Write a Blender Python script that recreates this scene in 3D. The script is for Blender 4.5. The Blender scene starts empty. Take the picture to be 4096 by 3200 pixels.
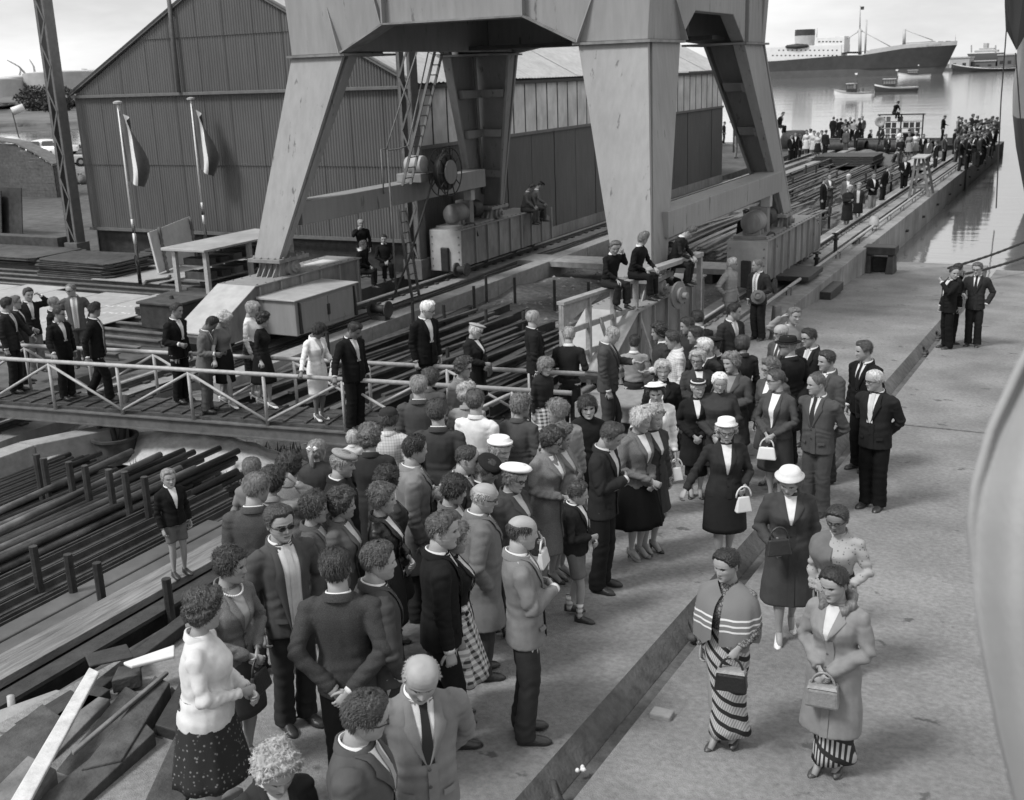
import bpy, bmesh, math, random
import numpy as np
from mathutils import Vector, Matrix
R_=math.radians
SC=bpy.context.scene
COL=SC.collection
# ------------------------------------------------------------------ camera
ZC=6.85                                  # eye height above the water (z = 0)
F_PX=4523.3; YAW,PITCH,ROLL=.47994,.28067,-.03418
def cam_axes():
    f=np.array([-math.sin(YAW)*math.cos(PITCH),math.cos(YAW)*math.cos(PITCH),-math.sin(PITCH)])
    r=np.array([math.cos(YAW),math.sin(YAW),0.]); u=np.cross(r,f)
    c,s=math.cos(ROLL),math.sin(ROLL)
    return c*r+s*u,-s*r+c*u,f
CR,CU,CF=cam_axes()
cd=bpy.data.cameras.new('camera'); cam=bpy.data.objects.new('camera',cd); COL.objects.link(cam)
cam.matrix_world=Matrix(((CR[0],CU[0],-CF[0],0),(CR[1],CU[1],-CF[1],0),(CR[2],CU[2],-CF[2],ZC),(0,0,0,1)))
cd.sensor_width=36; cd.sensor_fit='HORIZONTAL'; cd.lens=36*F_PX/4096; cd.clip_start=.05; cd.clip_end=20000
cd.dof.use_dof=True; cd.dof.focus_distance=10; cd.dof.aperture_fstop=4.5
SC.camera=cam
# ------------------------------------------------------------------ world, sun, exposure
SUN_EL,SUN_AZ=R_(52),R_(212)             # azimuth clockwise from +Y : behind and left of the camera
w=bpy.data.worlds.new('World'); SC.world=w; w.use_nodes=True
nt=w.node_tree; nt.nodes.clear()
N=nt.nodes.new; L=nt.links.new
sky=N('ShaderNodeTexSky'); sky.sky_type='NISHITA'; sky.sun_disc=False
sky.sun_elevation=SUN_EL; sky.sun_rotation=SUN_AZ; sky.air_density=1.6; sky.dust_density=6; sky.ozone_density=1
bw=N('ShaderNodeRGBToBW'); L(sky.outputs[0],bw.inputs[0])
tc=N('ShaderNodeTexCoord'); mp=N('ShaderNodeMapping'); mp.inputs['Scale'].default_value=(1.2,1.2,4.5)
L(tc.outputs['Generated'],mp.inputs[0])
nz=N('ShaderNodeTexNoise'); nz.inputs['Scale'].default_value=2.3; nz.inputs['Detail'].default_value=8; nz.inputs['Roughness'].default_value=.58
L(mp.outputs[0],nz.inputs[0])
cr=N('ShaderNodeMapRange'); cr.inputs[1].default_value=.36; cr.inputs[2].default_value=.66; cr.inputs[3].default_value=7.0; cr.inputs[4].default_value=10.6
L(nz.outputs[0],cr.inputs[0])
mx=N('ShaderNodeMix'); mx.data_type='RGBA'; mx.inputs[0].default_value=.86
L(bw.outputs[0],mx.inputs[6]); L(cr.outputs[0],mx.inputs[7])
bg=N('ShaderNodeBackground'); bg.inputs[1].default_value=.074
wo=N('ShaderNodeOutputWorld'); L(mx.outputs[2],bg.inputs[0]); L(bg.outputs[0],wo.inputs[0])
sd=bpy.data.lights.new('sun','SUN'); sd.energy=2.1; sd.angle=R_(13); sd.color=(1,1,1)
so=bpy.data.objects.new('sun',sd); COL.objects.link(so); so.location=(-20,-30,60)
sv=Vector((math.sin(SUN_AZ)*math.cos(SUN_EL),math.cos(SUN_AZ)*math.cos(SUN_EL),math.sin(SUN_EL)))
so.rotation_euler=sv.to_track_quat('Z','Y').to_euler()
SC.view_settings.view_transform='Standard'; SC.view_settings.look='None'
SC.view_settings.exposure=.66; SC.view_settings.gamma=1
SC.render.engine='CYCLES'
try:
    SC.cycles.use_denoising=True; SC.cycles.max_bounces=6; SC.cycles.diffuse_bounces=2; SC.cycles.glossy_bounces=3
    SC.cycles.volume_bounces=0
except Exception: pass
# ------------------------------------------------------------------ pixel -> place (a pixel gives only a direction; z, X or Y comes from what it touches)
DK=4096/2184.
def ray(x,y):
    a,b=x*DK-2048,y*DK-1600
    d=CR*a-CU*b+CF*F_PX
    return d/F_PX
CAM=np.array([0,0,ZC])
def onz(x,y,z): d=ray(x,y); return CAM+d*((z-ZC)/d[2])
def onX(x,y,X): d=ray(x,y); return CAM+d*(X/d[0])
def onY(x,y,Y): d=ray(x,y); return CAM+d*(Y/d[1])
SL0,SLK=2.5,-.060
def slipz(y): return SL0+SLK*y
def onslip(x,y,dz=0):
    d=ray(x,y); t=(SL0+dz-ZC)/(d[2]-SLK*d[1]); return CAM+d*t
# ------------------------------------------------------------------ materials
MATS={}
def mat(name,v,rough=.7,n=.25,scale=6,bump=.2,bscale=None,stretch=(1,1,1),spots=0,spotscale=3,spotv=.02,metal=0,spec=.4,coord='Object',n2=0,scale2=.7,joint=None):
    """grey procedural surface: two noise layers on the base value, optional stains, bump"""
    if name in MATS: return MATS[name]
    m=bpy.data.materials.new(name); MATS[name]=m; m.use_nodes=True
    t=m.node_tree; b=t.nodes['Principled BSDF']; N=t.nodes.new; L=t.links.new
    b.inputs['Roughness'].default_value=rough; b.inputs['Metallic'].default_value=metal
    b.inputs['Specular IOR Level'].default_value=spec
    tc=N('ShaderNodeTexCoord'); mp=N('ShaderNodeMapping'); mp.inputs['Scale'].default_value=stretch
    L(tc.outputs[coord],mp.inputs[0])
    no=N('ShaderNodeTexNoise'); no.inputs['Scale'].default_value=scale; no.inputs['Detail'].default_value=6; no.inputs['Roughness'].default_value=.6
    L(mp.outputs[0],no.inputs[0])
    mr=N('ShaderNodeMapRange'); mr.inputs[1].default_value=.3; mr.inputs[2].default_value=.7
    mr.inputs[3].default_value=v*(1-n); mr.inputs[4].default_value=v*(1+n); L(no.outputs[0],mr.inputs[0])
    out=mr.outputs[0]
    if n2:
        n_=N('ShaderNodeTexNoise'); n_.inputs['Scale'].default_value=scale2; n_.inputs['Detail'].default_value=4; L(tc.outputs[coord],n_.inputs[0])
        m2=N('ShaderNodeMapRange'); m2.inputs[1].default_value=.32; m2.inputs[2].default_value=.68; m2.inputs[3].default_value=1-n2; m2.inputs[4].default_value=1+n2
        L(n_.outputs[0],m2.inputs[0]); mu=N('ShaderNodeMath'); mu.operation='MULTIPLY'; L(out,mu.inputs[0]); L(m2.outputs[0],mu.inputs[1]); out=mu.outputs[0]
    if spots:
        s_=N('ShaderNodeTexNoise'); s_.inputs['Scale'].default_value=spotscale; s_.inputs['Detail'].default_value=5; s_.inputs['Roughness'].default_value=.65; L(mp.outputs[0],s_.inputs[0])
        c_=N('ShaderNodeMapRange'); c_.inputs[1].default_value=1-spots; c_.inputs[2].default_value=1-spots+.05; L(s_.outputs[0],c_.inputs[0])
        x_=N('ShaderNodeMix'); x_.data_type='FLOAT'; L(c_.outputs[0],x_.inputs[0]); L(out,x_.inputs[2]); x_.inputs[3].default_value=spotv; out=x_.outputs[0]
    L(out,b.inputs['Base Color'])
    if bump:
        bn=N('ShaderNodeTexNoise'); bn.inputs['Scale'].default_value=bscale or scale*4; bn.inputs['Detail'].default_value=5; L(mp.outputs[0],bn.inputs[0])
        bm=N('ShaderNodeBump'); bm.inputs['Strength'].default_value=bump; bm.inputs['Distance'].default_value=.02
        L(bn.outputs[0],bm.inputs['Height']); L(bm.outputs[0],b.inputs['Normal'])
    return m
def cloth(v,pat='plain'):
    k='cloth_%s_%03d'%(pat,round(v*1000))
    if k in MATS: return MATS[k]
    m=mat(k,v,.9,.10,14,.22,260,spec=.15,n2=.08,scale2=3) if pat=='plain' else None
    if m: return m
    if pat=='tweed': return mat(k,v,.92,.45,190,.4,240,spec=.1)
    if pat=='leather': return mat(k,v,.38,.2,20,.25,60,spec=.5)
    m=bpy.data.materials.new(k); MATS[k]=m; m.use_nodes=True
    t=m.node_tree; b=t.nodes['Principled BSDF']; N=t.nodes.new; L=t.links.new
    b.inputs['Roughness'].default_value=.9; b.inputs['Specular IOR Level'].default_value=.15
    tc=N('ShaderNodeTexCoord'); se=N('ShaderNodeSeparateXYZ'); L(tc.outputs['Object'],se.inputs[0])
    def M(op,a,c=0,d=None):
        q=N('ShaderNodeMath'); q.operation=op
        for i,s in enumerate((a,c,d)):
            if s is None: continue
            if isinstance(s,(int,float)): q.inputs[i].default_value=s
            else: L(s,q.inputs[i])
        return q.outputs[0]
    def band(src,per,frac,soft=.06):           # 1 inside a stripe of width frac
        a=M('FRACT',M('DIVIDE',src,per)); a=M('ABSOLUTE',M('SUBTRACT',a,.5))
        return M('SUBTRACT',1.,M('SMOOTH_MIN',1.,M('MAXIMUM',0.,M('DIVIDE',M('SUBTRACT',a,frac/2),soft)),.01))
    x,y,z=se.outputs; u=M('ADD',x,M('MULTIPLY',y,.35))
    lo,hi=v*.35,min(.75,v*1.7)
    if pat=='check':   s=M('MULTIPLY',M('ADD',band(u,.03,.45),band(z,.03,.45)),.5); lo,hi=v*.8,v*1.15
    elif pat=='plaid': s=M('MAXIMUM',band(u,.055,.28),band(z,.055,.28)); lo,hi=v*1.1,v*.45
    elif pat=='gingham': s=M('MULTIPLY',M('ADD',band(u,.05,.5),band(z,.05,.5)),.5); lo,hi=.06,.7
    elif pat=='stripes': s=band(M('ADD',z,M('MULTIPLY',x,.02)),.05,.22)
    elif pat=='shawl': s=M('MULTIPLY',band(z,.042,.26),M('MULTIPLY',M('GREATER_THAN',z,1.005),M('LESS_THAN',z,1.125))); lo,hi=v,.62
    elif pat=='ties':  s=band(M('ADD',z,M('MULTIPLY',x,.9)),.04,.4)
    elif pat=='kain':
        q=M('ADD',z,M('MULTIPLY',x,-.75)); s=M('MAXIMUM',band(q,.105,.34,.02),M('MULTIPLY',band(M('ADD',x,M('MULTIPLY',z,.3)),.016,.4),.45)); lo,hi=.46,.03
    elif pat=='kain2':
        q=M('ADD',z,M('MULTIPLY',x,-.8)); s=M('MAXIMUM',band(q,.16,.25,.03),band(x,.028,.45)); lo,hi=.42,.03
    else:
        vo=N('ShaderNodeTexVoronoi'); vo.inputs['Scale'].default_value={'floral':34,'leopard':46,'polka':38,'lace':60,'brocade':22}.get(pat,30)
        L(tc.outputs['Object'],vo.inputs[0]); vo.inputs['Randomness'].default_value=.2 if pat=='polka' else 1
        if pat in('leopard','brocade'): vo.feature='DISTANCE_TO_EDGE'
        mr=N('ShaderNodeMapRange'); L(vo.outputs[0],mr.inputs[0])
        if pat=='polka': mr.inputs[1].default_value,mr.inputs[2].default_value=.32,.36; lo,hi=.7,.05
        elif pat=='floral': mr.inputs[1].default_value,mr.inputs[2].default_value=.14,.3; lo,hi=(.18,v) if v<.1 else (v*.35,v)
        else: mr.inputs[1].default_value,mr.inputs[2].default_value=.05,.16; lo,hi=v*.35,v*1.25
        s=mr.outputs[0]
    fx=N('ShaderNodeMix'); fx.data_type='FLOAT'; L(s,fx.inputs[0]); fx.inputs[2].default_value=lo; fx.inputs[3].default_value=hi
    L(fx.outputs[0],b.inputs['Base Color'])
    bn=N('ShaderNodeTexNoise'); bn.inputs['Scale'].default_value=150; L(tc.outputs['Object'],bn.inputs[0])
    bm=N('ShaderNodeBump'); bm.inputs['Strength'].default_value=.25; bm.inputs['Distance'].default_value=.01; L(bn.outputs[0],bm.inputs['Height']); L(bm.outputs[0],b.inputs['Normal'])
    return m
def attr_mat(name,rough,spec,sss=0,bump=.12,bscale=90):
    if name in MATS: return MATS[name]
    m=bpy.data.materials.new(name); MATS[name]=m; m.use_nodes=True
    t=m.node_tree; b=t.nodes['Principled BSDF']; N=t.nodes.new; L=t.links.new
    b.inputs['Roughness'].default_value=rough; b.inputs['Specular IOR Level'].default_value=spec
    a=N('ShaderNodeAttribute'); a.attribute_name='tone'; L(a.outputs['Color'],b.inputs['Base Color'])
    tc=N('ShaderNodeTexCoord'); bn=N('ShaderNodeTexNoise'); bn.inputs['Scale'].default_value=bscale; L(tc.outputs['Object'],bn.inputs[0])
    bm=N('ShaderNodeBump'); bm.inputs['Strength'].default_value=bump; bm.inputs['Distance'].default_value=.01; L(bn.outputs[0],bm.inputs['Height']); L(bm.outputs[0],b.inputs['Normal'])
    return m
def hairmat(v):
    return mat('hair_%03d'%round(v*1000),v,.42,.5,38,.7,70,stretch=(1,1,.25),spec=.45)
# ------------------------------------------------------------------ mesh helpers
def nrm(v):
    v=np.asarray(v,float); l=np.linalg.norm(v); return v/l if l>1e-9 else v
class MB:
    """collects shapes in world coordinates; build() links them as one mesh object"""
    def __init__(s): s.v=[]; s.f=[]; s.c=[]
    def add(s,vs,fs,c=None):
        o=len(s.v); s.v.extend([tuple(p) for p in vs]); s.f.extend([tuple(i+o for i in q) for q in fs])
        if c is not None: s.c.extend(c)
        return s
    BF=((0,3,2,1),(4,5,6,7),(0,1,5,4),(1,2,6,5),(2,3,7,6),(3,0,4,7))
    def box(s,x0,x1,y0,y1,z0,z1):
        return s.add([(x0,y0,z0),(x1,y0,z0),(x1,y1,z0),(x0,y1,z0),(x0,y0,z1),(x1,y0,z1),(x1,y1,z1),(x0,y1,z1)],s.BF)
    def beam(s,p0,p1,w,h,up=(0,0,1)):
        """box along p0-p1, w across, h along up, centred"""
        p0,p1=np.asarray(p0,float),np.asarray(p1,float); a=nrm(p1-p0); r=nrm(np.cross(a,up)); u=np.cross(r,a)
        q=[]
        for p in(p0,p1):
            q+=[p-r*w/2-u*h/2,p+r*w/2-u*h/2,p+r*w/2+u*h/2,p-r*w/2+u*h/2]
        return s.add(q,((0,1,2,3),(7,6,5,4),(0,4,5,1),(1,5,6,2),(2,6,7,3),(3,7,4,0)))
    def hexa(s,b,t):
        """eight corners: bottom ring b, top ring t (counter-clockwise)"""
        return s.add(list(b)+list(t),s.BF)
    def tube(s,pts,r,n=8,cap=True):
        pts=[np.asarray(p,float) for p in pts]; rs=r if hasattr(r,'__len__') else [r]*len(pts)
        vs=[];fs=[]; ref=None
        for i,p in enumerate(pts):
            t=nrm(pts[min(i+1,len(pts)-1)]-pts[max(i-1,0)])
            if ref is None: ref=np.cross(t,(0,0,1) if abs(t[2])<.9 else (1,0,0))
            ref=nrm(ref-t*np.dot(ref,t)); b=np.cross(t,ref)
            for k in range(n):
                a=2*math.pi*k/n; vs.append(p+(ref*math.cos(a)+b*math.sin(a))*rs[i])
        m=len(pts)
        for i in range(m-1):
            for k in range(n):
                k2=(k+1)%n; fs.append((i*n+k,i*n+k2,(i+1)*n+k2,(i+1)*n+k))
        if cap: fs.append(tuple(range(n-1,-1,-1))); fs.append(tuple((m-1)*n+k for k in range(n)))
        return s.add(vs,fs)
    def lathe(s,prof,c=(0,0,0),n=20,axis=(0,0,1),cap=True):
        """prof: list of (radius, distance along axis)"""
        a=nrm(axis); r=nrm(np.cross(a,(0,1,0) if abs(a[1])<.9 else (1,0,0))); b=np.cross(a,r); c=np.asarray(c,float)
        vs=[];fs=[]
        for rad,h in prof:
            for k in range(n):
                t=2*math.pi*k/n; vs.append(c+a*h+(r*math.cos(t)+b*math.sin(t))*rad)
        m=len(prof)
        for i in range(m-1):
            for k in range(n):
                k2=(k+1)%n; fs.append((i*n+k,i*n+k2,(i+1)*n+k2,(i+1)*n+k))
        if cap: fs.append(tuple(range(n-1,-1,-1))); fs.append(tuple((m-1)*n+k for k in range(n)))
        return s.add(vs,fs)
    def prism(s,poly,d):
        """extrude polygon (3-D points) by vector d"""
        n=len(poly); p=[np.asarray(q,float) for q in poly]; d=np.asarray(d,float)
        fs=[tuple(range(n-1,-1,-1)),tuple(n+i for i in range(n))]+[(i,(i+1)%n,n+(i+1)%n,n+i) for i in range(n)]
        return s.add(p+[q+d for q in p],fs)
    def grid(s,fn,nu,nv,wrap=False):
        vs=[fn(i/nu,j/nv) for j in range(nv+1) for i in range(nu+(0 if wrap else 1))]
        c=nu if wrap else nu+1
        fs=[(j*c+i,j*c+(i+1)%c,(j+1)*c+(i+1)%c,(j+1)*c+i) for j in range(nv) for i in range(nu)]
        return s.add(vs,fs)
    def build(s,name,m,parent=None,smooth=False,bevel=0,label=None,kind=None,auto=None):
        me=bpy.data.meshes.new(name); off=np.zeros(3); q=parent
        while q is not None: off=off+np.array(q.location); q=q.parent
        me.from_pydata([tuple(np.asarray(p)-off) for p in s.v],[],s.f)
        bm_=bmesh.new(); bm_.from_mesh(me); bmesh.ops.recalc_face_normals(bm_,faces=bm_.faces); bm_.to_mesh(me); bm_.free()
        if m is not None: me.materials.append(m)
        if smooth: me.polygons.foreach_set('use_smooth',[True]*len(me.polygons))
        if auto: me.set_sharp_from_angle(angle=R_(auto))
        o=bpy.data.objects.new(name,me); COL.objects.link(o)
        if parent is not None: o.parent=parent
        if bevel:
            bv=o.modifiers.new('bevel','BEVEL'); bv.width=bevel; bv.segments=2; bv.limit_method='ANGLE'
        if label: o['label']=label
        if kind: o['kind']=kind
        return o
def tag(o,label,cat,group=None):
    o['label']=label; o['category']=cat
    if group: o['group']=group
    return o
def thing(name,label,cat,loc=(0,0,0),group=None):
    o=bpy.data.objects.new(name,None); COL.objects.link(o); o.location=tuple(float(a) for a in loc); o.empty_display_size=.2
    return tag(o,label,cat,group)
def struct(name,mb,m,parent=None,**k):
    o=mb.build(name,m,parent,**k); o['kind']='structure' if parent is None else o.get('kind','structure'); 
    if parent is not None: del o['kind']
    return o
def share(src,name,parent,off):
    """a further alike piece: same mesh data, moved by off"""
    o=bpy.data.objects.new(name,src.data); COL.objects.link(o); o.parent=parent
    o.location=Vector(src.location)+Vector(tuple(float(a) for a in off))
    for md in src.modifiers:
        n=o.modifiers.new(md.name,md.type)
        if md.type=='BEVEL': n.width=md.width; n.segments=md.segments; n.limit_method=md.limit_method
    return o
def copy_tree(o,parent=None):
    c=o.copy(); COL.objects.link(c); c.parent=parent
    for ch in o.children: copy_tree(ch,c)
    return c
rnd=random.Random(7)
def lerp(a,b,t): return a+(b-a)*t
# ================================================================== the setting
M_conc=mat('slip_concrete',.19,.9,.24,20,.6,90,n2=.24,scale2=.8,spots=.37,spotscale=2.6,spotv=.085)
M_conc2=mat('wall_concrete',.20,.9,.25,5,.35,30,n2=.22,scale2=.6,stretch=(1,1,.35))
M_kerb=mat('kerb_concrete',.24,.9,.2,6,.3,40,n2=.15)
M_sand=mat('yard_sand',.12,.95,.4,7,.8,35,n2=.35,scale2=.35)
M_steel=mat('dark_steel',.028,.6,.45,6,.3,30,n2=.3,spec=.4)
M_rust=mat('rusty_steel',.048,.7,.45,5,.35,40,n2=.3)
M_plate=mat('steel_plate',.33,.55,.14,4,.1,30,n2=.12,spec=.4)
M_railtop=mat('worn_rail',.45,.3,.2,8,.05,metal=.6)
M_crane=mat('crane_paint',.225,.6,.10,7,.1,40,n2=.13,scale2=.35,stretch=(1,1,.16),spots=.375,spotscale=6.5,spotv=.10)
M_crane2=mat('crane_paint_grimy',.17,.65,.3,4,.2,30,n2=.3,scale2=.8,stretch=(1,1,.35))
M_shed=mat('shed_sheet',.105,.62,.12,7,.1,30,n2=.10,scale2=.25,stretch=(1,1,.12))
M_trim=mat('shed_trim',.11,.6,.2,6,.1)
M_roof=mat('roof_sheet',.36,.7,.15,4,.1,30,n2=.1)
M_pane=mat('ribbed_glass',.50,.45,.2,3,.05,20,n2=.2,scale2=.9,stretch=(1,1,.5))
M_wood=mat('old_timber',.13,.85,.35,5,.5,30,stretch=(1,1,1),n2=.25)
M_woodd=mat('dark_timber',.055,.88,.45,6,.5,40,n2=.3)
M_woodl=mat('pale_plank',.50,.8,.2,8,.3,40)
M_white=mat('white_paint',.62,.5,.1,6,.05)
M_rail=mat('grey_rail_paint',.33,.5,.18,14,.1,60)
M_black=mat('black_rubber',.02,.6,.3,8,.1)
M_grass=mat('grass',.085,.95,.5,3,.8,10,n2=.35,scale2=.05)
def water_mat():
    m=bpy.data.materials.new('harbour_water'); m.use_nodes=True; t=m.node_tree; b=t.nodes['Principled BSDF']; N=t.nodes.new; L=t.links.new
    b.inputs['Base Color'].default_value=(.13,.13,.13,1); b.inputs['Roughness'].default_value=.06; b.inputs['Specular IOR Level'].default_value=.5; b.inputs['IOR'].default_value=2.1
    tc=N('ShaderNodeTexCoord'); mp=N('ShaderNodeMapping'); mp.inputs['Scale'].default_value=(.35,1,1); L(tc.outputs['Object'],mp.inputs[0])
    a=N('ShaderNodeTexNoise'); a.inputs['Scale'].default_value=1.3; a.inputs['Detail'].default_value=4; L(mp.outputs[0],a.inputs[0])
    c=N('ShaderNodeTexNoise'); c.inputs['Scale'].default_value=.12; c.inputs['Detail'].default_value=3; L(mp.outputs[0],c.inputs[0])
    ad=N('ShaderNodeMath'); ad.operation='MULTIPLY_ADD'; ad.inputs[1].default_value=3.; L(c.outputs[0],ad.inputs[0]); L(a.outputs[0],ad.inputs[2])
    bm=N('ShaderNodeBump'); bm.inputs['Strength'].default_value=.10; bm.inputs['Distance'].default_value=.12; L(ad.outputs[0],bm.inputs['Height']); L(bm.outputs[0],b.inputs['Normal'])
    return m
struct('water',MB().grid(lambda u,v:(-6000+12000*u,-60+9000*v,0),1,1),water_mat())
# --- yard ground (sunken between the crane tracks)
def yard_h(x,y):
    h=.62+.10*math.sin(x*.9+y*.31)+.06*math.sin(x*2.3-y*1.1)+.05*math.sin(y*2.9+x)
    return h
g=MB()
NX,NY=70,130
g.grid(lambda u,v:(-19.+10.85*u,-2+91*v,yard_h(-19+10.85*u,-2+91*v)),40,150)
struct('yard_ground',g,M_sand)
g=MB().box(-260,-18.9,-10,66,-1,.95); g.box(-170,-18.95,66.01,90,-1,.94); g.box(-60,-6.5,87.6,92.2,-2,.9); struct('yard_apron',g,mat('yard_apron',.07,.95,.4,2,.5,12,n2=.3,scale2=.2))
# --- slipway: two slabs with a stepped channel between them
XG=-3.05
def slab(x0,x1,y0,y1,dz=0,nx=1,ny=1,th=.5):
    m=MB(); m.grid(lambda u,v:(x0+(x1-x0)*u,y0+(y1-y0)*v,slipz(y0+(y1-y0)*v)+dz),nx,ny)
    for a,b in(((x0,y0),(x1,y0)),((x1,y0),(x1,y1)),((x1,y1),(x0,y1)),((x0,y1),(x0,y0))):
        m.add([(a[0],a[1],slipz(a[1])+dz),(b[0],b[1],slipz(b[1])+dz),(b[0],b[1],slipz(b[1])+dz-th),(a[0],a[1],slipz(a[1])+dz-th)],[(0,1,2,3)])
    return m
sl=bpy.data.objects.new('slipway',None); COL.objects.link(sl); sl['kind']='structure'
slab(-7.1,XG-.05,-14,13.2,0,th=2.2).build('slab',M_conc,sl)
slab(-6.5,XG-.05,13.2,62,.0,th=2.5).build('slab',M_conc,sl)
for a,b in((-14,17.68),(17.76,62)): slab(XG+.27,14,a,b,-.05,th=.6).build('slab',M_conc,sl)
slab(XG-.2,14.2,-14,62,-.17,th=.4).build('channel_bed',mat('channel_concrete',.085,.95,.4,8,.5,40,n2=.3),sl)
m=MB(); m.add([(XG-.05,-14,slipz(-14)),(XG+.10,-14,slipz(-14)-.165),(XG+.10,62,slipz(62)-.165),(XG-.05,62,slipz(62))],[(0,1,2,3)]); m.build('channel_face',mat('channel_edge',.095,.95,.35,7,.5,30,n2=.3),sl)
# mooring rings let into the channel
def ring(c,r,rr,axis,name,label):
    t=thing(name,label,'ring',c,'mooring rings in the slipway channel')
    ax=nrm(axis); u=nrm(np.cross(ax,(0,0,1))); v=np.cross(ax,u)
    pts=[np.array(c)+u*r*math.cos(a)+v*r*math.sin(a) for a in np.linspace(0,2*math.pi,17)]
    MB().tube(pts,rr,8).build('ring',M_rust,t,smooth=True)
    MB().lathe([(.0,-.01),(.07,0),(.05,.04),(.0,.05)],np.array(c)-np.array([0,0,r]),10).build('anchor_plate',M_rust,t,smooth=True)
for i,((x,y),lb) in enumerate((((1466,1345),'rusty mooring ring in the channel beside the shawl wearer'),((1180,1698),'rusty mooring ring in the channel at the bottom edge'),((1984,715),'rusty mooring ring in the channel beside the two far men'),((1958,748),'rusty mooring ring in the channel, second from the far men'))):
    p=onslip(x,y,-.05); ring((XG+.16,p[1],slipz(p[1])-.03),.085,.024,(.8,.5,.3),'mooring_ring',lb)
for i,(x,y) in enumerate(((1412,1528),)):
    p=onslip(x,y,-.05); tag(MB().box(p[0]-.085,p[0]+.085,p[1]-.06,p[1]+.06,slipz(p[1])-.06,slipz(p[1])-.005).build('brick_fragment',M_kerb,bevel=.012),'broken grey brick lying on the concrete slipway','brick')
p=onslip(1240,1645,-.1); cl=MB()
for k in range(4): cl.lathe([(.0,0),(.013,.005),(.018,.02),(.008,.035),(0,.036)],p+np.array([.02*math.cos(k*1.7),.03*math.sin(k*2.1),.0]),7)
tag(cl.build('paper_scrap',M_white,smooth=True),'small crumpled white paper in the slipway channel','paper')
# --- quay wall, pipe, trench, sheet piles, crane tracks
t=thing('quay_wall','long pale concrete quay wall running out into the harbour','wall',(-6.8,24,0))
ys=[23.6]+[28+6*i for i in range(10)]+[88.2]
for a,b in zip(ys,ys[1:]): MB().box(-7.12,-6.5,a+.012,b-.012,-3,1.07).build('wall_section',M_conc2,t,bevel=.02)
MB().box(-8.6,-7.12,23.6,88,-2,.25).build('trench_floor',M_steel,t)
MB().box(-45,-7.13,88.25,89.3,-3,1.02).build('end_wall',M_conc2,t)
m=MB()
for k in range(260):
    y=24+k*.245; m.box(-8.02-(.05 if k%2 else 0),-7.93-(.05 if k%2 else 0),y,y+.235,.2,.98)
o=m.build('sheet_piles',mat('sheet_pile',.14,.8,.35,4,.3,30,n2=.3,stretch=(1,1,.3)),t); o['kind']='stuff'
t=thing('water_pipe','thin grey pipe on brackets along the top of the quay wall','pipe',(-6.98,25,1.2))
MB().tube([(-6.98,24+.0,1.24),(-6.98,60,1.24),(-6.98,87.5,1.24)],.045,8).build('pipe_run',M_rail,t,smooth=True)
for k in range(20):
    y=26.+k*3.1; m=MB().tube([(-6.98,y,1.07),(-6.98,y,1.27)],.016,6); m.tube([(-6.98,y,1.27),(-6.86,y,1.27),(-6.86,y,1.07)],.012,5); m.build('bracket',M_steel,t)
def track(name,label,x,y0,y1,zb,zt):
    t=thing(name,label,'rail',(x,y0,zb))
    MB().box(x-.55,x+.55,y0,y1,zb-.5,zt-.16).build('track_beam',M_conc2,t)
    r=MB(); r.box(x-.07,x+.07,y0,y1,zt-.15,zt-.12); r.box(x-.016,x+.016,y0,y1,zt-.12,zt-.04); r.build('rail_foot',M_rust,t)
    MB().box(x-.036,x+.036,y0,y1,zt-.04,zt).build('rail_head',M_railtop,t,bevel=.008)
    c0=None
    n=0
    for k in range(int((y1-y0)/.62)):
        y=y0+.3+k*.62
        if n<110 and y>10:
            if c0 is None:
                c0=MB().box(x-.16,x+.16,y,y+.16,zt-.165,zt-.118).build('rail_clip',M_rust,t); yb=y
            else: share(c0,'rail_clip',t,(0,y-yb,0))
            n+=1
    return t
track('crane_rail','worn crane rail beside the quay wall',-8.1,13.5,88,.62,1.10)
track('crane_rail','crane rail running beside the corrugated shed',-17.3,2,88,.62,1.10)
t=thing('kerb_beam','long pale concrete kerb beam beside the inner crane rail','kerb',(-15.4,17,.6))
for a,b in((16.6,22),(22.02,28.5),(28.52,35),(35.02,42),(42.02,50),(50.02,60),(60.02,74),(74.02,87)): MB().box(-15.66,-15.16,a,b,.3,1.15).build('kerb_section',M_kerb,t,bevel=.015)
t=thing('kerb_block','short pale concrete kerb ending under the footbridge','kerb',(-15.4,10,.6))
MB().hexa([(-15.9,6,.4),(-15.3,6,.4),(-15.3,12.2,.4),(-15.7,12.2,.4)],[(-15.9,6,1.2),(-15.3,6,1.2),(-15.3,12.2,1.2),(-15.7,12.2,1.2)]).build('kerb_section',M_kerb,t,bevel=.015)
MB().hexa([(-15.71,12.22,.5),(-15.31,12.22,.5),(-14.6,13.6,.5),(-15.0,13.7,.5)],[(-15.71,12.22,1.2),(-15.31,12.22,1.2),(-14.6,13.6,1.2),(-15.0,13.7,1.2)]).build('kerb_section',M_kerb,t,bevel=.015)
# cables lying along the inner rail
m=MB(); r=random.Random(3)
for k in range(4):
    x0=-16.6+.14*k; pts=[(x0+.10*math.sin(y*.7+k*2)+.05*r.uniform(-1,1),y,.98) for y in np.arange(14,60,1.1)]; m.tube(pts,.022,5)
tag(m.build('cable_run',M_black,smooth=True),'bundle of black cables lying along the inner crane rail','cable')
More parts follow.
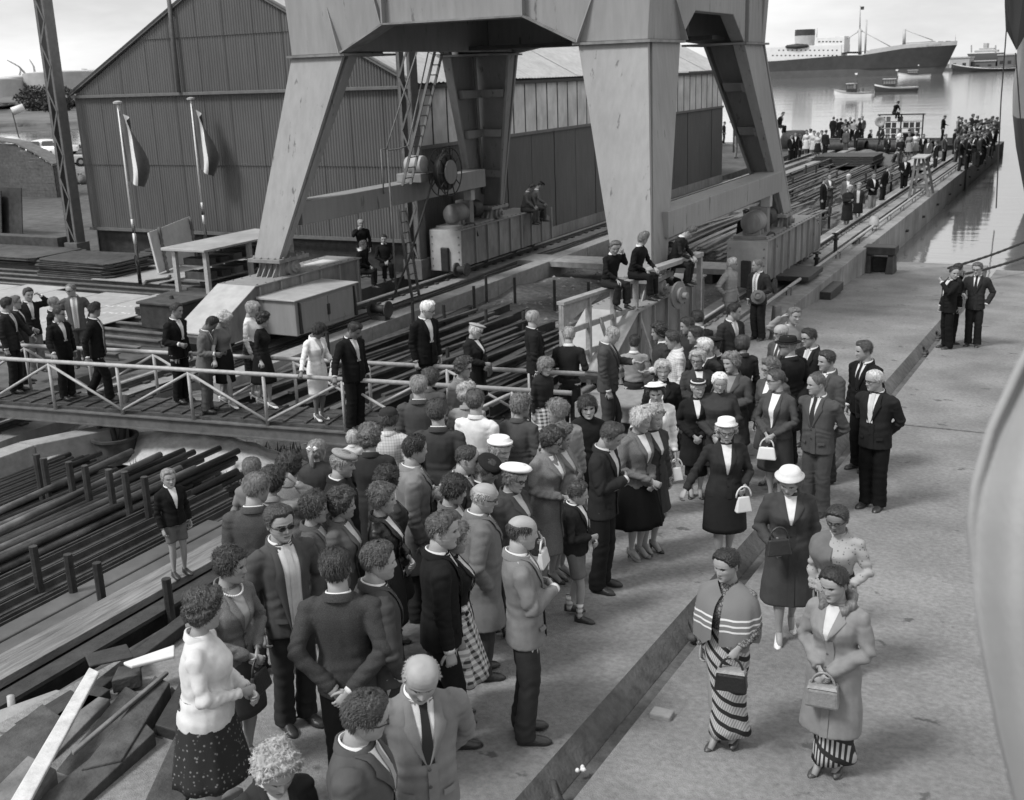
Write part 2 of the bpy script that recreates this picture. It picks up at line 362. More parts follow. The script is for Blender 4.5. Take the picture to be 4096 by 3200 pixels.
# ================================================================== the shed
t=thing('corrugated_shed','large dark corrugated iron shed with a gable end','shed',(-25.4,29.7,1))
SX0,SX1,SY0,SY1,SE,SR,SXR=-32.35,-18.4,29.7,61.,6.6,10.25,-25.37
ridge=lambda x: SE+(SR-SE)*min(1,max(0,1-abs(x-SXR)/6.98))
def corr(x0,x1,z0fn,z1fn,y,per=.105,amp=.030,seg=4):
    """corrugated sheet in the plane Y=y between x0 and x1"""
    m=MB(); n=int((x1-x0)/per*seg); vs=[];fs=[]
    for i in range(n+1):
        x=x0+(x1-x0)*i/n; yy=y-amp*math.cos(2*math.pi*i/seg); vs+=[(x,yy,z0fn(x)),(x,yy,z1fn(x))]
    fs=[(2*i,2*i+2,2*i+3,2*i+1) for i in range(n)]
    return m.add(vs,fs)
nsh=12
for k in range(nsh):
    a=SX0+(SX1-SX0)*k/nsh; b=SX0+(SX1-SX0)*(k+1)/nsh; o=.004*(k%2)
    corr(a,b+.03,lambda x:2.0,lambda x:4.32,29.72+o).build('wall_sheet',M_shed,t,smooth=True)
    corr(a,b+.03,lambda x:4.24,lambda x:6.56,29.70+o).build('wall_sheet',M_shed,t,smooth=True)
    corr(a,b+.03,lambda x:6.6,lambda x:min(ridge(x),8.42) if ridge(x)>6.62 else 6.62,29.68+o).build('gable_sheet',M_shed,t,smooth=True)
    if ridge((a+b)/2)>8.3: corr(a,b+.03,lambda x:min(8.34,ridge(x)),lambda x:ridge(x),29.66+o).build('gable_sheet',M_shed,t,smooth=True)
MB().box(SX0-.05,SX1+.03,29.55,29.66,6.52,6.62).build('band',M_trim,t,bevel=.01)
MB().box(SX0-.03,SX1+.02,29.58,29.68,1.93,2.03).build('bottom_rail',M_trim,t)
MB().box(SX0,SX1,29.9,30.2,.9,1.95).build('gap_shade',M_steel,t)  # dark box in the open gap under the gable, standing in for shade
MB().box(SX0+.2,SX1-.12,30.3,SY1-.2,.9,6.4).build('interior_lining',M_steel,t)
# verge trims and roof
for sgn in(-1,1):
    e=(SX0-.12,SE-.02) if sgn<0 else (SX1+.12,SE-.02); rdg=(SXR,SR+.05)
    MB().beam((e[0],29.6,e[1]+.08),(rdg[0],29.6,rdg[1]),.12,.12).build('verge_trim',M_trim,t)
    for k in range(8):
        y0=29.5+k*4.; y1=y0+4.03; dz=.012*(k%2); m=MB(); n=64; vs=[]
        for i in range(n+1):
            y=y0+(y1-y0)*i/n; w_=.02*math.cos(i*math.pi/2); vs+=[(e[0],y,e[1]+.10+dz+w_),(rdg[0],y,rdg[1]+dz+w_)]
        m.add(vs,[(2*i,2*i+2,2*i+3,2*i+1) for i in range(n)]); m.build('roof_sheet',M_roof,t,smooth=True)
MB().beam((SXR,29.4,SR+.14),(SXR,61.6,SR+.14),.4,.06).build('ridge_cap',M_roof,t)
# long side facing the quay: ribbed glazing above, sheets below
nb=34
for k in range(nb):
    y0=SY0+.1+(SY1-SY0-.1)*k/nb; y1=SY0+.1+(SY1-SY0-.1)*(k+1)/nb
    MB().box(SX1-.04,SX1-.015,y0+.03,y1-.03,4.84,6.5).build('glass_pane',M_pane,t)
    MB().box(SX1-.03,SX1-.002,y0-.028,y0+.028,4.84,6.5).build('glazing_bar',M_steel,t)
MB().box(SX1-.06,SX1+.07,SY0,SY1,4.74,4.84).build('sill',M_trim,t)
MB().box(SX1-.04,SX1+.16,SY0-.1,SY1+.1,6.5,6.62).build('gutter',M_steel,t)
def corrY(x,y0,y1,z0,z1,per=.105,amp=.022,seg=4):
    m=MB(); n=int((y1-y0)/per*seg); vs=[]
    for i in range(n+1):
        y=y0+(y1-y0)*i/n; vs+=[(x+amp*math.cos(2*math.pi*i/seg),y,z0),(x+amp*math.cos(2*math.pi*i/seg),y,z1)]
    return m.add(vs,[(2*i,2*i+2,2*i+3,2*i+1) for i in range(n)])
for k in range(16):
    y0=SY0+(SY1-SY0)*k/16; y1=SY0+(SY1-SY0)*(k+1)/16; o=.01*(k%2)
    corrY(SX1+o,y0,y1+.03,1.15,3.0).build('wall_sheet',M_shed,t,smooth=True); corrY(SX1-.012+o,y0,y1+.03,2.95,4.76).build('wall_sheet',M_shed,t,smooth=True)
MB().box(SX1-.1,SX1+.06,SY0,SY1,.8,1.2).build('base_beam',M_conc2,t)
MB().box(SX0,SX1-.05,SY1-.1,SY1,.9,6.6).build('rear_wall',M_shed,t)
MB().box(SX0-.05,SX0+.05,29.9,SY1,.9,6.6).build('side_wall',M_shed,t)
# downpipes on the gable
for x,za,zb in((-27.35,6.62,9.9),(-22.35,6.62,9.7)): MB().tube([(x,29.5,za),(x,29.5,zb+1.2)],.07,8).build('downpipe',M_trim,t,smooth=True)
# roof ventilator
MB().tube([(-22.6,31.4,9.0),(-22.6,31.4,10.4)],.18,10).build('roof_vent',M_trim,t,smooth=True)
# second roof beyond
t=thing('far_shed','distant pale shed roof behind the corrugated shed','shed',(-35,70,1))
MB().box(-42,-28,64,84,.9,6.2).build('wall',M_shed,t)
MB().prism([(-42.3,63.8,6.2),(-27.7,63.8,6.2),(-35,63.8,13.2)],(0,20.4,0)).build('roof',M_roof,t)
# --- lattice columns on the shed corners
def lattice(name,label,x,y,z0,z1,w=.44,d=.40):
    t=thing(name,label,'column',(x,y,z0))
    for sx in(-1,1):
        c=MB(); xx=x+sx*(w/2-.05); c.box(xx-.05,xx+.05,y-d/2,y-d/2+.02,z0,z1); c.box(xx+sx*.05-.01,xx+sx*.05+.01,y-d/2,y+d/2,z0,z1); c.build('channel',M_trim,t)
    k=0; z=z0+.1
    while z<z1-.7:
        a=(x-w/2+.06,y-d/2-.012,z) if k%2 else (x+w/2-.06,y-d/2-.012,z); b=(x+w/2-.06,y-d/2-.012,z+.75) if k%2 else (x-w/2+.06,y-d/2-.012,z+.75)
        MB().beam(a,b,.06,.012,(0,-1,0)).build('lacing_bar',M_trim,t); z+=.75; k+=1
    MB().box(x-w/2-.1,x+w/2+.1,y-d/2-.1,y+d/2+.1,z0-.55,z0+.05).build('footing',M_trim,t,bevel=.01)
lattice('lattice_column','tall riveted lattice column at the left corner of the shed',-32.6,29.1,1.5,13)
lattice('lattice_column','riveted lattice column at the right corner of the shed behind the crane ladder',-18.25,29.15,1.5,12.)
# ================================================================== portal crane
cr=thing('portal_crane','huge grey riveted portal crane straddling the steel yard','crane',(-12.7,26.7,1.1))
LT,LB=7.4,2.85                              # collar flange and foot heights
def leg(side,front):
    """side -1 landward / +1 quay; front True = nearer pair. returns corner rings"""
    bx=(-17.7,-16.96) if side<0 else (-8.5,-7.72); tx=(-17.1,-15.64) if side<0 else (-9.8,-8.28)
    by=(21.,21.9) if front else (31.6,32.5); ty=(22.3,24.28) if front else (29.2,31.2)
    q=lambda X,Y,z:[(X[0],Y[0],z),(X[1],Y[0],z),(X[1],Y[1],z),(X[0],Y[1],z)]
    return q(bx,by,LB),q(tx,ty,LT)
def inter(b,t,u): return [tuple(lerp(np.array(p),np.array(q),u)) for p,q in zip(b,t)]
for side in(-1,1):
    for front in(True,False):
        b,t_=leg(side,front)
        # angle-section leg: an outer plate and a front (or rear) plate meeting at the corner, with lips on the free edges
        f4=lambda ring,u0,u1,v0,v1:[tuple(np.array(ring[0])*(1-u)*(1-v)+np.array(ring[1])*u*(1-v)+np.array(ring[2])*u*v+np.array(ring[3])*(1-u)*v) for u,v in((u0,v0),(u1,v0),(u1,v1),(u0,v1))]
        W0=lambda ring: abs(ring[1][0]-ring[0][0]); D0=lambda ring: abs(ring[3][1]-ring[0][1])
        def plate(u0,u1,v0,v1,name,par,m=M_crane,absu=None,absv=None,z0=0.,z1=1.):
            o=[]
            for z in(z0,z1):
                r_=inter(b,t_,z); a=[u0,u1,v0,v1]
                if absu: k=absu/W0(r_); a[0],a[1]=((0,k) if u0==0 else (1-k,1))
                if absv: k=absv/D0(r_); a[2],a[3]=((0,k) if v0==0 else (1-k,1))
                o.append(f4(r_,*a))
            return MB().hexa(o[0],o[1]).build(name,m,par,bevel=.006)
        L_=plate(0,1,0 if front else .9,.1 if front else 1,'leg',cr,absv=.10)
        ou=(0,.1) if side<0 else (.9,1); inn=(.9,1) if side<0 else (0,.1); vin=(.13,1) if front else (0,.87)
        plate(ou[0],ou[1],vin[0],vin[1],'outer_plate',L_,absu=.10)
        lip=(.12,.30) if front else (.70,.88); plate(inn[0],inn[1],lip[0],lip[1],'edge_lip',L_,absu=.08)
        vf=(.9,1) if front else (0,.1); ul=(.07,.2) if side<0 else (.8,.93); plate(ul[0],ul[1],vf[0],vf[1],'edge_lip',L_,absv=.08)
        for u in(.22,.5,.76):
            uu=(.08,.9) if side<0 else (.1,.92); vv=(.72,.9) if not front else (.1,.28)
            plate(uu[0],uu[1],vv[0],vv[1],'stiffener_rib',L_,z0=u-.025,z1=u+.025)
            ub=(.07,.3) if side<0 else (.7,.93); vb=(.1,.72) if not front else (.28,.9); plate(ub[0],ub[1],vb[0],vb[1],'stiffener_rib',L_,z0=u-.026,z1=u+.026)
        if not front:
            k=.22 if side<0 else .78; MB().tube([f4(inter(b,t_,z),k,k,.68,.68)[0] for z in(.08,1.)],.05,8).build('conduit',M_crane2,L_,smooth=True)
        # collar flange, corner gussets above, foot flange
        ct=[np.array(p) for p in t_]; m_=np.mean(ct,0)
        ex=[tuple(p+nrm((p-m_)*[1,1,0])*.14+np.array([0,0,-.03])) for p in ct]; ex2=[tuple(np.array(p)+np.array([0,0,.05])) for p in ex]
        MB().hexa(ex,ex2).build('collar_flange',M_crane2,L_)
        cb=[np.array(p) for p in b]; mb_=np.mean(cb,0); f0=[tuple(p+nrm((p-mb_)*[1,1,0])*.16+np.array([0,0,-.09])) for p in cb]; f1=[tuple(np.array(p)+np.array([0,0,.09])) for p in f0]
        MB().hexa(f0,f1).build('foot_flange',M_crane2,L_,bevel=.01)
        k0=None
        for i in range(4):
            p,q_=np.array(f1[i]),np.array(f1[(i+1)%4])
            for u in(.15,.38,.62,.85):
                s_=p+(q_-p)*u; s_=s_+(np.append((mb_-s_)[:2],0)*.07)
                MB().lathe([(.032,0),(.032,.03),(.015,.045)],s_,7).build('bolt',M_crane2,L_)
        # pivot block and pin
        cx,cy=mb_[0],mb_[1]; pv=MB(); pv.hexa([(cx-.3,cy-.42,2.42),(cx+.3,cy-.42,2.42),(cx+.3,cy+.42,2.42),(cx-.3,cy+.42,2.42)],[(cx-.34,cy-.34,LB-.09),(cx+.34,cy-.34,LB-.09),(cx+.34,cy+.34,LB-.09),(cx-.34,cy+.34,LB-.09)])
        pb_=pv.build('pivot_block',M_crane2,L_,bevel=.015)
        for u in(-.24,-.08,.08,.24): MB().prism([(cx+u-.012,cy-.42,2.42),(cx+u-.012,cy-.62,2.42),(cx+u-.012,cy-.37,LB-.12)],(.024,0,0)).build('web_plate',M_crane,L_)
        MB().lathe([(.0,.30),(.22,.30),(.22,.42),(.14,.43),(.14,.50),(.07,.50),(.07,.58),(0,.58)],(cx,cy,2.62),18,(1,0,0)).build('pivot_pin',M_crane2,L_,smooth=True,auto=40)
        # bogie girder
        bo=MB(); y0,y1=(18.3,24.1) if front else (29.35,35.9); x0,x1=cx-.48,cx+.48; zt=2.40; zb=1.28
        if front: P=[(y0,zb+.25),(y0,zb+.32),(y0+1.55,zt),(y1,zt),(y1,zb),(y0+.35,zb)]
        else: P=[(y0,zb),(y0,zt),(y1-1.0,zt),(y1,zt-.45),(y1,zb)]
        bo.prism([(x0,y,z) for y,z in P],(x1-x0,0,0)); B_=bo.build('bogie',M_crane2,cr,bevel=.015)
        ty0=y0+1.55 if front else y0
        MB().box(x0-.07,x1+.07,ty0,y1-(0 if front else 1.0),zt,zt+.025).build('bogie_lid',M_crane,B_)
        if front: MB().hexa([(x0-.07,y0-.02,zb+.33),(x1+.07,y0-.02,zb+.33),(x1+.07,ty0,zt+.002),(x0-.07,ty0,zt+.002)],[(x0-.07,y0-.02,zb+.355),(x1+.07,y0-.02,zb+.355),(x1+.07,ty0,zt+.026),(x0-.07,ty0,zt+.026)]).build('bogie_nose_plate',M_plate,B_)
        r0=None
        for sx in(-1,1):
            for y in np.arange(ty0+.15,y1-(.05 if front else 1.05),.3): MB().lathe([(.028,0),(.024,.018),(.0,.024)],(cx+sx*.48,y,zt+.025),6).build('rivet',M_crane2,B_)
        for k,y in enumerate(np.arange(y0+(1.7 if front else .9),y1-.1,.78)): MB().box(x1,x1+.06,y,y+.05,zb+.02,zt-.03).build('web_stiffener',M_crane,B_)
        if not front:
            MB().box(x0-.06,x1+.06,y0-.05,y0-.005,zb-.1,zt+.01).build('end_plate',M_plate,B_,bevel=.01)
            for sx in(-1,1):
                for z in np.arange(zb+.05,zt,.22): MB().lathe([(.03,0),(.02,.02),(0,.022)],(cx+sx*.46,y0-.05,z),6,(0,-1,0)).build('rivet',M_crane2,B_)
            MB().box(cx-.13,cx+.13,y0-.16,y0-.05,zb-.1,zb+.62).build('buffer_housing',M_black,B_,bevel=.03)
            # gear, electric motor and brake on the bogie
            mz=zt+.42
            MB().lathe([(0,0),(.16,.02),(.27,.08),(.30,.16),(.30,.62),(.26,.66),(.26,.8),(0,.8)],(cx-.05,y0+.35,mz),18,(0,1,0)).build('motor',M_crane2,B_,smooth=True,auto=40)
            for s_ in(.5,.72): MB().box(cx-.28,cx+.2,y0+s_,y0+s_+.12,zt+.02,mz-.2).build('motor_foot',M_crane2,B_)
            MB().box(cx-.3,cx+.22,y0+1.15,y0+1.42,zt+.02,mz+.34).build('gear_housing',M_crane2,B_,bevel=.03)
            MB().box(cx+.0,cx+.26,y0+1.2,y0+1.44,mz+.34,mz+.66).build('switch_box',M_plate,B_,bevel=.015)
            MB().lathe([(0,0),(.24,.03),(.28,.1),(.28,.45),(.1,.5),(.1,.62)],(cx+.0,y0+1.5,mz+.02),16,(0,1,0)).build('brake_drum',M_steel,B_,smooth=True,auto=40)
            MB().lathe([(.05,0),(.05,.35),(.16,.36),(.16,.40),(.0,.41)],(cx+.0,y0+1.62,mz+.2),12,(0,0,1)).build('brake_thruster',M_crane2,B_,smooth=True,auto=40)
            MB().box(cx-.45,cx+.45,y0+.2,y0+2.3,zt+.03,zt+.10).build('machine_bed',M_crane2,B_)
            MB().tube([(cx+.4,y0+.4,zt+.08),(cx+.42,y0+.7,zt+.16),(cx+.44,y0+1.0,zt+.1),(cx+.5,y0+1.1,zt-.3)],.03,6).build('hose',M_black,B_,smooth=True)
            MB().lathe([(0,0),(.20,0),(.20,.05),(.10,.06),(.10,.34),(.20,.35),(.20,.40),(0,.40)],(cx+.45,y0-.28,zb+.02),14,(1,0,0)).build('small_drum',M_rust,B_,smooth=True,auto=40)
        for y in((y0+1.0,y0+2.3,y1-2.2,y1-.8)): MB().lathe([(0,-.09),(.30,-.09),(.30,-.055),(.26,-.05),(.26,.05),(.30,.055),(.30,.09),(0,.09)],(cx,y,1.10+.262),18,(1,0,0)).build('wheel',M_steel,B_,smooth=True,auto=40)
# head frame: girders with sloping haunches
def haunch(pts,d,name='girder'): return MB().prism(pts,d).build(name,M_crane,cr,bevel=.02)
ZT=11.2
def portal_plane_X(y,th,zl):                       # girder across the yard in plane Y=y
    return haunch([(-17.1,y,LT+.02),(-15.64,y,LT+.02),(-14.45,y,zl),(-11.0,y,zl),(-9.8,y,LT+.02),(-8.28,y,LT+.02),(-8.05,y,ZT),(-17.35,y,ZT)],(0,th,0))
G1=portal_plane_X(22.3,.34,8.0); G2=haunch([(-15.62,29.3,7.55),(-9.8,29.3,7.55),(-9.8,29.3,ZT),(-15.62,29.3,ZT)],(0,.12,0)); portal_plane_X(30.86,.34,7.62)
haunch([(-15.76,22.66,7.46),(-15.76,30.84,7.46),(-15.76,30.84,ZT),(-15.76,22.66,ZT)],(.12,0,0))
for x in(-17.1,-8.62):
    haunch([(x,22.66,LT+.02),(x,24.28,LT+.02),(x,25.3,8.05),(x,28.2,8.05),(x,29.2,LT+.02),(x,29.24,LT+.02),(x,29.24,ZT),(x,22.66,ZT)],(.34,0,0))
    haunch([(x,29.61,LT+.02),(x,30.85,LT+.02),(x,30.85,ZT),(x,29.61,ZT)],(.34,0,0),'girder_infill')
for x0 in(-16.0,-9.9): MB().box(x0,x0+.2,22.66,24.2,LT+.02,ZT).build('girder_web',M_crane,cr)
MB().box(-17.3,-8.1,22.35,31.15,ZT,ZT+.3).build('deck',M_crane2,cr)
MB().box(-16.6,-8.8,28.2,29.2,7.5,7.60).build('walkway_plate',M_steel,cr)
# bottom flanges of the near girder and its haunches, knee gussets
def strip(p,q,w=.30,h=.035): return MB().beam(p,q,w,h,np.cross(np.array(q)-np.array(p),(0,1,0)))
for p,q in(((-15.64,22.42,LT+.04),(-14.45,22.42,8.0)),((-14.45,22.42,8.0),(-11.0,22.42,8.0)),((-11.0,22.42,8.0),(-9.8,22.42,LT+.04))): MB().beam(p,q,.55,.04,(0,0,1) if p[2]==q[2] else np.cross(np.array(q)-np.array(p),(0,-1,0))).build('bottom_flange',M_crane2,cr)
for (x,z) in((-14.45,8.0),(-11.0,8.0)): MB().box(x-.02,x+.02,22.14,22.29,z,ZT).build('web_stiffener',M_crane,cr)
for (x,z,w_) in((-15.66,LT,-.4),(-14.5,8.0,-.4),(-9.78,LT,.4),(-8.3,LT,-.0)):
    if w_: MB().prism([(x,22.29,z+.02),(x+w_*.9,22.29,z+1.05),(x,22.29-.17,z+.02)],(.02,0,0)).build('knee_gusset',M_crane,cr)
for (y,z,w_) in((24.26,LT,-.5),(22.5,LT,.0)):
    if w_: MB().prism([(-8.27,y,z+.02),(-8.27,y+w_,z+1.05),(-8.27+.17,y,z+.02)],(0,.02,0)).build('knee_gusset',M_crane,cr)
# plate seams on the near quay leg and girder
MB().box(-17.12,-8.26,22.285,22.302,8.74,8.755).build('plate_seam',M_crane2,cr)
# sill beams between front and rear legs
for x0,x1 in((-17.55,-16.95),(-8.3,-7.72)): MB().box(x0,x1,22.0,31.3,3.52,4.06).build('sill_beam',M_crane,cr,bevel=.015)
# cable reel with motor
rx,ry_,rz=-16.45,27.75,4.28
R0=MB(); 
for s_ in(0,.30):
    R0.tube([(rx+s_,ry_+.66*math.cos(a),rz+.66*math.sin(a)) for a in np.linspace(0,2*math.pi,33)],.016,6)
    for k in range(10): a=2*math.pi*k/10; R0.tube([(rx+s_,ry_+.30*math.cos(a),rz+.30*math.sin(a)),(rx+s_,ry_+.66*math.cos(a),rz+.66*math.sin(a))],.018,5)
rl=R0.build('cable_reel',M_steel,cr,smooth=True)
MB().lathe([(0,.02),(.46,.02),(.50,.06),(.50,.24),(.46,.28),(0,.28)],(rx,ry_,rz),28,(1,0,0)).build('wound_cable',M_black,rl,smooth=True,auto=40)
MB().lathe([(.0,0),(.33,0),(.33,.03),(.0,.035)],(rx+.31,ry_,rz),24,(1,0,0)).build('reel_hub',M_crane,rl,smooth=True,auto=40)
MB().lathe([(0,0),(.2,.02),(.24,.1),(.24,.55),(.16,.6),(0,.6)],(rx-.75,ry_-.55,rz+.25),16,(1,0,.0)).build('reel_motor',M_plate,rl,smooth=True,auto=40)
MB().box(rx-.9,rx-.1,ry_-.9,ry_-.2,rz-.22,rz+.02).build('motor_bracket',M_crane2,rl,bevel=.02)
MB().tube([(rx+.1,ry_-.58,rz-.1),(rx+.15,ry_-1.2,3.4),(rx+.25,ry_-2.3,2.2),(rx+.5,ry_-3.6,1.35)],.03,8).build('feed_cable',M_black,rl,smooth=True)
# sloping ladder from the sill beam to the head frame, with handrails
def ladder(p0,p1,w,n,name,par,rr=.022,cross=(1,0,0)):
    p0,p1=np.array(p0),np.array(p1); c=nrm(np.cross(p1-p0,cross)); m=MB()
    c=np.array([0,1,0]) if abs(cross[0]) else np.array([1,0,0])
    for s in(-1,1): m.beam(p0+c*s*w/2,p1+c*s*w/2,.03,.075,(1,0,0))
    o=m.build(name,mat('ladder_steel',.07,.6,.3,6,.1),par)
    for k in range(n): q=lerp(p0,p1,(k+.7)/n); MB().tube([q-c*w/2,q+c*w/2],rr*.7,6).build('rung',MATS['ladder_steel'],o)
    return o
ladder((-16.62,26.2,4.06),(-16.62,28.25,7.5),.42,13,'ladder',cr)
m=MB().tube([(-16.5,25.2,5.05),(-16.5,25.75,5.05),(-16.5,26.2,5.1),(-16.5,27.5,7.5)],.02,6); m.tube([(-16.9,25.75,5.05),(-16.9,27.55,7.5)],.02,6); m.tube([(-16.5,25.2,1.2),(-16.5,25.2,5.05)],.025,6); m.tube([(-16.9,25.5,3.9),(-16.9,25.5,5.05),(-16.9,25.75,5.05)],.02,6); m.build('handrail',M_crane2,cr,smooth=True)
ladder((-16.2,25.7,1.0),(-16.5,25.7,3.5),.36,9,'ladder',cr)
# cabinet beside the near landward bogie
cb=MB().box(-16.75,-15.75,19.9,22.3,1.32,2.12).build('cabinet',M_crane,cr,bevel=.015)
MB().hexa([(-16.79,19.84,2.12),(-15.7,19.84,2.12),(-15.7,22.36,2.12),(-16.79,22.36,2.12)],[(-16.79,19.84,2.18),(-15.7,19.84,2.15),(-15.7,22.36,2.15),(-16.79,22.36,2.18)]).build('cabinet_lid',M_plate,cb,bevel=.01)
for y0,y1 in((20.1,21.08),(21.12,22.1)): MB().box(-15.75,-15.73,y0,y1,1.42,2.04).build('door',M_crane,cb,bevel=.006)
for y in(20.02,22.18): MB().hexa([(-15.75,y-.02,1.36),(-15.69,y-.02,1.36),(-15.69,y+.05,1.36),(-15.75,y+.05,1.36)],[(-15.75,y-.02,2.08),(-15.72,y-.02,2.08),(-15.72,y+.02,2.08),(-15.75,y+.02,2.08)]).build('corner_strap',M_black,cb)
MB().box(-15.73,-15.70,21.06,21.14,1.6,1.85).build('door_latch',M_steel,cb)
MB().box(-17.5,-17.0,22.6,23.4,2.43,2.45).build('white_sheet',M_white,cr)
t=thing('cable_drum','small steel cable drum beside the landward crane rail','drum',(-15.2,22.6,1.2))
MB().lathe([(.0,0),(.21,0),(.21,.03),(.0,.03)],(-15.65,22.75,1.42),16,(1,0,0)).build('flange',M_rust,t)
MB().lathe([(.0,.47),(.21,.47),(.21,.5),(.0,.5)],(-15.65,22.75,1.42),16,(1,0,0)).build('flange',M_rust,t)
MB().lathe([(.11,.03),(.11,.47)],(-15.65,22.75,1.42),16,(1,0,0)).build('core',M_steel,t,smooth=True)
MB().box(-15.6,-15.2,22.65,22.85,.9,1.25).build('drum_stand',M_rust,t)
# ================================================================== footbridge
GZ=1.62; GR=2.42
fa,fb=np.array([-20.2,12.32,0]),np.array([-6.45,14.25,0]); ba,bb=np.array([-20.2,13.2,0]),np.array([-6.7,15.3,0])
gw=thing('footbridge','white railed plank footbridge leading from the yard to the slipway','bridge',(-13,13.5,GZ))
def at(z): return np.array([0,0,z])
d_=nrm(fb-fa); L_=np.linalg.norm(fb-fa)
for a,b,nm in((fa,fb,'side_beam'),(ba,bb,'side_beam')):
    m=MB(); 
    for h,w,t_ in((GZ-.06,.10,.02),(GZ-.16,.02,.18),(GZ-.26,.10,.02)): m.beam(a+at(h),b+at(h),w,t_)
    m.build(nm,mat('bridge_beam',.10,.7,.3,6,.2,30),gw)
nb_=7
for i in range(nb_):
    u0=.06+.88*i/nb_; u1=.06+.88*(i+1)/nb_-.012; A0,A1=lerp(fa,ba,u0),lerp(fa,ba,u1); B0,B1=lerp(fb,bb,u0),lerp(fb,bb,u1); z=GZ-.05+.006*(i%2)
    MB().hexa([A0+at(z),B0+at(z),B1+at(z),A1+at(z)],[A0+at(z+.05),B0+at(z+.05),B1+at(z+.05),A1+at(z+.05)]).build('deck_plank',M_woodd,gw)
cl=[]
for k in range(36):
    u=(k+.5)/36; p,q=lerp(fa,fb,u),lerp(ba,bb,u); MB().beam(lerp(p,q,.08)+at(GZ+.018),lerp(p,q,.92)+at(GZ+.018),.045,.024).build('tread_cleat',M_woodd,gw)
for a,b,tg in((fa,fb,'f'),(ba,bb,'b')):
    MB().tube([a+at(GR),b+at(GR)],.036,10).build('handrail',M_rail,gw,smooth=True)
    n=10; P=[lerp(a,b,(k+.35)/n) for k in range(n)]
    for k in range(n):
        MB().tube([P[k]+at(GZ-.05),P[k]+at(GR-.02)],.028,8).build('post',M_rail,gw,smooth=True)
        if k+1<n:
            z0,z1=(GZ+.03,GR-.05) if k%2==(0 if tg=='f' else 1) else (GR-.05,GZ+.03)
            MB().tube([P[k]+at(z0),P[k+1]+at(z1)],.024,8).build('brace',M_rail,gw,smooth=True)
# concrete landing block and mooring hoop at the end of the bridge
lb=thing('concrete_table','pale concrete block table with painted letters at the end of the footbridge','block',(-6.2,15.6,1.3))
MB().box(-6.75,-5.45,15.0,16.15,1.80,2.05).build('top_slab',M_kerb,lb,bevel=.02)
for x,y in((-6.6,15.12),(-5.6,15.12),(-6.6,16.02),(-5.6,16.02)): MB().box(x-.09,x+.09,y-.09,y+.09,1.3,1.8).build('leg',M_conc2,lb)
for k,(x,w_) in enumerate(((-6.05,.015),(-5.98,.015),(-6.015,.07),(-5.8,.012),(-5.76,.06))):
    z0=1.88 if k not in(2,4) else 1.93; MB().box(x-w_/2,x+w_/2,14.994,14.999,z0,z0+(.10 if k not in(2,4) else .015)).build('painted_mark',M_black,lb)
hp=[np.array([-6.35,14.75,1.55])+np.array([.42*math.sin(a),0,.62*(1-math.cos(a))*.75]) for a in np.linspace(.2,2.9,14)]
tag(MB().tube(hp,.05,8).build('mooring_hoop',M_steel,smooth=True),'thick dark bent bar at the end of the footbridge','hoop')
# ================================================================== wooden trestle where the lads sit
M_tres=mat('trestle_wood',.25,.8,.25,8,.3,40)
tr=thing('trestle_rail','pale slatted trestle barrier with lads sitting on it','trestle',(-7.6,18.5,1.2))
t0,t1,t2=np.array([-8.15,17.6,2.98]),np.array([-7.75,20.2,2.98]),np.array([-7.25,22.6,3.05])
MB().beam(t0,t1,.16,.06).build('top_plank',M_tres,tr,bevel=.006); MB().beam(t1+at(.08),t2+at(.08),.2,.09).build('top_plank',M_tres,tr,bevel=.006)
MB().hexa([t0+at(-.45),t0+np.array([.02,0,-.45]),t0+np.array([.24,1.5,-.03]),t0+np.array([.2,1.5,-.03])],[t0+at(-.03),t0+np.array([.02,0,-.03]),t0+np.array([.24,1.5,-.031]),t0+np.array([.2,1.5,-.031])]).build('side_board',M_tres,tr)
for u in(.02,.35,.68,1.): 
    p=lerp(t0,t1,u); MB().beam(p+at(-.03),p*np.array([1,1,0])+at(1.3),.09,.09,(1,0,0)).build('post',M_tres,tr)
for u in(0.,.5,1.):
    p=lerp(t0,t1,u); MB().beam(p+at(-.5),p*np.array([1,1,0])+np.array([.55,-.35,1.35]),.09,.05,(1,0,0)).build('strut',M_tres,tr)
for dz in(.55,1.05): MB().beam(t0+at(-dz),t1+at(-dz),.045,.10).build('rail_board',M_tres,tr)
p=t2; MB().beam(p+at(.0),p*np.array([1,1,0])+at(1.1),.10,.10,(1,0,0)).build('post',M_tres,tr)
MB().lathe([(0,0),(.26,0),(.28,.06),(.16,.08),(.16,.14),(.07,.15),(.07,.25),(0,.25)],(-7.3,21.3,2.5),18,(1,-.2,0)).build('bolt_head',M_crane2,tr,smooth=True,auto=40)
# ================================================================== stakes and steel stacks
def stake(px,py,z,zb,rr=.042,where='steel sections under the footbridge'):
    p=onz(px,py,z); o=MB().tube([(p[0],p[1],zb),(p[0],p[1],z)],rr,8).build('steel_stake',M_steel,smooth=True,auto=40)
    tag(o,'upright dark steel stake among the '+where,'stake','stakes among the '+where)
for x,y in((70,1165),(144,1182),(206,1200),(77,969),(92,977),(146,985),(180,993),(231,1001),(265,1006),(307,1017),(354,1234)): stake(x,y,1.75,.3,.05,'pipe stacks in the left foreground')
for x,y in((1036,588),(879,644),(946,650),(1036,659),(697,708),(768,716),(954,740),(1021,749),(1097,592),(1182,597),(1255,601),(1116,665),(1010,420+190)): stake(x,y,1.45,.3)
for x,y in((1741,352),(1719,352),(1686,368),(1675,372),(1691,378),(1770,352),(1785,367),(1847,368),(1868,352),(1902,371),(1751,403+60),(1770,432)): stake(x,y,1.55,.3,.05,'steel bars far out on the quay')
r=random.Random(11)
def stack(name,label,cat='stack',loc=(0,0,.6)): return thing(name,label,cat,loc)
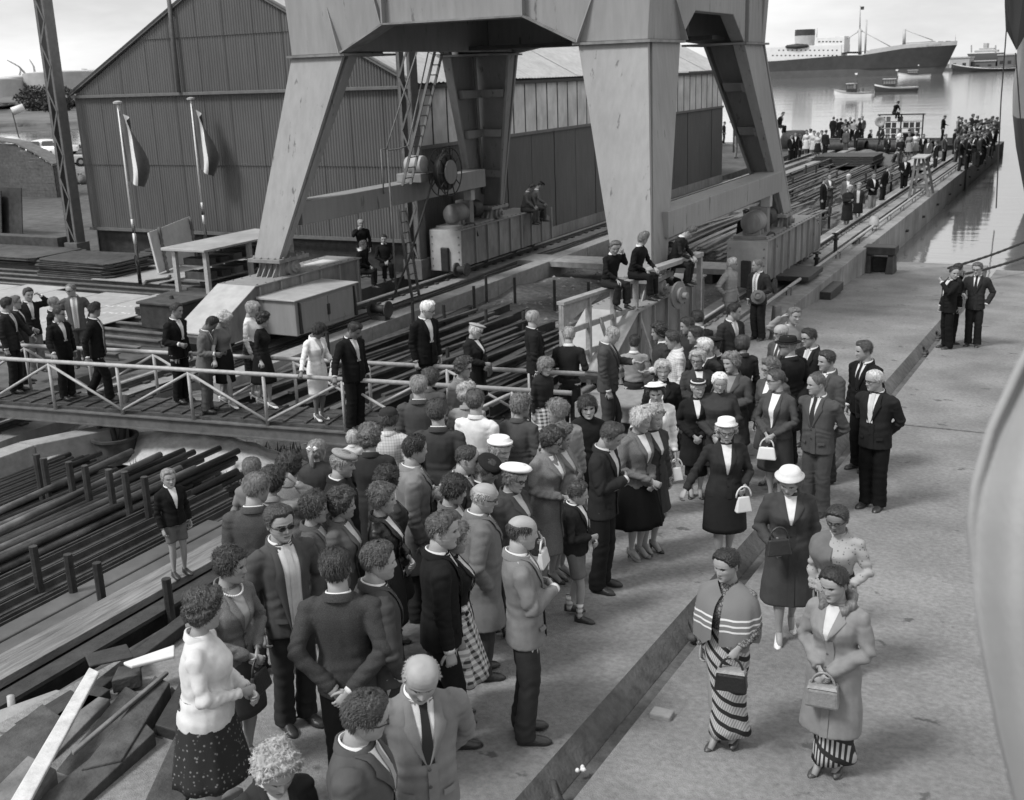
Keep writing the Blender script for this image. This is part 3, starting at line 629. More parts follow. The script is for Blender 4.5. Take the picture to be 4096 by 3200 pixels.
t=stack('pipe_stack','stack of thin dark pipes at the left edge','pipes',(-14,8,.6))
for lay in range(5):
    for k in range(17-lay):
        x=-14.9+.095*k+.045*lay; MB().tube([(x,3.0+r.uniform(0,.1),.72+.085*lay),(x+r.uniform(-.03,.03),12.2+r.uniform(-.7,.5),.72+.085*lay)],.042,7).build('pipe',M_steel,t,smooth=True)
t=stack('pipe_stack','stack of thick mottled pipes behind the bow-tie boy','pipes',(-12.4,8,.6))
M_mott=mat('mottled_pipe',.085,.6,.7,2.2,.2,20,n2=.5,scale2=1.2)
for lay in range(5):
    for k in range(15-lay):
        x=-13.15+.112*k+.055*lay; MB().tube([(x,2.6,.76+.11*lay),(x+r.uniform(-.04,.04),12.4+r.uniform(-1.6,.9),.76+.11*lay)],.050,9).build('pipe',M_mott if lay>1 and k%2 else M_steel,t,smooth=True)
for x,zz in((-12.7,1.32),(-12.1,1.34)): MB().tube([(x,5.2,zz-.02),(x-.5,12.3,zz)],.05,9).build('pipe',M_mott,t,smooth=True)
t=stack('angle_bar_stack','stack of dark angle bars in the left foreground','steel bars',(-10.8,7,.6))
for k in range(13):
    x=-11.45+.105*k; z=1.05+.03*(k%3)+.05*r.random(); m=MB(); y1=11.2+r.uniform(-.8,.8); m.box(x-.045,x+.045,1.8,y1,z,z+.012); m.box(x-.045,x-.033,1.8,y1,z+.012,z+.09); m.build('angle_bar',M_rust if k%3 else M_steel,t)
MB().box(-11.5,-10.1,1.8,10.8,.5,1.0).build('lower_bars',M_steel,t)
t=stack('box_beam_stack','row of smooth grey box beams below the bow-tie boy','beams',(-9.8,7,.6))
M_box=mat('grey_box_beam',.075,.6,.18,4,.1,20,n2=.25,scale2=.9)
for k,(x,z) in enumerate(((-10.0,1.28),(-9.68,1.28),(-9.85,.95),(-9.5,.95))): MB().box(x-.145,x+.145,1.2,10.6+.3*(k%2),z-.30,z).build('box_beam',M_box,t,bevel=.02)
t=stack('plank_stack','weathered pale planks lying along the slipway edge','planks',(-9.1,7,1))
M_plk=mat('weathered_plank',.16,.85,.45,4,.4,40,stretch=(6,.5,1),n2=.3)
for k,x in enumerate((-9.30,-9.13,-8.97)): MB().box(x-.075,x+.075,1.0,10.2-.3*k,1.33+.012*k,1.42+.012*k).build('plank',M_plk,t,bevel=.006)
MB().box(-9.4,-8.8,1.0,9.9,.9,1.32).build('plank_bed',M_steel,t)
t=stack('steel_joist','black steel joist beside the weathered planks','beam',(-8.65,6,.8))
m=MB(); m.box(-8.78,-8.56,.8,9.8,1.36,1.40); m.box(-8.68,-8.66,.8,9.8,1.0,1.36); m.box(-8.78,-8.56,.8,9.8,.97,1.0); m.build('joist',M_steel,t)
MB().tube([(-8.28,.9,1.33),(-8.2,8.6,1.36)],.075,10).build('steel_pipe',M_mott,None,smooth=True)
tag(bpy.data.objects['steel_pipe'],'single long pipe lying on pale sheeting in the left foreground','pipe')
tag(MB().box(-8.5,-7.78,.4,9.2,.6,1.22).build('pale_sheeting',M_kerb),'strip of pale concrete kerb between the joist and the slipway','kerb')
# timber and scrap in the near corner
def tim(name,label,px,z,hgt,m,cat='timber',bev=.01):
    """top face from four pixels at height z (first two near end), thickness hgt"""
    P=[onz(x,y,z) for x,y in px]; o=MB().hexa([p-np.array([0,0,hgt]) for p in P],P).build(name,m,bevel=bev); return tag(o,label,cat)
tim('timber_baulk','big dark square timber baulk pointing at the camera',((172,1640),(260,1620),(362,1455),(330,1440)),2.32,.22,M_woodd)
tim('timber_baulk','dark timber baulk right of the big one',((262,1628),(330,1615),(392,1490),(366,1462)),2.18,.20,M_woodd)
tim('timber_baulk','splintered dark timber lying left of the big baulk',((70,1702),(170,1690),(300,1480),(268,1462)),2.22,.2,M_woodd)
tim('timber_baulk','dark numbered timber block under the white board',((237,1452),(300,1437),(300,1418),(252,1420)),2.3,.12,M_woodd)
p=[onz(x,y,2.3-.06) for x,y in((262,1447),(300,1437))]
tim('pale_board','long pale board lying diagonally in the left corner',((18,1712),(62,1712),(212,1432),(190,1422)),2.44,.03,M_woodl,'board')
tim('white_board','short white board beside the pale jacketed woman',((262,1412),(280,1420),(372,1398),(372,1374)),2.42,.03,M_white,'board')
tim('steel_offcut','jagged dark steel plate offcut standing in the scrap',((180,1395),(190,1420),(285,1400),(270,1372)),2.36,.02,M_steel,'steel plate')
tim('steel_channel','dark steel channel lying across the scrap heap',((165,1480),(172,1500),(395,1330),(385,1310)),2.22,.10,M_steel,'beam')
tim('timber_batten','split pale batten lying across the dark baulks',((150,1600),(156,1606),(360,1432),(352,1430)),2.36,.03,M_wood,'batten')
tim('timber_baulk','broad grey timber along the left bottom edge',((-60,1660),(30,1700),(235,1490),(180,1478)),2.24,.18,M_wood)
tim('timber_planks','cracked grey plank end at the bottom edge by the curly haired person',((400,1706),(470,1706),(520,1680),(440,1660)),2.34,.05,M_wood,'plank')
tim('scrap_sheet','bent dark sheet lying on the left kerb',((0,1560),(20,1600),(205,1500),(150,1470)),2.2,.03,M_steel,'sheet')
tim('scrap_plate','grey torn sheet lying on the kerb at the left edge',((-20,1520),(-10,1560),(170,1480),(120,1470)),2.16,.03,M_kerb,'sheet')
tim('timber_packing','grey packing timber beneath the big dark baulk',((225,1680),(272,1672),(300,1640),(262,1640)),2.2,.1,M_wood,'timber')
for k,(px,z,hh_,m_,lb_) in enumerate(((((-90,1640),(-20,1720),(150,1540),(90,1500)),2.26,.2,M_woodd,'dark sunken timber at the left bottom edge'),(((20,1560),(70,1590),(235,1470),(200,1455)),2.24,.15,M_steel,'rusty girder lying under the pale board'),(((60,1720),(140,1740),(330,1560),(300,1530)),2.30,.2,M_woodd,'dark baulk wedged under the splintered timber'),(((300,1725),(390,1735),(430,1560),(390,1530)),2.32,.16,M_woodd,'dark sloping baulk before the flowered skirt'),(((330,1545),(380,1560),(430,1440),(400,1425)),2.27,.14,M_steel,'dark steel angle behind the flowered skirt'),(((-60,1730),(40,1760),(120,1640),(60,1610)),2.34,.16,M_wood,'grey plank end at the lower left corner'))): tim('scrap_timber',lb_,px,z,hh_,m_)
q=onz(20,1560,1.9); tag(MB().tube([(q[0],q[1],1.3),(q[0]+.02,q[1]+.05,2.2)],.03,8).build('steel_stake',M_rail,smooth=True),'pale thin post standing in the left bottom corner','stake')
# the number 5 on the block end
nb5=MB(); o5=onz(283,1440,2.22); ux=nrm(onz(300,1437,2.22)-onz(262,1447,2.22))
def seg5(a,b): nb5.beam(o5+ux*a[0]+at(a[1])+np.array([.0,-.03,0]),o5+ux*b[0]+at(b[1])+np.array([.0,-.03,0]),.01,.012,(0,-1,.3))
for a,b in(((.025,.06),(-.02,.06)),((-.02,.06),(-.02,.025)),((-.02,.025),(.02,.025)),((.02,.025),(.022,-.01)),((.022,-.01),(-.02,-.015))): seg5(a,b)
o=nb5.build('painted_number',M_rail,bpy.data.objects['timber_baulk.003'])
# --- mid yard: rolled sections lying under the footbridge and crane
t=stack('joist_stack','bundle of dark rolled steel sections under the footbridge','steel sections',(-12,20,.6))
for k in range(26):
    x=-14.6+.235*k; y0=15.2+.9*r.random()+.25*max(0,k-14); y1=24.5+2.*r.random()-.12*k; z=.92+.26*((k*7)%3)/3+.1*r.random(); sk=r.uniform(-.05,.15)
    m=MB(); m.beam((x,y0,z),(x+sk,y1,z),.17,.016); m.beam((x,y0,z-.10),(x+sk,y1,z-.10),.012,.19); m.beam((x,y0,z-.2),(x+sk,y1,z-.2),.17,.016)
    m.build('joist',(M_steel,M_rust,M_steel,M_box)[k%4],t)
for k in range(9):
    x=-14.4+.6*k; m=MB(); m.beam((x,16.0+.5*k*.3,1.22),(x+.9,24.2-.2*k,1.24),.10,.05); m.build('flat_bar',M_rust,t)
t=stack('cross_walkway','thick steel plate walkway laid across the yard behind the near crane leg','walkway',(-13,32.5,1))
MB().box(-16.3,-12.6,32.0,33.3,.98,1.14).build('plate',mat('walkway_plate',.27,.7,.25,5,.1),t); MB().box(-12.58,-9.3,32.05,33.25,.98,1.14).build('plate',MATS['walkway_plate'],t)
for x in(-15.5,-12.6,-10): MB().box(x-.1,x+.1,32.1,33.2,.5,.98).build('bearer',M_woodd,t)
t=stack('timber_stack','wide stack of long bowed planks between the crane rails','planks',(-12,42,.6))
M_pk2=mat('stacked_plank',.11,.85,.4,3,.3,30,stretch=(5,.5,1),n2=.35)
for k in range(30):
    x=-14.4+.165*k; z=1.0+.28*r.random(); bow=r.uniform(-.25,.25); y0=34.2+r.uniform(0,1.5); y1=46+r.uniform(-2,4); pts=[(x+bow*math.sin(math.pi*u)*.5+.2*u,lerp(y0,y1,u),z+.12*math.sin(math.pi*u*1.3)*(k%3)/2) for u in np.linspace(0,1,6)]
    m=MB(); 
    for a,b in zip(pts,pts[1:]): m.beam(a,b,.14,.045)
    m.build('plank',(M_pk2,M_rust,M_wood,M_pk2)[k%4],t)
t=stack('far_bar_stack','stacks of dark steel bars between stakes on the quay','steel bars',(-12,58,.6))
for k in range(34):
    x=-14.6+.17*k; z=.95+.34*r.random(); y0=49+r.uniform(0,5)+(.0 if k<22 else 2); y1=66+r.uniform(-4,6); MB().beam((x,y0,z),(x+r.uniform(-.2,.3),y1,z),.13,.06).build('bar',(M_steel,M_rust,M_pk2)[k%3],t)
t=stack('plate_stack','low stack of dark plates with a tarpaulin on the quay','steel plates',(-15,72,.6))
for k in range(6): MB().box(-16.2+.1*k+.1*r.random(),-12.2+.2*r.random(),70.2+.2*k,74.5,.9+.085*k,.96+.085*k).build('plate',M_steel,t)
def tarp(u,v):
    x=-17.2+6.4*u; y=73.2+5.5*v; e=math.sin(math.pi*min(1,max(0,u)))**.6*math.sin(math.pi*v)**.6
    return (x,y,.70+.55*e*(.7+.3*math.sin(u*9+v*4))+.14*abs(math.sin(u*19+v*5))*e+.12*abs(math.sin(v*15-u*11))*e)
tag(MB().grid(tarp,40,30).build('tarpaulin',mat('tarpaulin',.12,.85,.25,3,.5,10,n2=.2),smooth=True),'crumpled grey tarpaulin heaped over goods on the quay','tarpaulin')
# sand heap, tub and bits under the bridge
def heap(u,v):
    a=onz(lerp(275,600,u),lerp(948,1000,u),.8); return (a[0]+.0,a[1]-.55+1.4*v,.66+.50*math.sin(math.pi*v)**1.2*(math.sin(math.pi*min(1,u*.9+.1))**.5)+.03*math.sin(u*40)*math.sin(v*17))
tag(MB().grid(heap,40,16).build('sand_heap',mat('pale_sand',.42,.95,.2,9,.6,40,n2=.15),smooth=True),'low ridge of pale sand under the footbridge','sand')
c=onz(252,985,.62); t=thing('steel_tub','round dark steel tub standing under the footbridge','tub',(c[0],c[1],.6))
MB().lathe([(0,.02),(.30,.02),(.36,.42),(.40,.44),(.40,.48),(.34,.48),(.29,.08),(0,.08)],(c[0],c[1],.62),24,cap=False).build('tub_body',M_rust,t,smooth=True,auto=40)
MB().tube([(c[0]-.3,c[1]-.05,1.0),(c[0]-.32,c[1],1.35),(c[0]-.1,c[1]+.05,1.3),(c[0]+.0,c[1],1.0)],.05,8).build('bent_handle',M_rust,t,smooth=True)
MB().tube([(c[0]+.05,c[1]+.1,1.0),(c[0]+.08,c[1]+.3,1.75)],.06,8).build('pipe_stub',M_rust,t,smooth=True)
c=onz(110,965,.9); tag(MB().box(c[0]-.45,c[0]+.35,c[1]-.35,c[1]+.3,.55,.95).build('concrete_block',M_kerb,bevel=.02),'pale square concrete block among the thin pipes','block')
gr=MB(); rr=random.Random(5)
for k in range(900):
    px=rr.uniform(280,640); py=rr.uniform(945,1040)
    p=onz(px,py,.72); h=rr.uniform(.05,.22); a=rr.uniform(0,6.3); dx,dy=.02*math.cos(a),.02*math.sin(a)
    gr.add([(p[0]-dx,p[1]-dy,.6),(p[0]+dx,p[1]+dy,.6),(p[0]+rr.uniform(-.08,.08),p[1]+rr.uniform(-.08,.08),.65+h)],[(0,1,2)])
o=gr.build('weeds',M_grass); o['kind']='stuff'; tag(o,'sparse weeds growing on the sand beside the steel stacks','weeds')
gv=MB()
for k in range(700):
    x,y=rr.uniform(-15,-8.8),rr.uniform(13.5,34); s=rr.uniform(.015,.06); z=yard_h(x,y)
    gv.add([(x-s,y-s,z),(x+s,y-s*.6,z),(x+s*.7,y+s,z),(x-s*.8,y+s*.7,z),(x,y,z+s)],[(0,1,4),(1,2,4),(2,3,4),(3,0,4)])
o=gv.build('rubble',M_kerb); o['kind']='stuff'; tag(o,'scattered stones and rubble on the sandy yard','rubble')
# ================================================================== plate yard on the left
t=thing('skid_rails','long parallel steel skid rails covering the plate yard','rails',(-26,22,.9))
for k in range(19):
    y=17.2+.66*k; x0=-42; x1=-19.2 if y<24.5 else -20.5
    m=MB(); m.box(x0,x1,y-.075,y+.075,1.10,1.13); m.box(x0,x1,y-.012,y+.012,.96,1.10); m.build('skid_rail',mat('skid_rail_steel',.11,.45,.3,5,.1,n2=.2),t)
t=thing('loose_plates','pale steel plates laid side by side on the skid rails','steel plates',(-26,20,1.1))
for k in range(8):
    x1=-21.9-1.75*k; MB().hexa([(x1-1.72,17.6+.1*(k%2),1.135),(x1,17.6+.1*(k%2),1.135),(x1,23.7-.25*(k%3),1.135),(x1-1.72,23.7-.25*(k%3),1.135)],[(x1-1.72,17.6+.1*(k%2),1.155),(x1,17.6+.1*(k%2),1.155),(x1,23.7-.25*(k%3),1.155),(x1-1.72,23.7-.25*(k%3),1.155)]).build('plate',M_plate,t)
ck=MB()
for j,(x0,y0) in enumerate(((-24.6,21.6),(-23.4,21.0))):
    for k in range(14): ck.box(x0+.12*k,x0+.12*k+.07,y0+.05*k*0+.05*math.sin(k*2.)+.03*k,y0+.08+.05*math.sin(k*2.)+.03*k,1.156,1.158)
ck.build('chalk_writing',M_white,t)
def plates(label,x0,x1,y0,y1,n,z0=1.15,notch=True):
    t=thing('plate_stack',label,'steel plates',((x0+x1)/2,(y0+y1)/2,z0))
    for k in range(n):
        j=lambda: r.uniform(-.12,.12); a,b,c_,e=(x0+j(),y0+j()),(x1+j(),y0+j()),(x1+j(),y1+j()),(x0+j(),y1+j()); z=z0+.055*k
        MB().prism([(a[0]+.2,a[1],z),(b[0]-.2,b[1],z),(b[0],b[1]+.2,z),(c_[0],c_[1]-.2,z),(c_[0]-.2,c_[1],z),(e[0]+.2,e[1],z),(e[0],e[1]-.2,z),(a[0],a[1]+.2,z)],(0,0,.03)).build('plate',M_rust if k%3 else M_box,t)
plates('stack of cut steel frames between the two flagpoles',-30.4,-27.0,25.2,27.2,9)
plates('low stack of cut plates at the left edge of the plate yard',-38,-31.5,26.2,28.5,6)
plates('stack of plates behind the far flagpole',-28.6,-26.9,28.0,29.3,8)
plates('few holed plates lying beside the crane shelf',-22.8,-20.6,22.6,24.4,4)
t=thing('plate_rack','dark plates standing upright in racks by the wooden hut','plates',(-40,32,1))
for k in range(12):
    x0=-52+1.0*k; MB().hexa([(x0-4,31+.35*k*.6,.95),(x0+1.,30.6+.35*k*.6,.95),(x0+1.,30.64+.35*k*.6,.95),(x0-4,31.04+.35*k*.6,.95)],[(x0-4,31.3+.35*k*.6,2.6+.12*(k%4)),(x0+1.,30.9+.35*k*.6,2.6+.12*(k%4)),(x0+1.,30.94+.35*k*.6,2.6+.12*(k%4)),(x0-4,31.34+.35*k*.6,2.6+.12*(k%4))]).build('plate',M_steel,t)
t=thing('steel_trough','long dark steel channel resting before the upright plates','beam',(-34,29,1))
MB().box(-36.5,-33,28.6,29.1,1.2,1.75).build('channel',M_rust,t,bevel=.02)
def ysupport(label,x0,x1,y,z): 
    o=MB().box(x0,x1,y,y+.3,.95,z).build('sleeper',M_woodd,bevel=.02); return tag(o,label,'sleeper')
# leaning slab
t=thing('leaning_slab','pale square slab slung with rope propped up in the plate yard','slab',(-26.4,27.5,1.15))
c0,c1=np.array([-26.0,26.2,1.2]),np.array([-26.95,29.0,1.2]); up=np.array([-.12,0.0,1.22])
n_=np.array([.06,.02,.02]); MB().hexa([c0,c0+n_,c1+n_,c1],[c0+up*1.05+np.array([-.0,-.1,0]),c0+up*1.05+n_+np.array([-.0,-.1,0]),c1+up*1.15+n_,c1+up*1.15]).build('slab',mat('pale_slab',.52,.8,.1,4,.1,30,n2=.08),t,bevel=.01)
MB().box(-27.6,-24.8,25.0,29.6,1.135,1.165).build('base_plate',M_plate,t)
for u in(.18,.97):
    p=lerp(c0,c1,u); MB().tube([p+up*1.1+np.array([.1,0,.05])]+[p+up*k+np.array([.11+.02*math.sin(k*40),.02*math.cos(k*40),0]) for k in np.linspace(1.,.05,14)]+[p+np.array([.25,-.1,0])],.05,7).build('rope',M_wood,t,smooth=True)
MB().tube([np.array([-25.3,26.0,1.2]),np.array([-25.0,25.6,1.2]),np.array([-25.3,25.0,1.2]),np.array([-25.0,24.6,1.2])],.05,7).build('rope_tail',M_wood,t,smooth=True)
# shelf of steel samples beside the crane leg
t=thing('open_shelf','open steel shelf rack with a sloping pale top beside the crane leg','shelf',(-21,25,1))
sx0,sx1,sy0,sy1=-22.6,-21.4,23.4,27.2
MB().hexa([(sx0-.2,sy0-.2,2.5),(sx1+.15,sy0-.2,2.5),(sx1+.15,sy1,2.5),(sx0-.2,sy1,2.5)],[(sx0-.2,sy0-.2,2.58),(sx1+.15,sy0-.2,2.56),(sx1+.15,sy1,2.56),(sx0-.2,sy1,2.58)]).build('top_board',M_plate,t,bevel=.01)
for x in(sx0+.1,sx1): 
    for y in(sy0,25.2,sy1-.1): MB().box(x-.06,x+.06,y-.06,y+.06,.95,2.5).build('post',M_rail,t)
for z in(1.25,1.65,2.05):
    MB().box(sx0+.17,sx1-.07,sy0+.07,sy1-.17,z,z+.03).build('shelf_board',M_crane2,t)
    for k in range(6): MB().box(sx0+.25,sx1-.1,sy0+.15+.55*k,sy0+.5+.55*k,z+.032,z+.16+.1*r.random()).build('stored_piece',(M_rust,M_steel,M_box)[k%3],t)
# flagpoles
def cloth_flag(name,t,p0,hw,hl,bands):
    for i,(v,pat) in enumerate(bands):
        def fn(u,w_):
            q=(i+u)/len(bands)                      # across the stripes
            x=p0[0]+.58*q*(.45+.55*math.sin(math.pi*min(1,w_*.75+.12)))+.04*math.sin(w_*7+q*3); y=p0[1]-.14*math.sin(q*8+w_*4)*q; z=p0[2]-hl*w_*(1.-.05*q)-hw*q*.55
            return (x+.20*q*math.sin(w_*2.2),y,z)
        o=MB().grid(fn,6,22).build(name,cloth(v),t,smooth=True)
def pole(label,p,z,h):
    t=thing('flagpole',label,'flagpole',(p[0],p[1],z))
    for k in range(5):
        a,b=[(0,.23),(.23,.29),(.29,.33),(.33,.37),(.37,1.)][k]; MB().tube([(p[0],p[1],z+h*a),(p[0],p[1],z+h*b)],[.055-.02*a,.055-.02*b],10).build('pole_section',M_steel if k in(0,2) else M_white,t,smooth=True)
    MB().lathe([(.04,0),(.13,.01),(.13,.06),(.04,.09),(0,.09)],(p[0],p[1],z+h),14).build('cap',M_rail,t,smooth=True,auto=40)
    MB().tube([(p[0]+.05,p[1]-.04,z+h-.1),(p[0]+.09,p[1]-.06,z+1.2),(p[0]+.05,p[1]-.06,z+.7)],.012,5).build('halyard',M_wood,t)
    MB().tube([(p[0]+.06+.07*math.cos(a),p[1]-.09,z+.72+.16*math.sin(a)) for a in np.linspace(0,12.4,30)],.018,5).build('halyard_coil',M_wood,t,smooth=True)
    return t,p
def flagpole(label,base,topz,bands,flen,fw):
    z=1.17; p=np.array([base[0],base[1],z]); h=topz-z
    t,p=pole(label,p,z,h)
    cloth_flag('flag_stripe',t,(p[0]+.03,p[1]-.02,topz-.18),fw,flen,bands); return t
flagpole('striped flagpole with a drooping tricolour nearest the left edge',(-25.33,24.78),6.39,((.10,0),(.60,0),(.06,0)),2.0,.55)
flagpole('striped flagpole with a drooping flag next to the propped slab',(-26.42,29.0),6.38,((.10,0),(.60,0),(.06,0)),2.0,.7)
# welding set on the bridge side
c=onz(372,690,1.2); t=thing('winch_box','dark welding box with coiled cables beside the footbridge','machine',(c[0],c[1],1.1))
MB().box(c[0]-.6,c[0]+.6,c[1]-.5,c[1]+.5,1.15,1.75).build('case',M_steel,t,bevel=.03); MB().box(c[0]-.65,c[0]+.65,c[1]-.55,c[1]+.55,1.75,1.82).build('lid',M_rust,t,bevel=.02)
MB().lathe([(.06,0),(.05,.08),(.0,.1)],(c[0],c[1],1.82),10).build('knob',M_steel,t)
MB().tube([(c[0]-.7+.2*math.cos(a),c[1]-.3+.1*math.sin(a),1.45+.02*a/3) for a in np.linspace(0,25,60)],.03,5).build('cable_coil',M_black,t,smooth=True)
# ================================================================== quay furniture
def stepbox(label,x0,x1,y0,y1,z0,z1):
    return tag(MB().box(x0,x1,y0,y1,z0,z1).build('step_plate',M_steel,bevel=.015),label,'step')
stepbox('dark steel step plate bridging the trench by the quay wall',-8.6,-6.75,30.6,32.4,1.16,1.30)
stepbox('lower dark steel step against the slipway wall',-6.95,-6.2,30.9,32.6,.62,.86)
c=onslip(1855,580); t=thing('mooring_block','dark hollow timber block at the foot of the quay wall','block',(c[0],c[1],slipz(c[1])))
z=slipz(38.1)
for x in(-6.45,-5.75): MB().hexa([(x-.12,37.6,z),(x+.12,37.6,z),(x+.12,38.5,z),(x-.12,38.5,z)],[(x-.08,37.75,z+.62),(x+.08,37.75,z+.62),(x+.08,38.4,z+.62),(x-.08,38.4,z+.62)]).build('side',M_steel,t,bevel=.01)
MB().box(-6.6,-5.6,37.7,38.45,z+.62,z+.88).build('cap',M_steel,t,bevel=.02); MB().box(-6.55,-5.65,38.1,38.4,z+.02,z+.5).build('back',M_steel,t)
for k,(y,lab) in enumerate(((36.5,'black hydrant valve standing by the pipe near the crane'),(35.0,'shorter black valve standing in the trench'),)):
    t=thing('hydrant',lab,'hydrant',(-7.25-.25*k,y,.6)); MB().lathe([(.09,0),(.06,.08),(.06,.55),(.1,.57),(.1,.62),(.05,.64),(.05,.75)],(-7.25-.25*k,y,.9-.4*k),12).build('valve_body',M_black,t,smooth=True,auto=40)
    MB().tube([(-7.25-.25*k+.12*math.cos(a),y+.12*math.sin(a),1.66-.4*k) for a in np.linspace(0,6.3,15)],.016,6).build('hand_wheel',M_steel,t,smooth=True)
t=thing('pipe_flange','pale pipe joint lying on the quay wall pipe','pipe joint',(-6.95,44,1.2))
MB().lathe([(.06,0),(.17,.02),(.19,.1),(.14,.35),(0,.36)],(-7.0,41.8,1.2),14,(0,.3,1)).build('bell',M_plate,t,smooth=True,auto=40); MB().tube([(-7.0,38,1.18),(-7.02,40.,1.2)],.07,10).build('sleeve',M_black,t,smooth=True)
# trestle ladder on the wall
t=thing('wooden_trestle','pale wooden trestle standing astride the quay wall','trestle',(-7.2,53,1.1))
zt=2.72
for y in(53.0,54.2):
    for x0,x1 in((-7.45,-7.25),(-6.6,-6.95)): MB().beam((x0,y+(y-53.6)*.3,1.07 if x0>-7.2 else .5),(x1,y,zt),.11,.06,(0,1,0)).build('leg',M_wood,t)
    for k in range(3): MB().beam((-7.4+.05*k,y,1.45+.45*k),(-6.7-.08*k,y,1.45+.45*k),.06,.1).build('rung',M_wood,t)
MB().box(-7.4,-6.8,52.7,54.6,zt,zt+.06).build('top_board',M_plate,t,bevel=.01)
for x in(-7.42,-6.72): MB().beam((x,53.0,1.6),(x,54.2,1.6),.05,.1).build('side_rail',M_wood,t)
# notice board rack
t=thing('tally_board','tall open rack hung with small dark tally plates at the quay end','board',(-13.4,89.5,1))
A,B=onz(1873,302,1.1),onz(1963,299,1.1); A=np.array([-14.9,89.,1.]); B=np.array([-11.9,89.4,1.])
for p in(A,lerp(A,B,.5),B): MB().beam(p,p+at(2.05),.09,.09,(1,0,0)).build('post',M_steel,t)
MB().beam(A+at(2.05)+np.array([-.15,0,0]),B+at(2.05)+np.array([.15,0,0]),.35,.08).build('top_board',M_steel,t)
for k in range(3): MB().beam(A+at(.55+.5*k),B+at(.55+.5*k),.04,.04).build('rail',M_steel,t)
for row in range(4):
    for k in range(7 if row<3 else 4):
        if (row*7+k)%6==5: continue
        p=lerp(A,B,.07+.137*k); z=.42+.42*row; w_=.15 if (k+row)%3 else .19
        MB().box(p[0]-w_,p[0]+w_,p[1]-.06,p[1]-.03,1+z-.16,1+z+.22).build('tally_plate',M_trim if (k*row)%2 else M_steel,t)
# loudspeaker on a tripod
c=onz(1880,330,.8); c=np.array([-13.0,78.,.75]); t=thing('loudspeaker','pale horn loudspeaker on a tripod amid the quay crowd','loudspeaker',c)
MB().lathe([(.04,-.5),(.06,-.3),(.13,-.12),(.27,-.02),(.34,.03),(.33,.04),(.2,.0),(.06,-.08),(0,-.08)],c+np.array([0,-.1,2.35]),20,(.15,-1,0)).build('horn',M_plate,t,smooth=True)
MB().tube([c+at(.9),c+at(2.35)],.03,8).build('mast',M_steel,t)
for a in(0,2.1,4.2): MB().tube([c+at(1.3),c+np.array([.5*math.cos(a),.5*math.sin(a),0])],.022,6).build('leg',M_steel,t)
# bench boards, pipes and drums at the quay end
tag(MB().box(-10.2,-8.6,66.5,74,1.02,1.12).build('gangplank',M_plate),'pale plate walkway beside the far crane rail','plate')
for k,(x,y,lab) in enumerate(((-10.2,82,'black pipe mouth lying near the quay tip'),(-14.6,82.5,'black pipe mouth beside the tally board'))):
    MB().lathe([(.42,0),(.42,4.5),(.36,4.5),(.36,0)],(x,y,1.2),18,(-1,.25,0),cap=False).build('big_pipe',M_steel,smooth=True,auto=40); o=COL.objects[-1]
    tag(o,lab,'pipe')
t=thing('brazier','round dark brazier on legs near the quay tip','brazier',(-11.3,79,.8)); MB().lathe([(0,.9),(.35,.9),(.5,1.5),(.55,1.5),(.55,1.55),(.45,1.5)],(-11.3,79.5,.75),16,cap=False).build('bowl',M_rust,t,smooth=True)
for a in(.4,2.5,4.6): MB().tube([(-11.3+.5*math.cos(a),79.5+.5*math.sin(a),.7),(-11.3+.3*math.cos(a),79.5+.3*math.sin(a),1.7)],.025,6).build('leg',M_steel,t)
tag(MB().box(-20.,-8.6,87.2,87.9,1.02,1.45).build('timber_kerb',M_woodd),'long dark timber kerb along the end of the quay','kerb')
t=thing('winch_platform','dark scaffold platform with machinery at the far left of the quay','platform',(-21,82,.9))
for x in(-23.4,-20.9): 
    for y in(80.5,82.5): MB().box(x-.07,x+.07,y-.07,y+.07,.9,3.0).build('post',M_steel,t)
MB().box(-23.7,-20.6,80.3,82.8,3.0,3.12).build('deck',M_rail,t)
for k in range(5): MB().box(-23.3+.5*k,-23.2+.5*k,80.4,80.5,.95,3.).build('slat',M_wood,t)
t=thing('covered_machine','dark tarpaulin covered machine behind the white dressed women','machine',(-19.5,84,.9))
def cov(u,v): a=2*math.pi*u; e=math.sin(math.pi*.5*min(1,v*1.1)); return (-20.2+1.1*math.cos(a)*math.cos(math.pi*.5*v)**.5*(1+.1*math.sin(a*5)),85+1.0*math.sin(a)*math.cos(math.pi*.5*v)**.5,.9+1.3*e+.1*math.sin(a*4)*(1-v))
MB().grid(cov,28,10,wrap=True).build('cover',M_steel,t,smooth=True)
t=thing('quay_ladder','thin iron ladder fixed to the outer face of the quay wall','ladder',(-6.4,66,1))
for y in(65.8,66.25): MB().tube([(-6.42,y,-1.5),(-6.42,y,1.9)],.025,6).build('stile',M_black,t)
for k in range(9): MB().tube([(-6.42,65.8,-1.2+.35*k),(-6.42,66.25,-1.2+.35*k)],.016,5).build('rung',M_black,t)
for k in range(9): tag(MB().box(-6.5,-6.40,46+4.5*k,46.25+4.5*k,.45,.52).build('wall_bracket',M_black),'small black iron bracket on the quay wall face','bracket','brackets on the quay wall face')
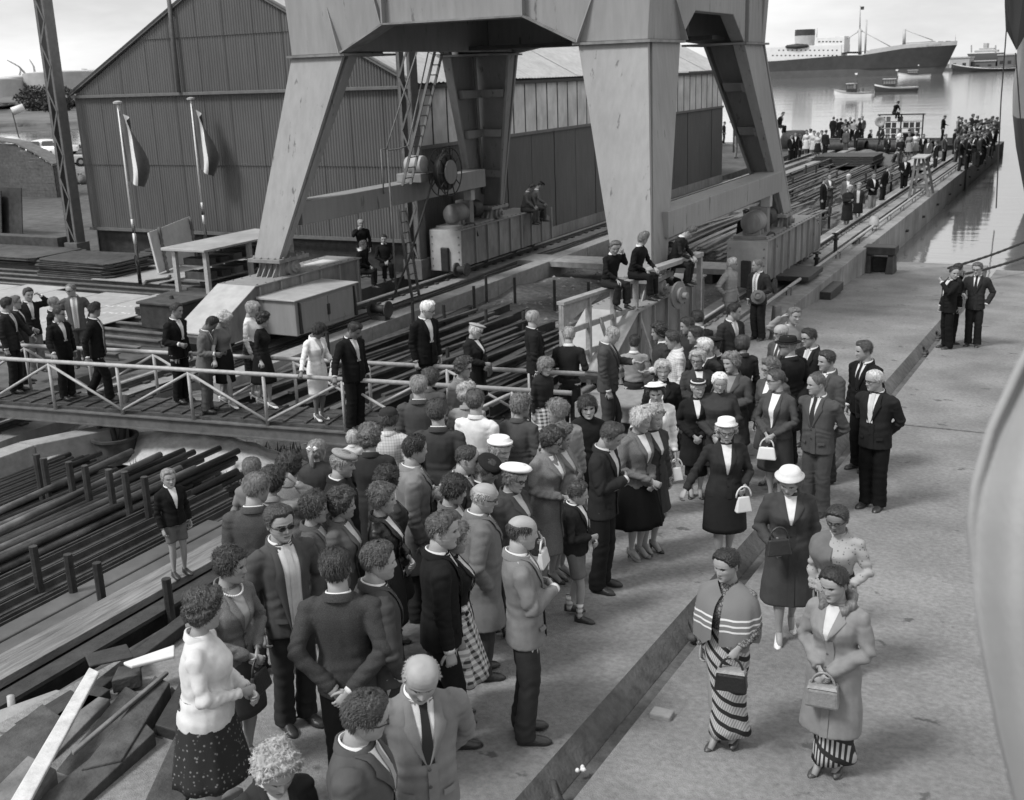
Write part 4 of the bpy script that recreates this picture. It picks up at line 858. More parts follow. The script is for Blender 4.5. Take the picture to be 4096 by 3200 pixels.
# ================================================================== hut, cars, sacks, far bank on the left
t=thing('wooden_hut','dark plank hut with a curved roof at the left edge','hut',(-54,44,.95))
hx0,hx1,hy=-60,-52.5,46.
nbd=17
for k in range(nbd):
    z0=.95+.2*k
    if z0>4.0: break
    xr=float(np.interp(-z0-.19,[-4.2,-3.94,-3.46,-2.85],[-57.5,-55.17,-53.82,-52.55])); MB().box(hx0,min(hx1,xr),hy-.03+.01*(k%2),hy+.03,z0,z0+.19).build('board',mat('hut_board',.075,.8,.35,6,.3,n2=.2),t)
pts=[(hx0-.2,4.28),(-57.5,4.24),(-56.4,4.14),(-55.17,3.98),(-53.82,3.5),(-52.4,2.82)]
m=MB()
for a,b in zip(pts,pts[1:]): m.beam((a[0],hy+.35,a[1]),(b[0],hy+.35,b[1]),1.0,.08,(0,0,1))
m.build('roof',mat('tar_roof',.12,.8,.3,4),t)
for k in range(1): MB().box(hx1-.1,hx1+.0,hy+.04+.62*k,hy+.64+.62*k,.95,2.75).build('side_board',MATS['hut_board'],t)
MB().box(-60.2,-57.2,hy-.3,hy-.05,4.3,4.6).build('roof_box',M_rail,t)
def blend_prof(tab,y): return np.interp(y,[q[0] for q in tab],[q[1] for q in tab])
def car(label,c,ang,v,L=4.5,wagon=False):
    t=thing('parked_car',label,'car',c,'cars parked by the canal')
    m=MB(); W=.86; ca,sa=math.cos(ang),math.sin(ang)
    T=lambda x,y,z:(c[0]+x*ca-y*sa,c[1]+x*sa+y*ca,c[2]+z)
    lo=[(-.5,.45),(-.49,.75),(-.42,.86),(-.2,.90),(.0,.92),(.2,.90),(.36,.84),(.47,.76),(.5,.5)]
    def body(u,w_):
        x=-.5+u; top=blend_prof(lo,x); s=2*w_-1; e=(1-abs(s)**4)**.25 if abs(s)<1 else 0
        return T(x*L,s*W*(1-.12*abs(2*x)**4),.32+(top-.32)*e)
    m.grid(body,28,14); 
    m.add([T(-.5*L,-W,.32),T(.5*L,-W,.32),T(.5*L,W,.32),T(-.5*L,W,.32)],[(0,1,2,3)])
    m.build('body',mat('car_paint_%d'%round(v*100),v,.25,.05,3,0,spec=.6),t,smooth=True)
    r0,r1=(-.40,.16) if wagon else (-.33,.14)
    def roof(u,w_):
        x=r0+(r1-r0)*u; s=2*w_-1; hgt=.62*min(1,math.sin(math.pi*min(1,max(0,u)))**.35)
        return T(x*L,s*W*(.86-.12*hgt),.84+hgt*(1-abs(s)**6*.98))
    m=MB().grid(roof,20,14); m.build('cabin',mat('car_roof',.55,.3,.05,3,0),t,smooth=True)
    for s in(-1,1):
        for a,b in(((r0+.06),(r0+r1)/2-.02),((r0+r1)/2+.01,r1-.06)):
            y=s*W*.845; m=MB().hexa([T(a*L,y-s*.0,.92),T(b*L,y,.92),T(b*L,y+s*.01,.92),T(a*L,y+s*.01,.92)],[T(a*L+.1,y-s*.07,1.30),T(b*L-.05,y-s*.07,1.30),T(b*L-.05,y-s*.06,1.30),T(a*L+.1,y-s*.06,1.30)]); m.build('side_window',mat('car_glass',.05,.1,0,1,0,spec=.8),t)
        for x in(-.31,.31):
            w_=MB().lathe([(0,-.1),(.33,-.1),(.35,-.05),(.35,.05),(.33,.1),(0,.1)],T(x*L,s*(W-.08),.34),16,(-sa,ca,0)).build('wheel',M_black,t,smooth=True,auto=40)
            MB().lathe([(.0,-.115),(.17,-.11),(.17,.11),(0,.115)],T(x*L,s*(W-.08),.34),12,(-sa,ca,0)).build('hub_cap',M_rail,w_)
        MB().lathe([(0,0),(.11,.0),(.1,.05),(0,.07)],T(.485*L,s*.62,.70),12,(ca,sa,0)).build('headlight',M_white,t,smooth=True)
    MB().add([T(.502*L,-.25,.45),T(.502*L,.25,.45),T(.485*L,.22,.86),T(.485*L,-.22,.86)],[(0,1,2,3)]).build('grille',M_steel,t)
    MB().beam(T(.52*L,-.85,.45),T(.52*L,.85,.45),.08,.12).build('bumper',M_rail,t)
    MB().beam(T(-.52*L,-.85,.45),T(-.52*L,.85,.45),.08,.12).build('bumper',M_rail,t)
c=onz(112,330,.95); car('large pale saloon car parked facing right by the canal',(c[0],c[1],.95),.42,.40,5.6,True)
c=onz(60,324,.95); car('dark fronted car half hidden behind the hut roof',(c[0]-3,c[1]+1,.95),.3,.10,4.6)
c=onz(130,356,.95); car('pale roofed car nearest the hut',(c[0],c[1],.95),.95,.30,4.6)
c=onz(150,392,.95)
t=thing('sack_pile','heap of stuffed sacks under a sheet between hut and shed','sacks',(c[0],c[1],.95))
for k in range(7):
    p=np.array([c[0]-1.6+.5*k,c[1]-.2+.12*(k%2),.95]); MB().lathe([(.0,0),(.22,.06),(.27,.25),(.23,.5),(.1,.6),(.06,.65),(.09,.7),(0,.71)],p,12,(.1*(k%3-1),-.1,1)).build('sack',M_wood,t,smooth=True)
def sh(u,v): return (c[0]-2+4*u,c[1]+.3+1.6*v,1.0+1.0*math.sin(math.pi*v)**.6*math.sin(math.pi*(.1+.8*u))**.4+.08*math.sin(u*17+v*5))
MB().grid(sh,20,10).build('sheet',M_wood,t,smooth=True)
ap=mat('far_grass',.10,.95,.35,.15,.5,.6,n2=.35,scale2=.02)
def bank(name,rows,m):
    """strips across the view between display rows, each (y_pixel, z)"""
    g=MB(); xs=np.linspace(-60,420,40)
    vs=[]; 
    for py,z in rows:
        for x in xs: vs.append(tuple(onz(x,py-(x-100)*.034+.6*math.sin(x*.09+py),z)))
    n=len(xs); g.add(vs,[(j*n+i,j*n+i+1,(j+1)*n+i+1,(j+1)*n+i) for j in range(len(rows)-1) for i in range(n-1)])
    return struct(name,g,m,smooth=True)
bank('far_bank',((278,0.02),(268,.5),(262,1.0),(250,1.2),(240,1.3),(228,1.5),(222,2.6),(214,3.2),(206,3.4),(200,3.4)),ap)
def tank(label,px,D,diam,h,z0=2.6):
    d=ray(px,180); d=d/np.hypot(d[0],d[1]); c=np.array([d[0]*D,d[1]*D,z0]); t=thing('oil_tank',label,'tank',c,'oil storage tanks beyond the dike')
    R=diam/2; MB().lathe([(R,0),(R,h),(R*.98,h+.1)],c,40,cap=False).build('shell',mat('tank_paint',.34,.7,.12,.2,0),t,smooth=True,auto=30)
    MB().lathe([(R*.99,h+.05),(R*.5,h+1.3),(0,h+1.8)],c,40).build('roof',mat('tank_roof',.45,.7,.1,.2,0),t,smooth=True)
for lab,px,D,di,h in(('leftmost pale oil tank on the horizon',-2,880,30,11.8),('second pale oil tank from the left edge',36,900,32,13),('third pale oil tank, left of the taller pair',75,905,32,13.5),('tall oil tank carrying the third mast crane',128,890,48,15.5),('oil tank just left of the lattice column',172,930,44,15),('oil tank seen right of the lattice column',215,940,46,16.5),):
    tank(lab,px,D,di,h)
def jib(label,px,py0,tip,D=930):
    b=onY(px,py0,1.)-CAM; a=onY(tip[0],tip[1],1.)-CAM; s=D/np.hypot(b[0],b[1]); b=CAM+b*s; a=CAM+a*(D/np.hypot(a[0],a[1])); t=thing('jib_crane',label,'crane',(b[0],b[1],5))
    mid=lerp(b,a,.5)+np.array([1.5,0,1.5])
    MB().tube([(b[0],b[1],4),b,],1.6,8).build('tower',M_roof,t)
    for o_ in(-.8,.8): MB().tube([b+np.array([o_,0,0]),mid+np.array([o_*.6,0,0]),a],.35,5).build('jib_chord',M_roof,t)
    for k in range(7):
        u=k/7; p=lerp(b,a,u)+np.array([1.5,0,1.5])*math.sin(math.pi*u); q=lerp(b,a,u+.14)+np.array([1.5,0,1.5])*math.sin(math.pi*min(1,u+.14)); MB().tube([p+np.array([-.8*(1-u),0,0]),q+np.array([.8*(1-u),0,0])],.2,4).build('lacing',M_roof,t)
jib('distant jib crane, first from the left on the skyline',61,165,(15,128)); jib('distant jib crane, second from the left on the skyline',76,165,(63,127)); jib('distant jib crane, third from the left on the skyline',112,157,(99,126)); jib('small distant jib crane right of the lattice column',190,158,(174,147)); jib('thin distant jib beside the first crane',40,168,(43,146))
# bushes on the far bank
def bush(label,px,py,z,w_,h,n=900,seed=1):
    c=onz(px,py,z); t=thing('bush',label,'bush',c); rr=np.random.RandomState(seed); m=MB()
    k=0
    while k<n:
        p=rr.uniform(-1,1,3)*np.array([1,1,1]); 
        if p@p>1 or (p@p<.2): continue
        lob=1+.25*math.sin(p[0]*7+seed)*math.cos(p[2]*5); q=c+np.array([p[0]*w_*lob,p[1]*w_*.5,h*.5+p[2]*h*.52*lob]); s=rr.uniform(.3,.7); a=rr.normal(size=3); b=rr.normal(size=3); a=nrm(a)*s; b=nrm(b)*s
        m.add([q-a,q+b,q+a],[(0,1,2)]); k+=1
    m.build('foliage',mat('bush_leaf',.045,.9,.5,.6,0),t)
    for k in range(5): MB().tube([c+np.array([(k-2)*.5*w_*.4,0,-.2]),c+np.array([(k-2)*.6*w_*.5,0,h*.7])],.09,5).build('stem',M_steel,t)
bush('large dark bush on the far canal bank',86,236,1.4,7.5,6.6,1500,1); bush('dark bush beside the lattice column on the far bank',134,236,1.4,4.5,6.2,900,2); bush('small dark bush between the two on the far bank',112,238,1.4,3.5,3.2,500,3)
bush('low shrub at the left edge of the far bank',8,232,1.4,5,1.6,400,4)
# wind sock
c=onz(40,318,.95); t=thing('wind_sock','white wind sock on a thin pole behind the hut','wind sock',(c[0],c[1],.95)); d=np.hypot(c[0],c[1])
tp=onY(26,238,1.); tp=CAM+(tp-CAM)*(d/np.hypot(*(tp-CAM)[:2])); MB().tube([(tp[0]+.6,tp[1],.95),tp],.06,6).build('pole',M_steel,t)
e_=onY(51,228,1.); e_=CAM+(e_-CAM)*(d/np.hypot(*(e_-CAM)[:2])); MB().lathe([(.42,0),(.36,np.linalg.norm(e_-tp))],tp,12,e_-tp).build('sock',M_white,t,smooth=True)
# ================================================================== harbour: cargo ship, launches, far shore
M_hull=mat('ship_hull_black',.035,.5,.15,.4,0,n2=.1,scale2=.1); M_hullr=mat('ship_boot',.07,.55,.15,.4,0); M_sup=mat('ship_white',.62,.5,.08,.5,0); M_bul=mat('ship_bulwark',.40,.5,.1,.5,0)
YS=592.; KP=lambda px,py:(lambda q:(q[0],q[2]))(onY(px,py,YS))
sp=thing('cargo_ship','big dark hulled cargo ship with white bridge and tall masts','ship',(-110,YS,0))
XB=KP(2010,158)[0]; XW=-215
def hull(zlo,zhi,name,m,xfn):
    g=MB(); us=np.linspace(0,1,30)
    rows=[]
    for z in(zlo,lerp(zlo,zhi,.5),zhi):
        row=[]
        for u in us:
            xe=xfn(z); x=lerp(XW,xe,u); zz=z if z<8 else z; b=8.5*min(1,((xe-x)/38.)**.6 if x<xe else 0); row.append((x,b,zz))
        rows.append(row)
    vs=[(x,YS-b,z) for row in rows for x,b,z in row]; n=len(us); fs=[(j*n+i,j*n+i+1,(j+1)*n+i+1,(j+1)*n+i) for j in range(2) for i in range(n-1)]
    g.add(vs,fs); g.add([(x,YS+b,z) for row in rows for x,b,z in row],fs)
    return g.build(name,m,sp,smooth=True)
stem=lambda z: XB+ (z/17.)*7.5
bx,bz=KP(2042,87)
def sheer(x): return np.interp(x,[-215,-150,-120,-105,-88,bx],[KP(1650,130)[1]-.3,KP(1700,127)[1]-.4,KP(1800,119)[1],KP(1850,116)[1],KP(1930,103)[1],KP(2030,96)[1]])
hull(-.5,3.6,'boot_topping',M_hullr,stem)
# topsides follow the sheer
g=MB(); us=np.linspace(0,1,60); R=[]
for j in range(5):
    for u in us:
        xe=stem(lerp(3.6,bz-2.2,j/4)); x=lerp(XW,xe,u); z=lerp(3.6,sheer(x),j/4); b=8.5*min(1,(max(0,xe-x)/34.)**.6); R.append((x,YS-b,z))
n=len(us); fs=[(j*n+i,j*n+i+1,(j+1)*n+i+1,(j+1)*n+i) for j in range(4) for i in range(n-1)]; g.add(R,fs); g.add([(x,2*YS-y,z) for x,y,z in R],fs); g.build('topsides',M_hull,sp,smooth=True)
fo=np.array([KP(1812,118),KP(1848,118),KP(1862,106),KP(1930,95),KP(2042,87)])
g=MB(); R=[]
for j in range(2):
    for u in np.linspace(0,1,40):
        x=lerp(fo[0][0],bx,u); z=lerp(sheer(x)-.05,np.interp(x,fo[:,0],fo[:,1]),j); xe=lerp(stem(bz-2.2),bx,j); xx=lerp(fo[0][0],xe,u); b=8.5*min(1,(max(0,xe-xx)/34.)**.6); R.append((xx,YS-b-.02,z))
n=40; fs=[(i,i+1,n+i+1,n+i) for i in range(n-1)]; g.add(R,fs); g.add([(x,2*YS-y,z) for x,y,z in R],fs); g.build('forecastle_bulwark',M_bul,sp,smooth=True)
MB().box(XW,XB-46,YS-7.6,YS+7.6,7.0,7.3).build('main_deck',M_roof,sp)
def sbox(x0,y0,x1,y1,dep,name,m,par=sp,yo=0):
    a,b=KP(x0,y0),KP(x1,y1); return MB().box(min(a[0],b[0]),max(a[0],b[0]),YS-dep+yo,YS+dep,min(a[1],b[1]),max(a[1],b[1])).build(name,m,par)
s1=sbox(1600,104,1800,128,7.6,'deckhouse',M_sup); sbox(1664,100,1806,112,7.3,'boat_deck',M_sup); 
br=sbox(1748,82,1806,104,6.8,'bridge',M_sup); sbox(1786,78,1806,83,6.2,'wheelhouse_top',M_sup)
for y_ in(88,97): 
    for k in range(7): sbox(1752+7.6*k,y_,1756+7.6*k,y_+2.4,6.85,'window',M_steel,br)
for k in range(14): sbox(1668+9.4*k,106,1671+9.4*k,108.5,7.65,'window',M_steel,s1)
for k in range(16): sbox(1655+9*k,117,1658+9*k,119.5,7.7,'window',M_steel,s1)
fu=KP(1716,95); MB().lathe([(5.2*.9,fu[1]-2),(4.9,KP(1716,76)[1])],(fu[0],YS,0),24).build('funnel',M_bul,sp,smooth=True,auto=40); MB().lathe([(4.95,KP(1716,76)[1]),(4.85,KP(1716,63)[1])],(fu[0],YS,0),24).build('funnel_top',M_hull,sp,smooth=True,auto=40)
lbt=KP(1708,99); MB().lathe([(0,-6),(.8,-5),(1.3,0),(.8,5),(0,6)],(lbt[0],YS-8,lbt[1]),12,(1,0,0)).build('lifeboat',M_steel,sp,smooth=True)
def spar(a,b,r_,name='derrick',m=M_bul): p,q=KP(*a),KP(*b); MB().tube([(p[0],YS,p[1]),(q[0],YS,q[1])],r_,8).build(name,m,sp,smooth=True)
spar((1834,118),(1834,62),.8,'mast'); spar((1834,62),(1834.5,12),.3,'topmast'); spar((1845,115),(1848,42),.45,'mast'); spar((1928,98),(1929,62),.75,'mast')
for a,b in(((1836,64),(1762,112)),((1838,66),(1912,106)),((1766,114),(1908,105)),((1932,64),(1990,86)),((1930,92),(1995,88))): spar(a,b,.22)
spar((1742,80),(1743,60),.2,'aerial_mast'); spar((2038,87),(2038,72),.1,'jackstaff'); spar((1829,66),(1840,66),.4,'crosstree')
for k in range(5): sbox(1790+9*k*1.1,110.5,1796+9*k*1.1,114,3,'winch',M_steel)
sbox(1765,112,1795,118,5,'hatch',M_steel)
for k,(x,y) in enumerate(((1945,98),(1958,96),(1985,93),(2002,91),(2018,90))): sbox(x,y-2.4,x+9,y+1.5,2,'deck_gear',M_steel)
wf=KP(1835,14); MB().box(wf[0],wf[0]+1.8,YS-.05,YS+.05,wf[1]-1.5,wf[1]).build('pennant',M_hull,sp)
tx=bpy.data.curves.new('ship_name','FONT'); tx.body='STOLLENHORST'; tx.size=1.5; tx.extrude=.02; to=bpy.data.objects.new('ship_name',tx); COL.objects.link(to)
dg=bpy.context.evaluated_depsgraph_get(); me=bpy.data.meshes.new_from_object(to.evaluated_get(dg)); bpy.data.objects.remove(to)
o=bpy.data.objects.new('ship_name',me); COL.objects.link(o); me.materials.append(M_hull); o.parent=sp; p=KP(1960,102); o.location=(p[0]+110,-7.4,p[1]-.6); o.rotation_euler=(R_(90),R_(-5),R_(9))
def boat(label,px,py,L,ang,dark,cab,group=None):
    c=onz(px,py,0); t=thing('launch',label,'boat',(c[0],c[1],0)); ca,sa=math.cos(ang),math.sin(ang)
    T=lambda x,y,z:(c[0]+x*ca-y*sa,c[1]+x*sa+y*ca,z)
    W=L*.16
    def hb(lo,hi,nm,m):
        def fn(u,v):
            s=1 if u<.5 else -1; q=abs(2*u-1)*0+ (u*2 if u<.5 else (1-u)*2)
            x=(-.5+q)*L*(1 if v<.5 else 1.04); w_=W*min(1,((1-q)/.35)**.6 if q<1 else 0)*min(1,.75+q)*lerp(.8,1,v); zz=lerp(lo,hi,v)+ (.10*L*q**3+.02*L*(1-q)**3)*v
            return T(x,s*w_,zz)
        return MB().grid(fn,40,6,wrap=True).build(nm,m,t,smooth=True)
    hb(-.2,.6,'hull',M_hull if dark else M_sup); hb(.6,.95,'gunwale_strake',M_sup if dark else M_bul)
    MB().add([T(-.49*L,-W*.6,.8),T(.2*L,-W*.95,.8),T(.46*L,0,.85),T(.2*L,W*.95,.8),T(-.49*L,W*.6,.8)],[(0,1,2,3,4)]).build('deck',M_roof,t)
    a,b,h=cab; 
    def bxx(x0,x1,w_,z0,z1,nm,m,par=t): return MB().hexa([T(x0,-w_,z0),T(x1,-w_,z0),T(x1,w_,z0),T(x0,w_,z0)],[T(x0,-w_,z1),T(x1,-w_,z1),T(x1,w_,z1),T(x0,w_,z1)]).build(nm,m,par)
    cb=bxx(a*L,b*L,W*.65,.8,.8+h*.45,'cabin',M_steel); bxx(a*L-.1,b*L+.1,W*.7,.8+h*.92,.8+h,'cabin_roof',M_bul)
    n=5
    for k in range(n+1):
        for s in(-1,1): x=lerp(a,b,k/n)*L; MB().tube([T(x,s*W*.6,.8+h*.4),T(x,s*W*.6,.8+h*.95)],.05,5).build('window_post',M_steel,cb)
    bxx(a*L+.1,b*L-.1,W*.5,.8+h*.45,.8+h*.9,'glazing',mat('boat_glass',.25,.15,0,1,0,spec=.7))
    for k in range(6): x=(-.45+.09*k)*L; MB().tube([T(x,W*.8,.8),T(x,W*.8,1.5)],.03,4).build('stanchion',M_steel,t)
    MB().tube([T(-.48*L,W*.8,1.5),T(0,W*.8,1.5)],.03,4).build('guard_rail',M_steel,t)
    MB().tube([T(a*L-.4,0,.8),T(a*L-.4,0,.8+h+2.)],.04,5).build('flagstaff',M_steel,t)
    bxx(a*L-.38,a*L+.15,.02,.8+h+1.6,.8+h+1.95,'pennant',M_sup)
boat('dark hulled motor launch with a white strake in mid harbour',1911,196,9.2,math.pi+.15,True,(.02,.32,2.2))
boat('small white launch, nearest on the water',1821,208,8.2,math.pi-.2,False,(-.02,.16,2.0))
boat('pale small launch lying before the cargo ship bow',1950,165,13,math.pi,False,(-.1,.2,2.2))
boat('long low dark barge off the far shore',2110,152,36,math.pi,True,(-.45,-.35,1.8))
# far shore on the right
g=MB(); A_=onz(1990,152,0.02); 
struct('far_shore',MB().box(-110,260,740,1400,-1,1.6).box(-900,-110,1150,1500,-1,1.2),ap)
def fbox(nm,label,x0,x1,y0,z1,D,m,cat='building',roof=None):
    d0,d1=ray(x0,150),ray(x1,150); a=d0[0]/d0[1]*D; b=d1[0]/d1[1]*D; h=onY((x0+x1)/2,z1,D)[2]; t=thing(nm,label,cat,((a+b)/2,D,1)); MB().box(a,b,D,D+25,.5,h).build('wall',m,t)
    MB().box(a-.5,b+.5,D-.5,D+25.5,h,h+ (h*.05+.4)).build('roof',roof or M_roof,t)
    for k in range(max(2,int((b-a)/7))): x=a+(b-a)*(k+.5)/max(2,int((b-a)/7)); MB().box(x-1,x+1,D-.06,D,h*.35,h*.6).build('window',M_steel,t)
fbox('warehouse','pale warehouse on the far shore right of the ship bow',2024,2066,140,124,760,M_roof); fbox('brick_building','darker square building on the far shore by the right edge',2126,2160,140,118,770,M_trim); fbox('low_shed','low dark shed on the far shore before the docked ship',2072,2122,140,131,770,M_trim)
fs_=thing('docked_ship','hazy grey ship lying behind the far shore','ship',(10,800,0))
def DP(px,py,D=800): q=onY(px,py,D); return q[0],q[2]
a,b=DP(2062,132),DP(2140,112); MB().hexa([(a[0]+4,800,1),(b[0]-3,800,1),(b[0]-3,812,1),(a[0]+4,812,1)],[(a[0],798,b[1]),(b[0],798,b[1]),(b[0],814,b[1]),(a[0],814,b[1])]).build('hull',M_trim,fs_)
for x0,x1,y0,y1 in((2078,2128,112,106),(2088,2120,106,102),(2097,2106,102,92)): p,q=DP(x0,y0),DP(x1,y1); MB().box(p[0],q[0],800,812,p[1],q[1]).build('superstructure',M_roof,fs_)
for x in(2070,2122): p,q=DP(x,112),DP(x,96); MB().tube([(p[0],805,p[1]),(q[0],805,q[1])],.5,6).build('mast',M_roof,fs_)
# ================================================================== the newly launched hull at the right edge
t=thing('launched_hull','towering two-tone ship hull just off the slipway at the right edge','ship',(4,60,0))
sec=[(9.8,-4.5),(9.2,-4.4),(7.06,-3.95),(5.6,-4.05),(4.3,-3.97),(2.7,-3.68),(1.2,-3.3),(-.1,-2.95),(-1.5,-1.8),(-3,1)]
def hs(lo,hi,nm,m):
    zz=np.linspace(hi,lo,10); xx=np.interp(-zz,[-q[0] for q in sec],[q[1] for q in sec]); vs=[]; ysn=[(0.,1.),(.3,.55),(.8,.25),(2,.08),(5,0),(90,0)]
    for z,x in zip(zz,xx):
        for y,c_ in ysn: vs.append((lerp(x,6,c_*.5)+ (0 if y<50 else -.0),54.8+y,z))
    k=len(ysn); MB().add(vs,[(j*k+i,j*k+i+1,(j+1)*k+i+1,(j+1)*k+i) for j in range(9) for i in range(k-1)]).build(nm,m,t,smooth=True)
    return vs
hs(4.2,9.8,'topsides',mat('hull_grey',.20,.45,.12,.6,0,n2=.15,scale2=.3)); hs(-2.5,4.2,'bottom',mat('hull_dark',.05,.45,.2,.5,0,n2=.2))
MB().box(-4.3,18,55.6,140,9.8,10.6).build('bulwark',M_bul,t); MB().hexa([(-4.2,55,8.0),(-3.7,55,7.1),(-3.2,55.4,8.2),(-3.9,55.4,9.8)],[(-4.35,54.7,9.6),(-4.3,54.7,9.0),(-3.6,54.9,9.7),(-4.0,54.9,10.2)]).build('fairlead',M_hull,t)
MB().tube([(-4.15,54.6,9.6),(-4.1,54.4,5),(-3.9,54.0,.5)],.03,6).build('hanging_rope',M_black,t); MB().tube([(-3.7,54.6,7),(-3.0,54.5,2.5)],.03,6).build('hanging_rope',M_black,t)
for k,(a,b,lab) in enumerate((((2022,572),(2195,512),'upper tarred mooring wire at the right edge'),((2030,590),(2195,545),'lower tarred mooring wire at the right edge'))):
    p=onslip(a[0],a[1],.25); q=onY(b[0],b[1],p[1]+5.); m=MB(); n=26; pts=[lerp(p,q,u)-at(.06*math.sin(math.pi*u)) for u in np.linspace(0,1,n)]
    m.tube(pts,[.035+.012*(i%2) for i in range(n)],7); tag(m.build('mooring_wire',M_black,smooth=True),lab,'wire')
# pale cloth hanging from the launching platform, close to the lens
def drape(u,v):
    py=lerp(700,1900,v); L_=np.interp(py,[700,778,917,1040,1120,1280,1390,1560,1720,1900],[2230,2186,2120,2083,2072,2076,2092,2125,2165,2230]); px=lerp(L_,2360,u)
    D=1.7+.10*math.sin(u*6+v*2.2)*(.3+v)+.03*math.sin(u*15+v*3)-.25*(1-abs(2*u-1))*.6
    d=ray(px,py); return tuple(CAM+d*D)
dr=MB().grid(drape,36,56).build('cloth_drape',mat('pale_bunting',.30,.9,.08,3,.1,60),smooth=True); tag(dr,'out of focus pale cloth hanging at the right edge, close to the camera','cloth')
sm=dr.modifiers.new('thick','SOLIDIFY'); sm.thickness=.012
# ================================================================== people
def lerp(a,b,t): return a+(b-a)*t
class Tub:
    """numpy-made tubes for bodies and clothes"""
    def __init__(s): s.v=[]; s.f=[]; s.n=0; s.tone=[]
    def put(s,V,F,tone=None):
        V=np.asarray(V,float); s.v.append(V); s.f.extend([tuple(i+s.n for i in q) for q in F]); s.n+=len(V)
        s.tone.append(np.full(len(V),.4) if tone is None else (np.full(len(V),tone) if np.isscalar(tone) else np.asarray(tone)))
    def rings(s,C,RX,RY,n=16,p=2.2,ax=None,tone=None):
        """stacked horizontal superellipse rings; C (k,3)"""
        k=len(C); a=np.linspace(0,2*np.pi,n,endpoint=False); ca,sa=np.cos(a),np.sin(a)
        ex=np.sign(sa)*np.abs(sa)**(2/p); ey=np.sign(ca)*np.abs(ca)**(2/p)
        V=[]
        for i in range(k):
            V.append(np.stack([C[i][0]+RX[i]*ex,C[i][1]+RY[i]*ey,np.full(n,C[i][2])],1))
        s._skin(np.concatenate(V),k,n,tone)
    def _skin(s,V,k,n,tone):
        F=[(i*n+j,i*n+(j+1)%n,(i+1)*n+(j+1)%n,(i+1)*n+j) for i in range(k-1) for j in range(n)]
        F.append(tuple(range(n-1,-1,-1))); F.append(tuple((k-1)*n+j for j in range(n)))
        s.put(V,F,tone)
    def limb(s,P,Rr,n=10,flat=1.,tone=None,ref=(0,1,0)):
        P=np.asarray(P,float); k=len(P); V=[]; rf=np.asarray(ref,float)
        for i in range(k):
            t=nrm(P[min(i+1,k-1)]-P[max(i-1,0)])
            r=rf-t*np.dot(rf,t); 
            if np.linalg.norm(r)<.15: r=np.cross(t,(1,0,.2))
            r=nrm(r); b=np.cross(t,r); rf=r
            a=np.linspace(0,2*np.pi,n,endpoint=False)
            V.append(P[i]+Rr[i]*(np.outer(np.cos(a),r)+np.outer(np.sin(a),b)*flat))
        s._skin(np.concatenate(V),k,n,tone)
    def arr(s): return np.concatenate(s.v)
    def obj(s,name,m,parent,scale=1.,smooth=True,tonea=False):
        me=bpy.data.meshes.new(name); V=s.arr()*scale
        me.from_pydata(V.tolist(),[],s.f); me.update()
        if m: me.materials.append(m)
        if smooth: me.polygons.foreach_set('use_smooth',np.ones(len(me.polygons),bool))
        if tonea:
            at=me.color_attributes.new('tone','FLOAT_COLOR','POINT'); t=np.concatenate(s.tone)
            at.data.foreach_set('color',np.stack([t,t,t,np.ones_like(t)],1).ravel())
        o=bpy.data.objects.new(name,me); COL.objects.link(o)
        if parent: o.parent=parent
        return o
def snoise(P,f,seed,k=5,st=(1,1,1)):
    r=np.random.RandomState(seed); Q=P*np.asarray(st); o=np.zeros(len(P))
    wv=np.sin(Q@r.normal(size=3)*f*.7+1.)
    for i in range(k):
        d=r.normal(size=3); d/=np.linalg.norm(d)
        o+=np.sin((Q@d)*f*r.uniform(.6,1.6)+r.uniform(0,6.3)+wv*1.3)
    return o/k*1.5
# ---- head: horizontal slices, v = 0 chin .. 1 crown, unit = head height
HV=np.array([0,.02,.05,.1,.15,.2,.25,.3,.35,.4,.45,.5,.55,.6,.65,.7,.75,.8,.85,.9,.94,.97,.99,1.])
HW=np.interp
_v=[0,.04,.1,.2,.3,.4,.5,.6,.7,.8,.88,.94,.98,1.]
_w=[.085,.15,.205,.265,.305,.33,.343,.348,.35,.333,.288,.222,.125,0.]
_f=[.27,.345,.375,.372,.375,.38,.382,.402,.398,.365,.305,.225,.125,0.]
_b=[.02,-.02,-.06,-.16,-.28,-.37,-.425,-.445,-.445,-.415,-.345,-.25,-.135,0.]
def head_shape(A,Vv,male=1.,jaw=1.):
    w=np.interp(Vv,_v,_w); f=np.interp(Vv,_v,_f); b=np.interp(Vv,_v,_b)
    w=w*(1+.05*(male-.5)*(Vv<.35)*jaw)
    ca,sa=np.cos(A),np.sin(A)
    x=w*np.sign(sa)*np.abs(sa)**.92
    y=np.where(ca>0,f*np.abs(ca)**.78,-np.abs(b)*np.abs(ca)**.95*np.sign(np.where(b<0,1,-1)))
    return x,y
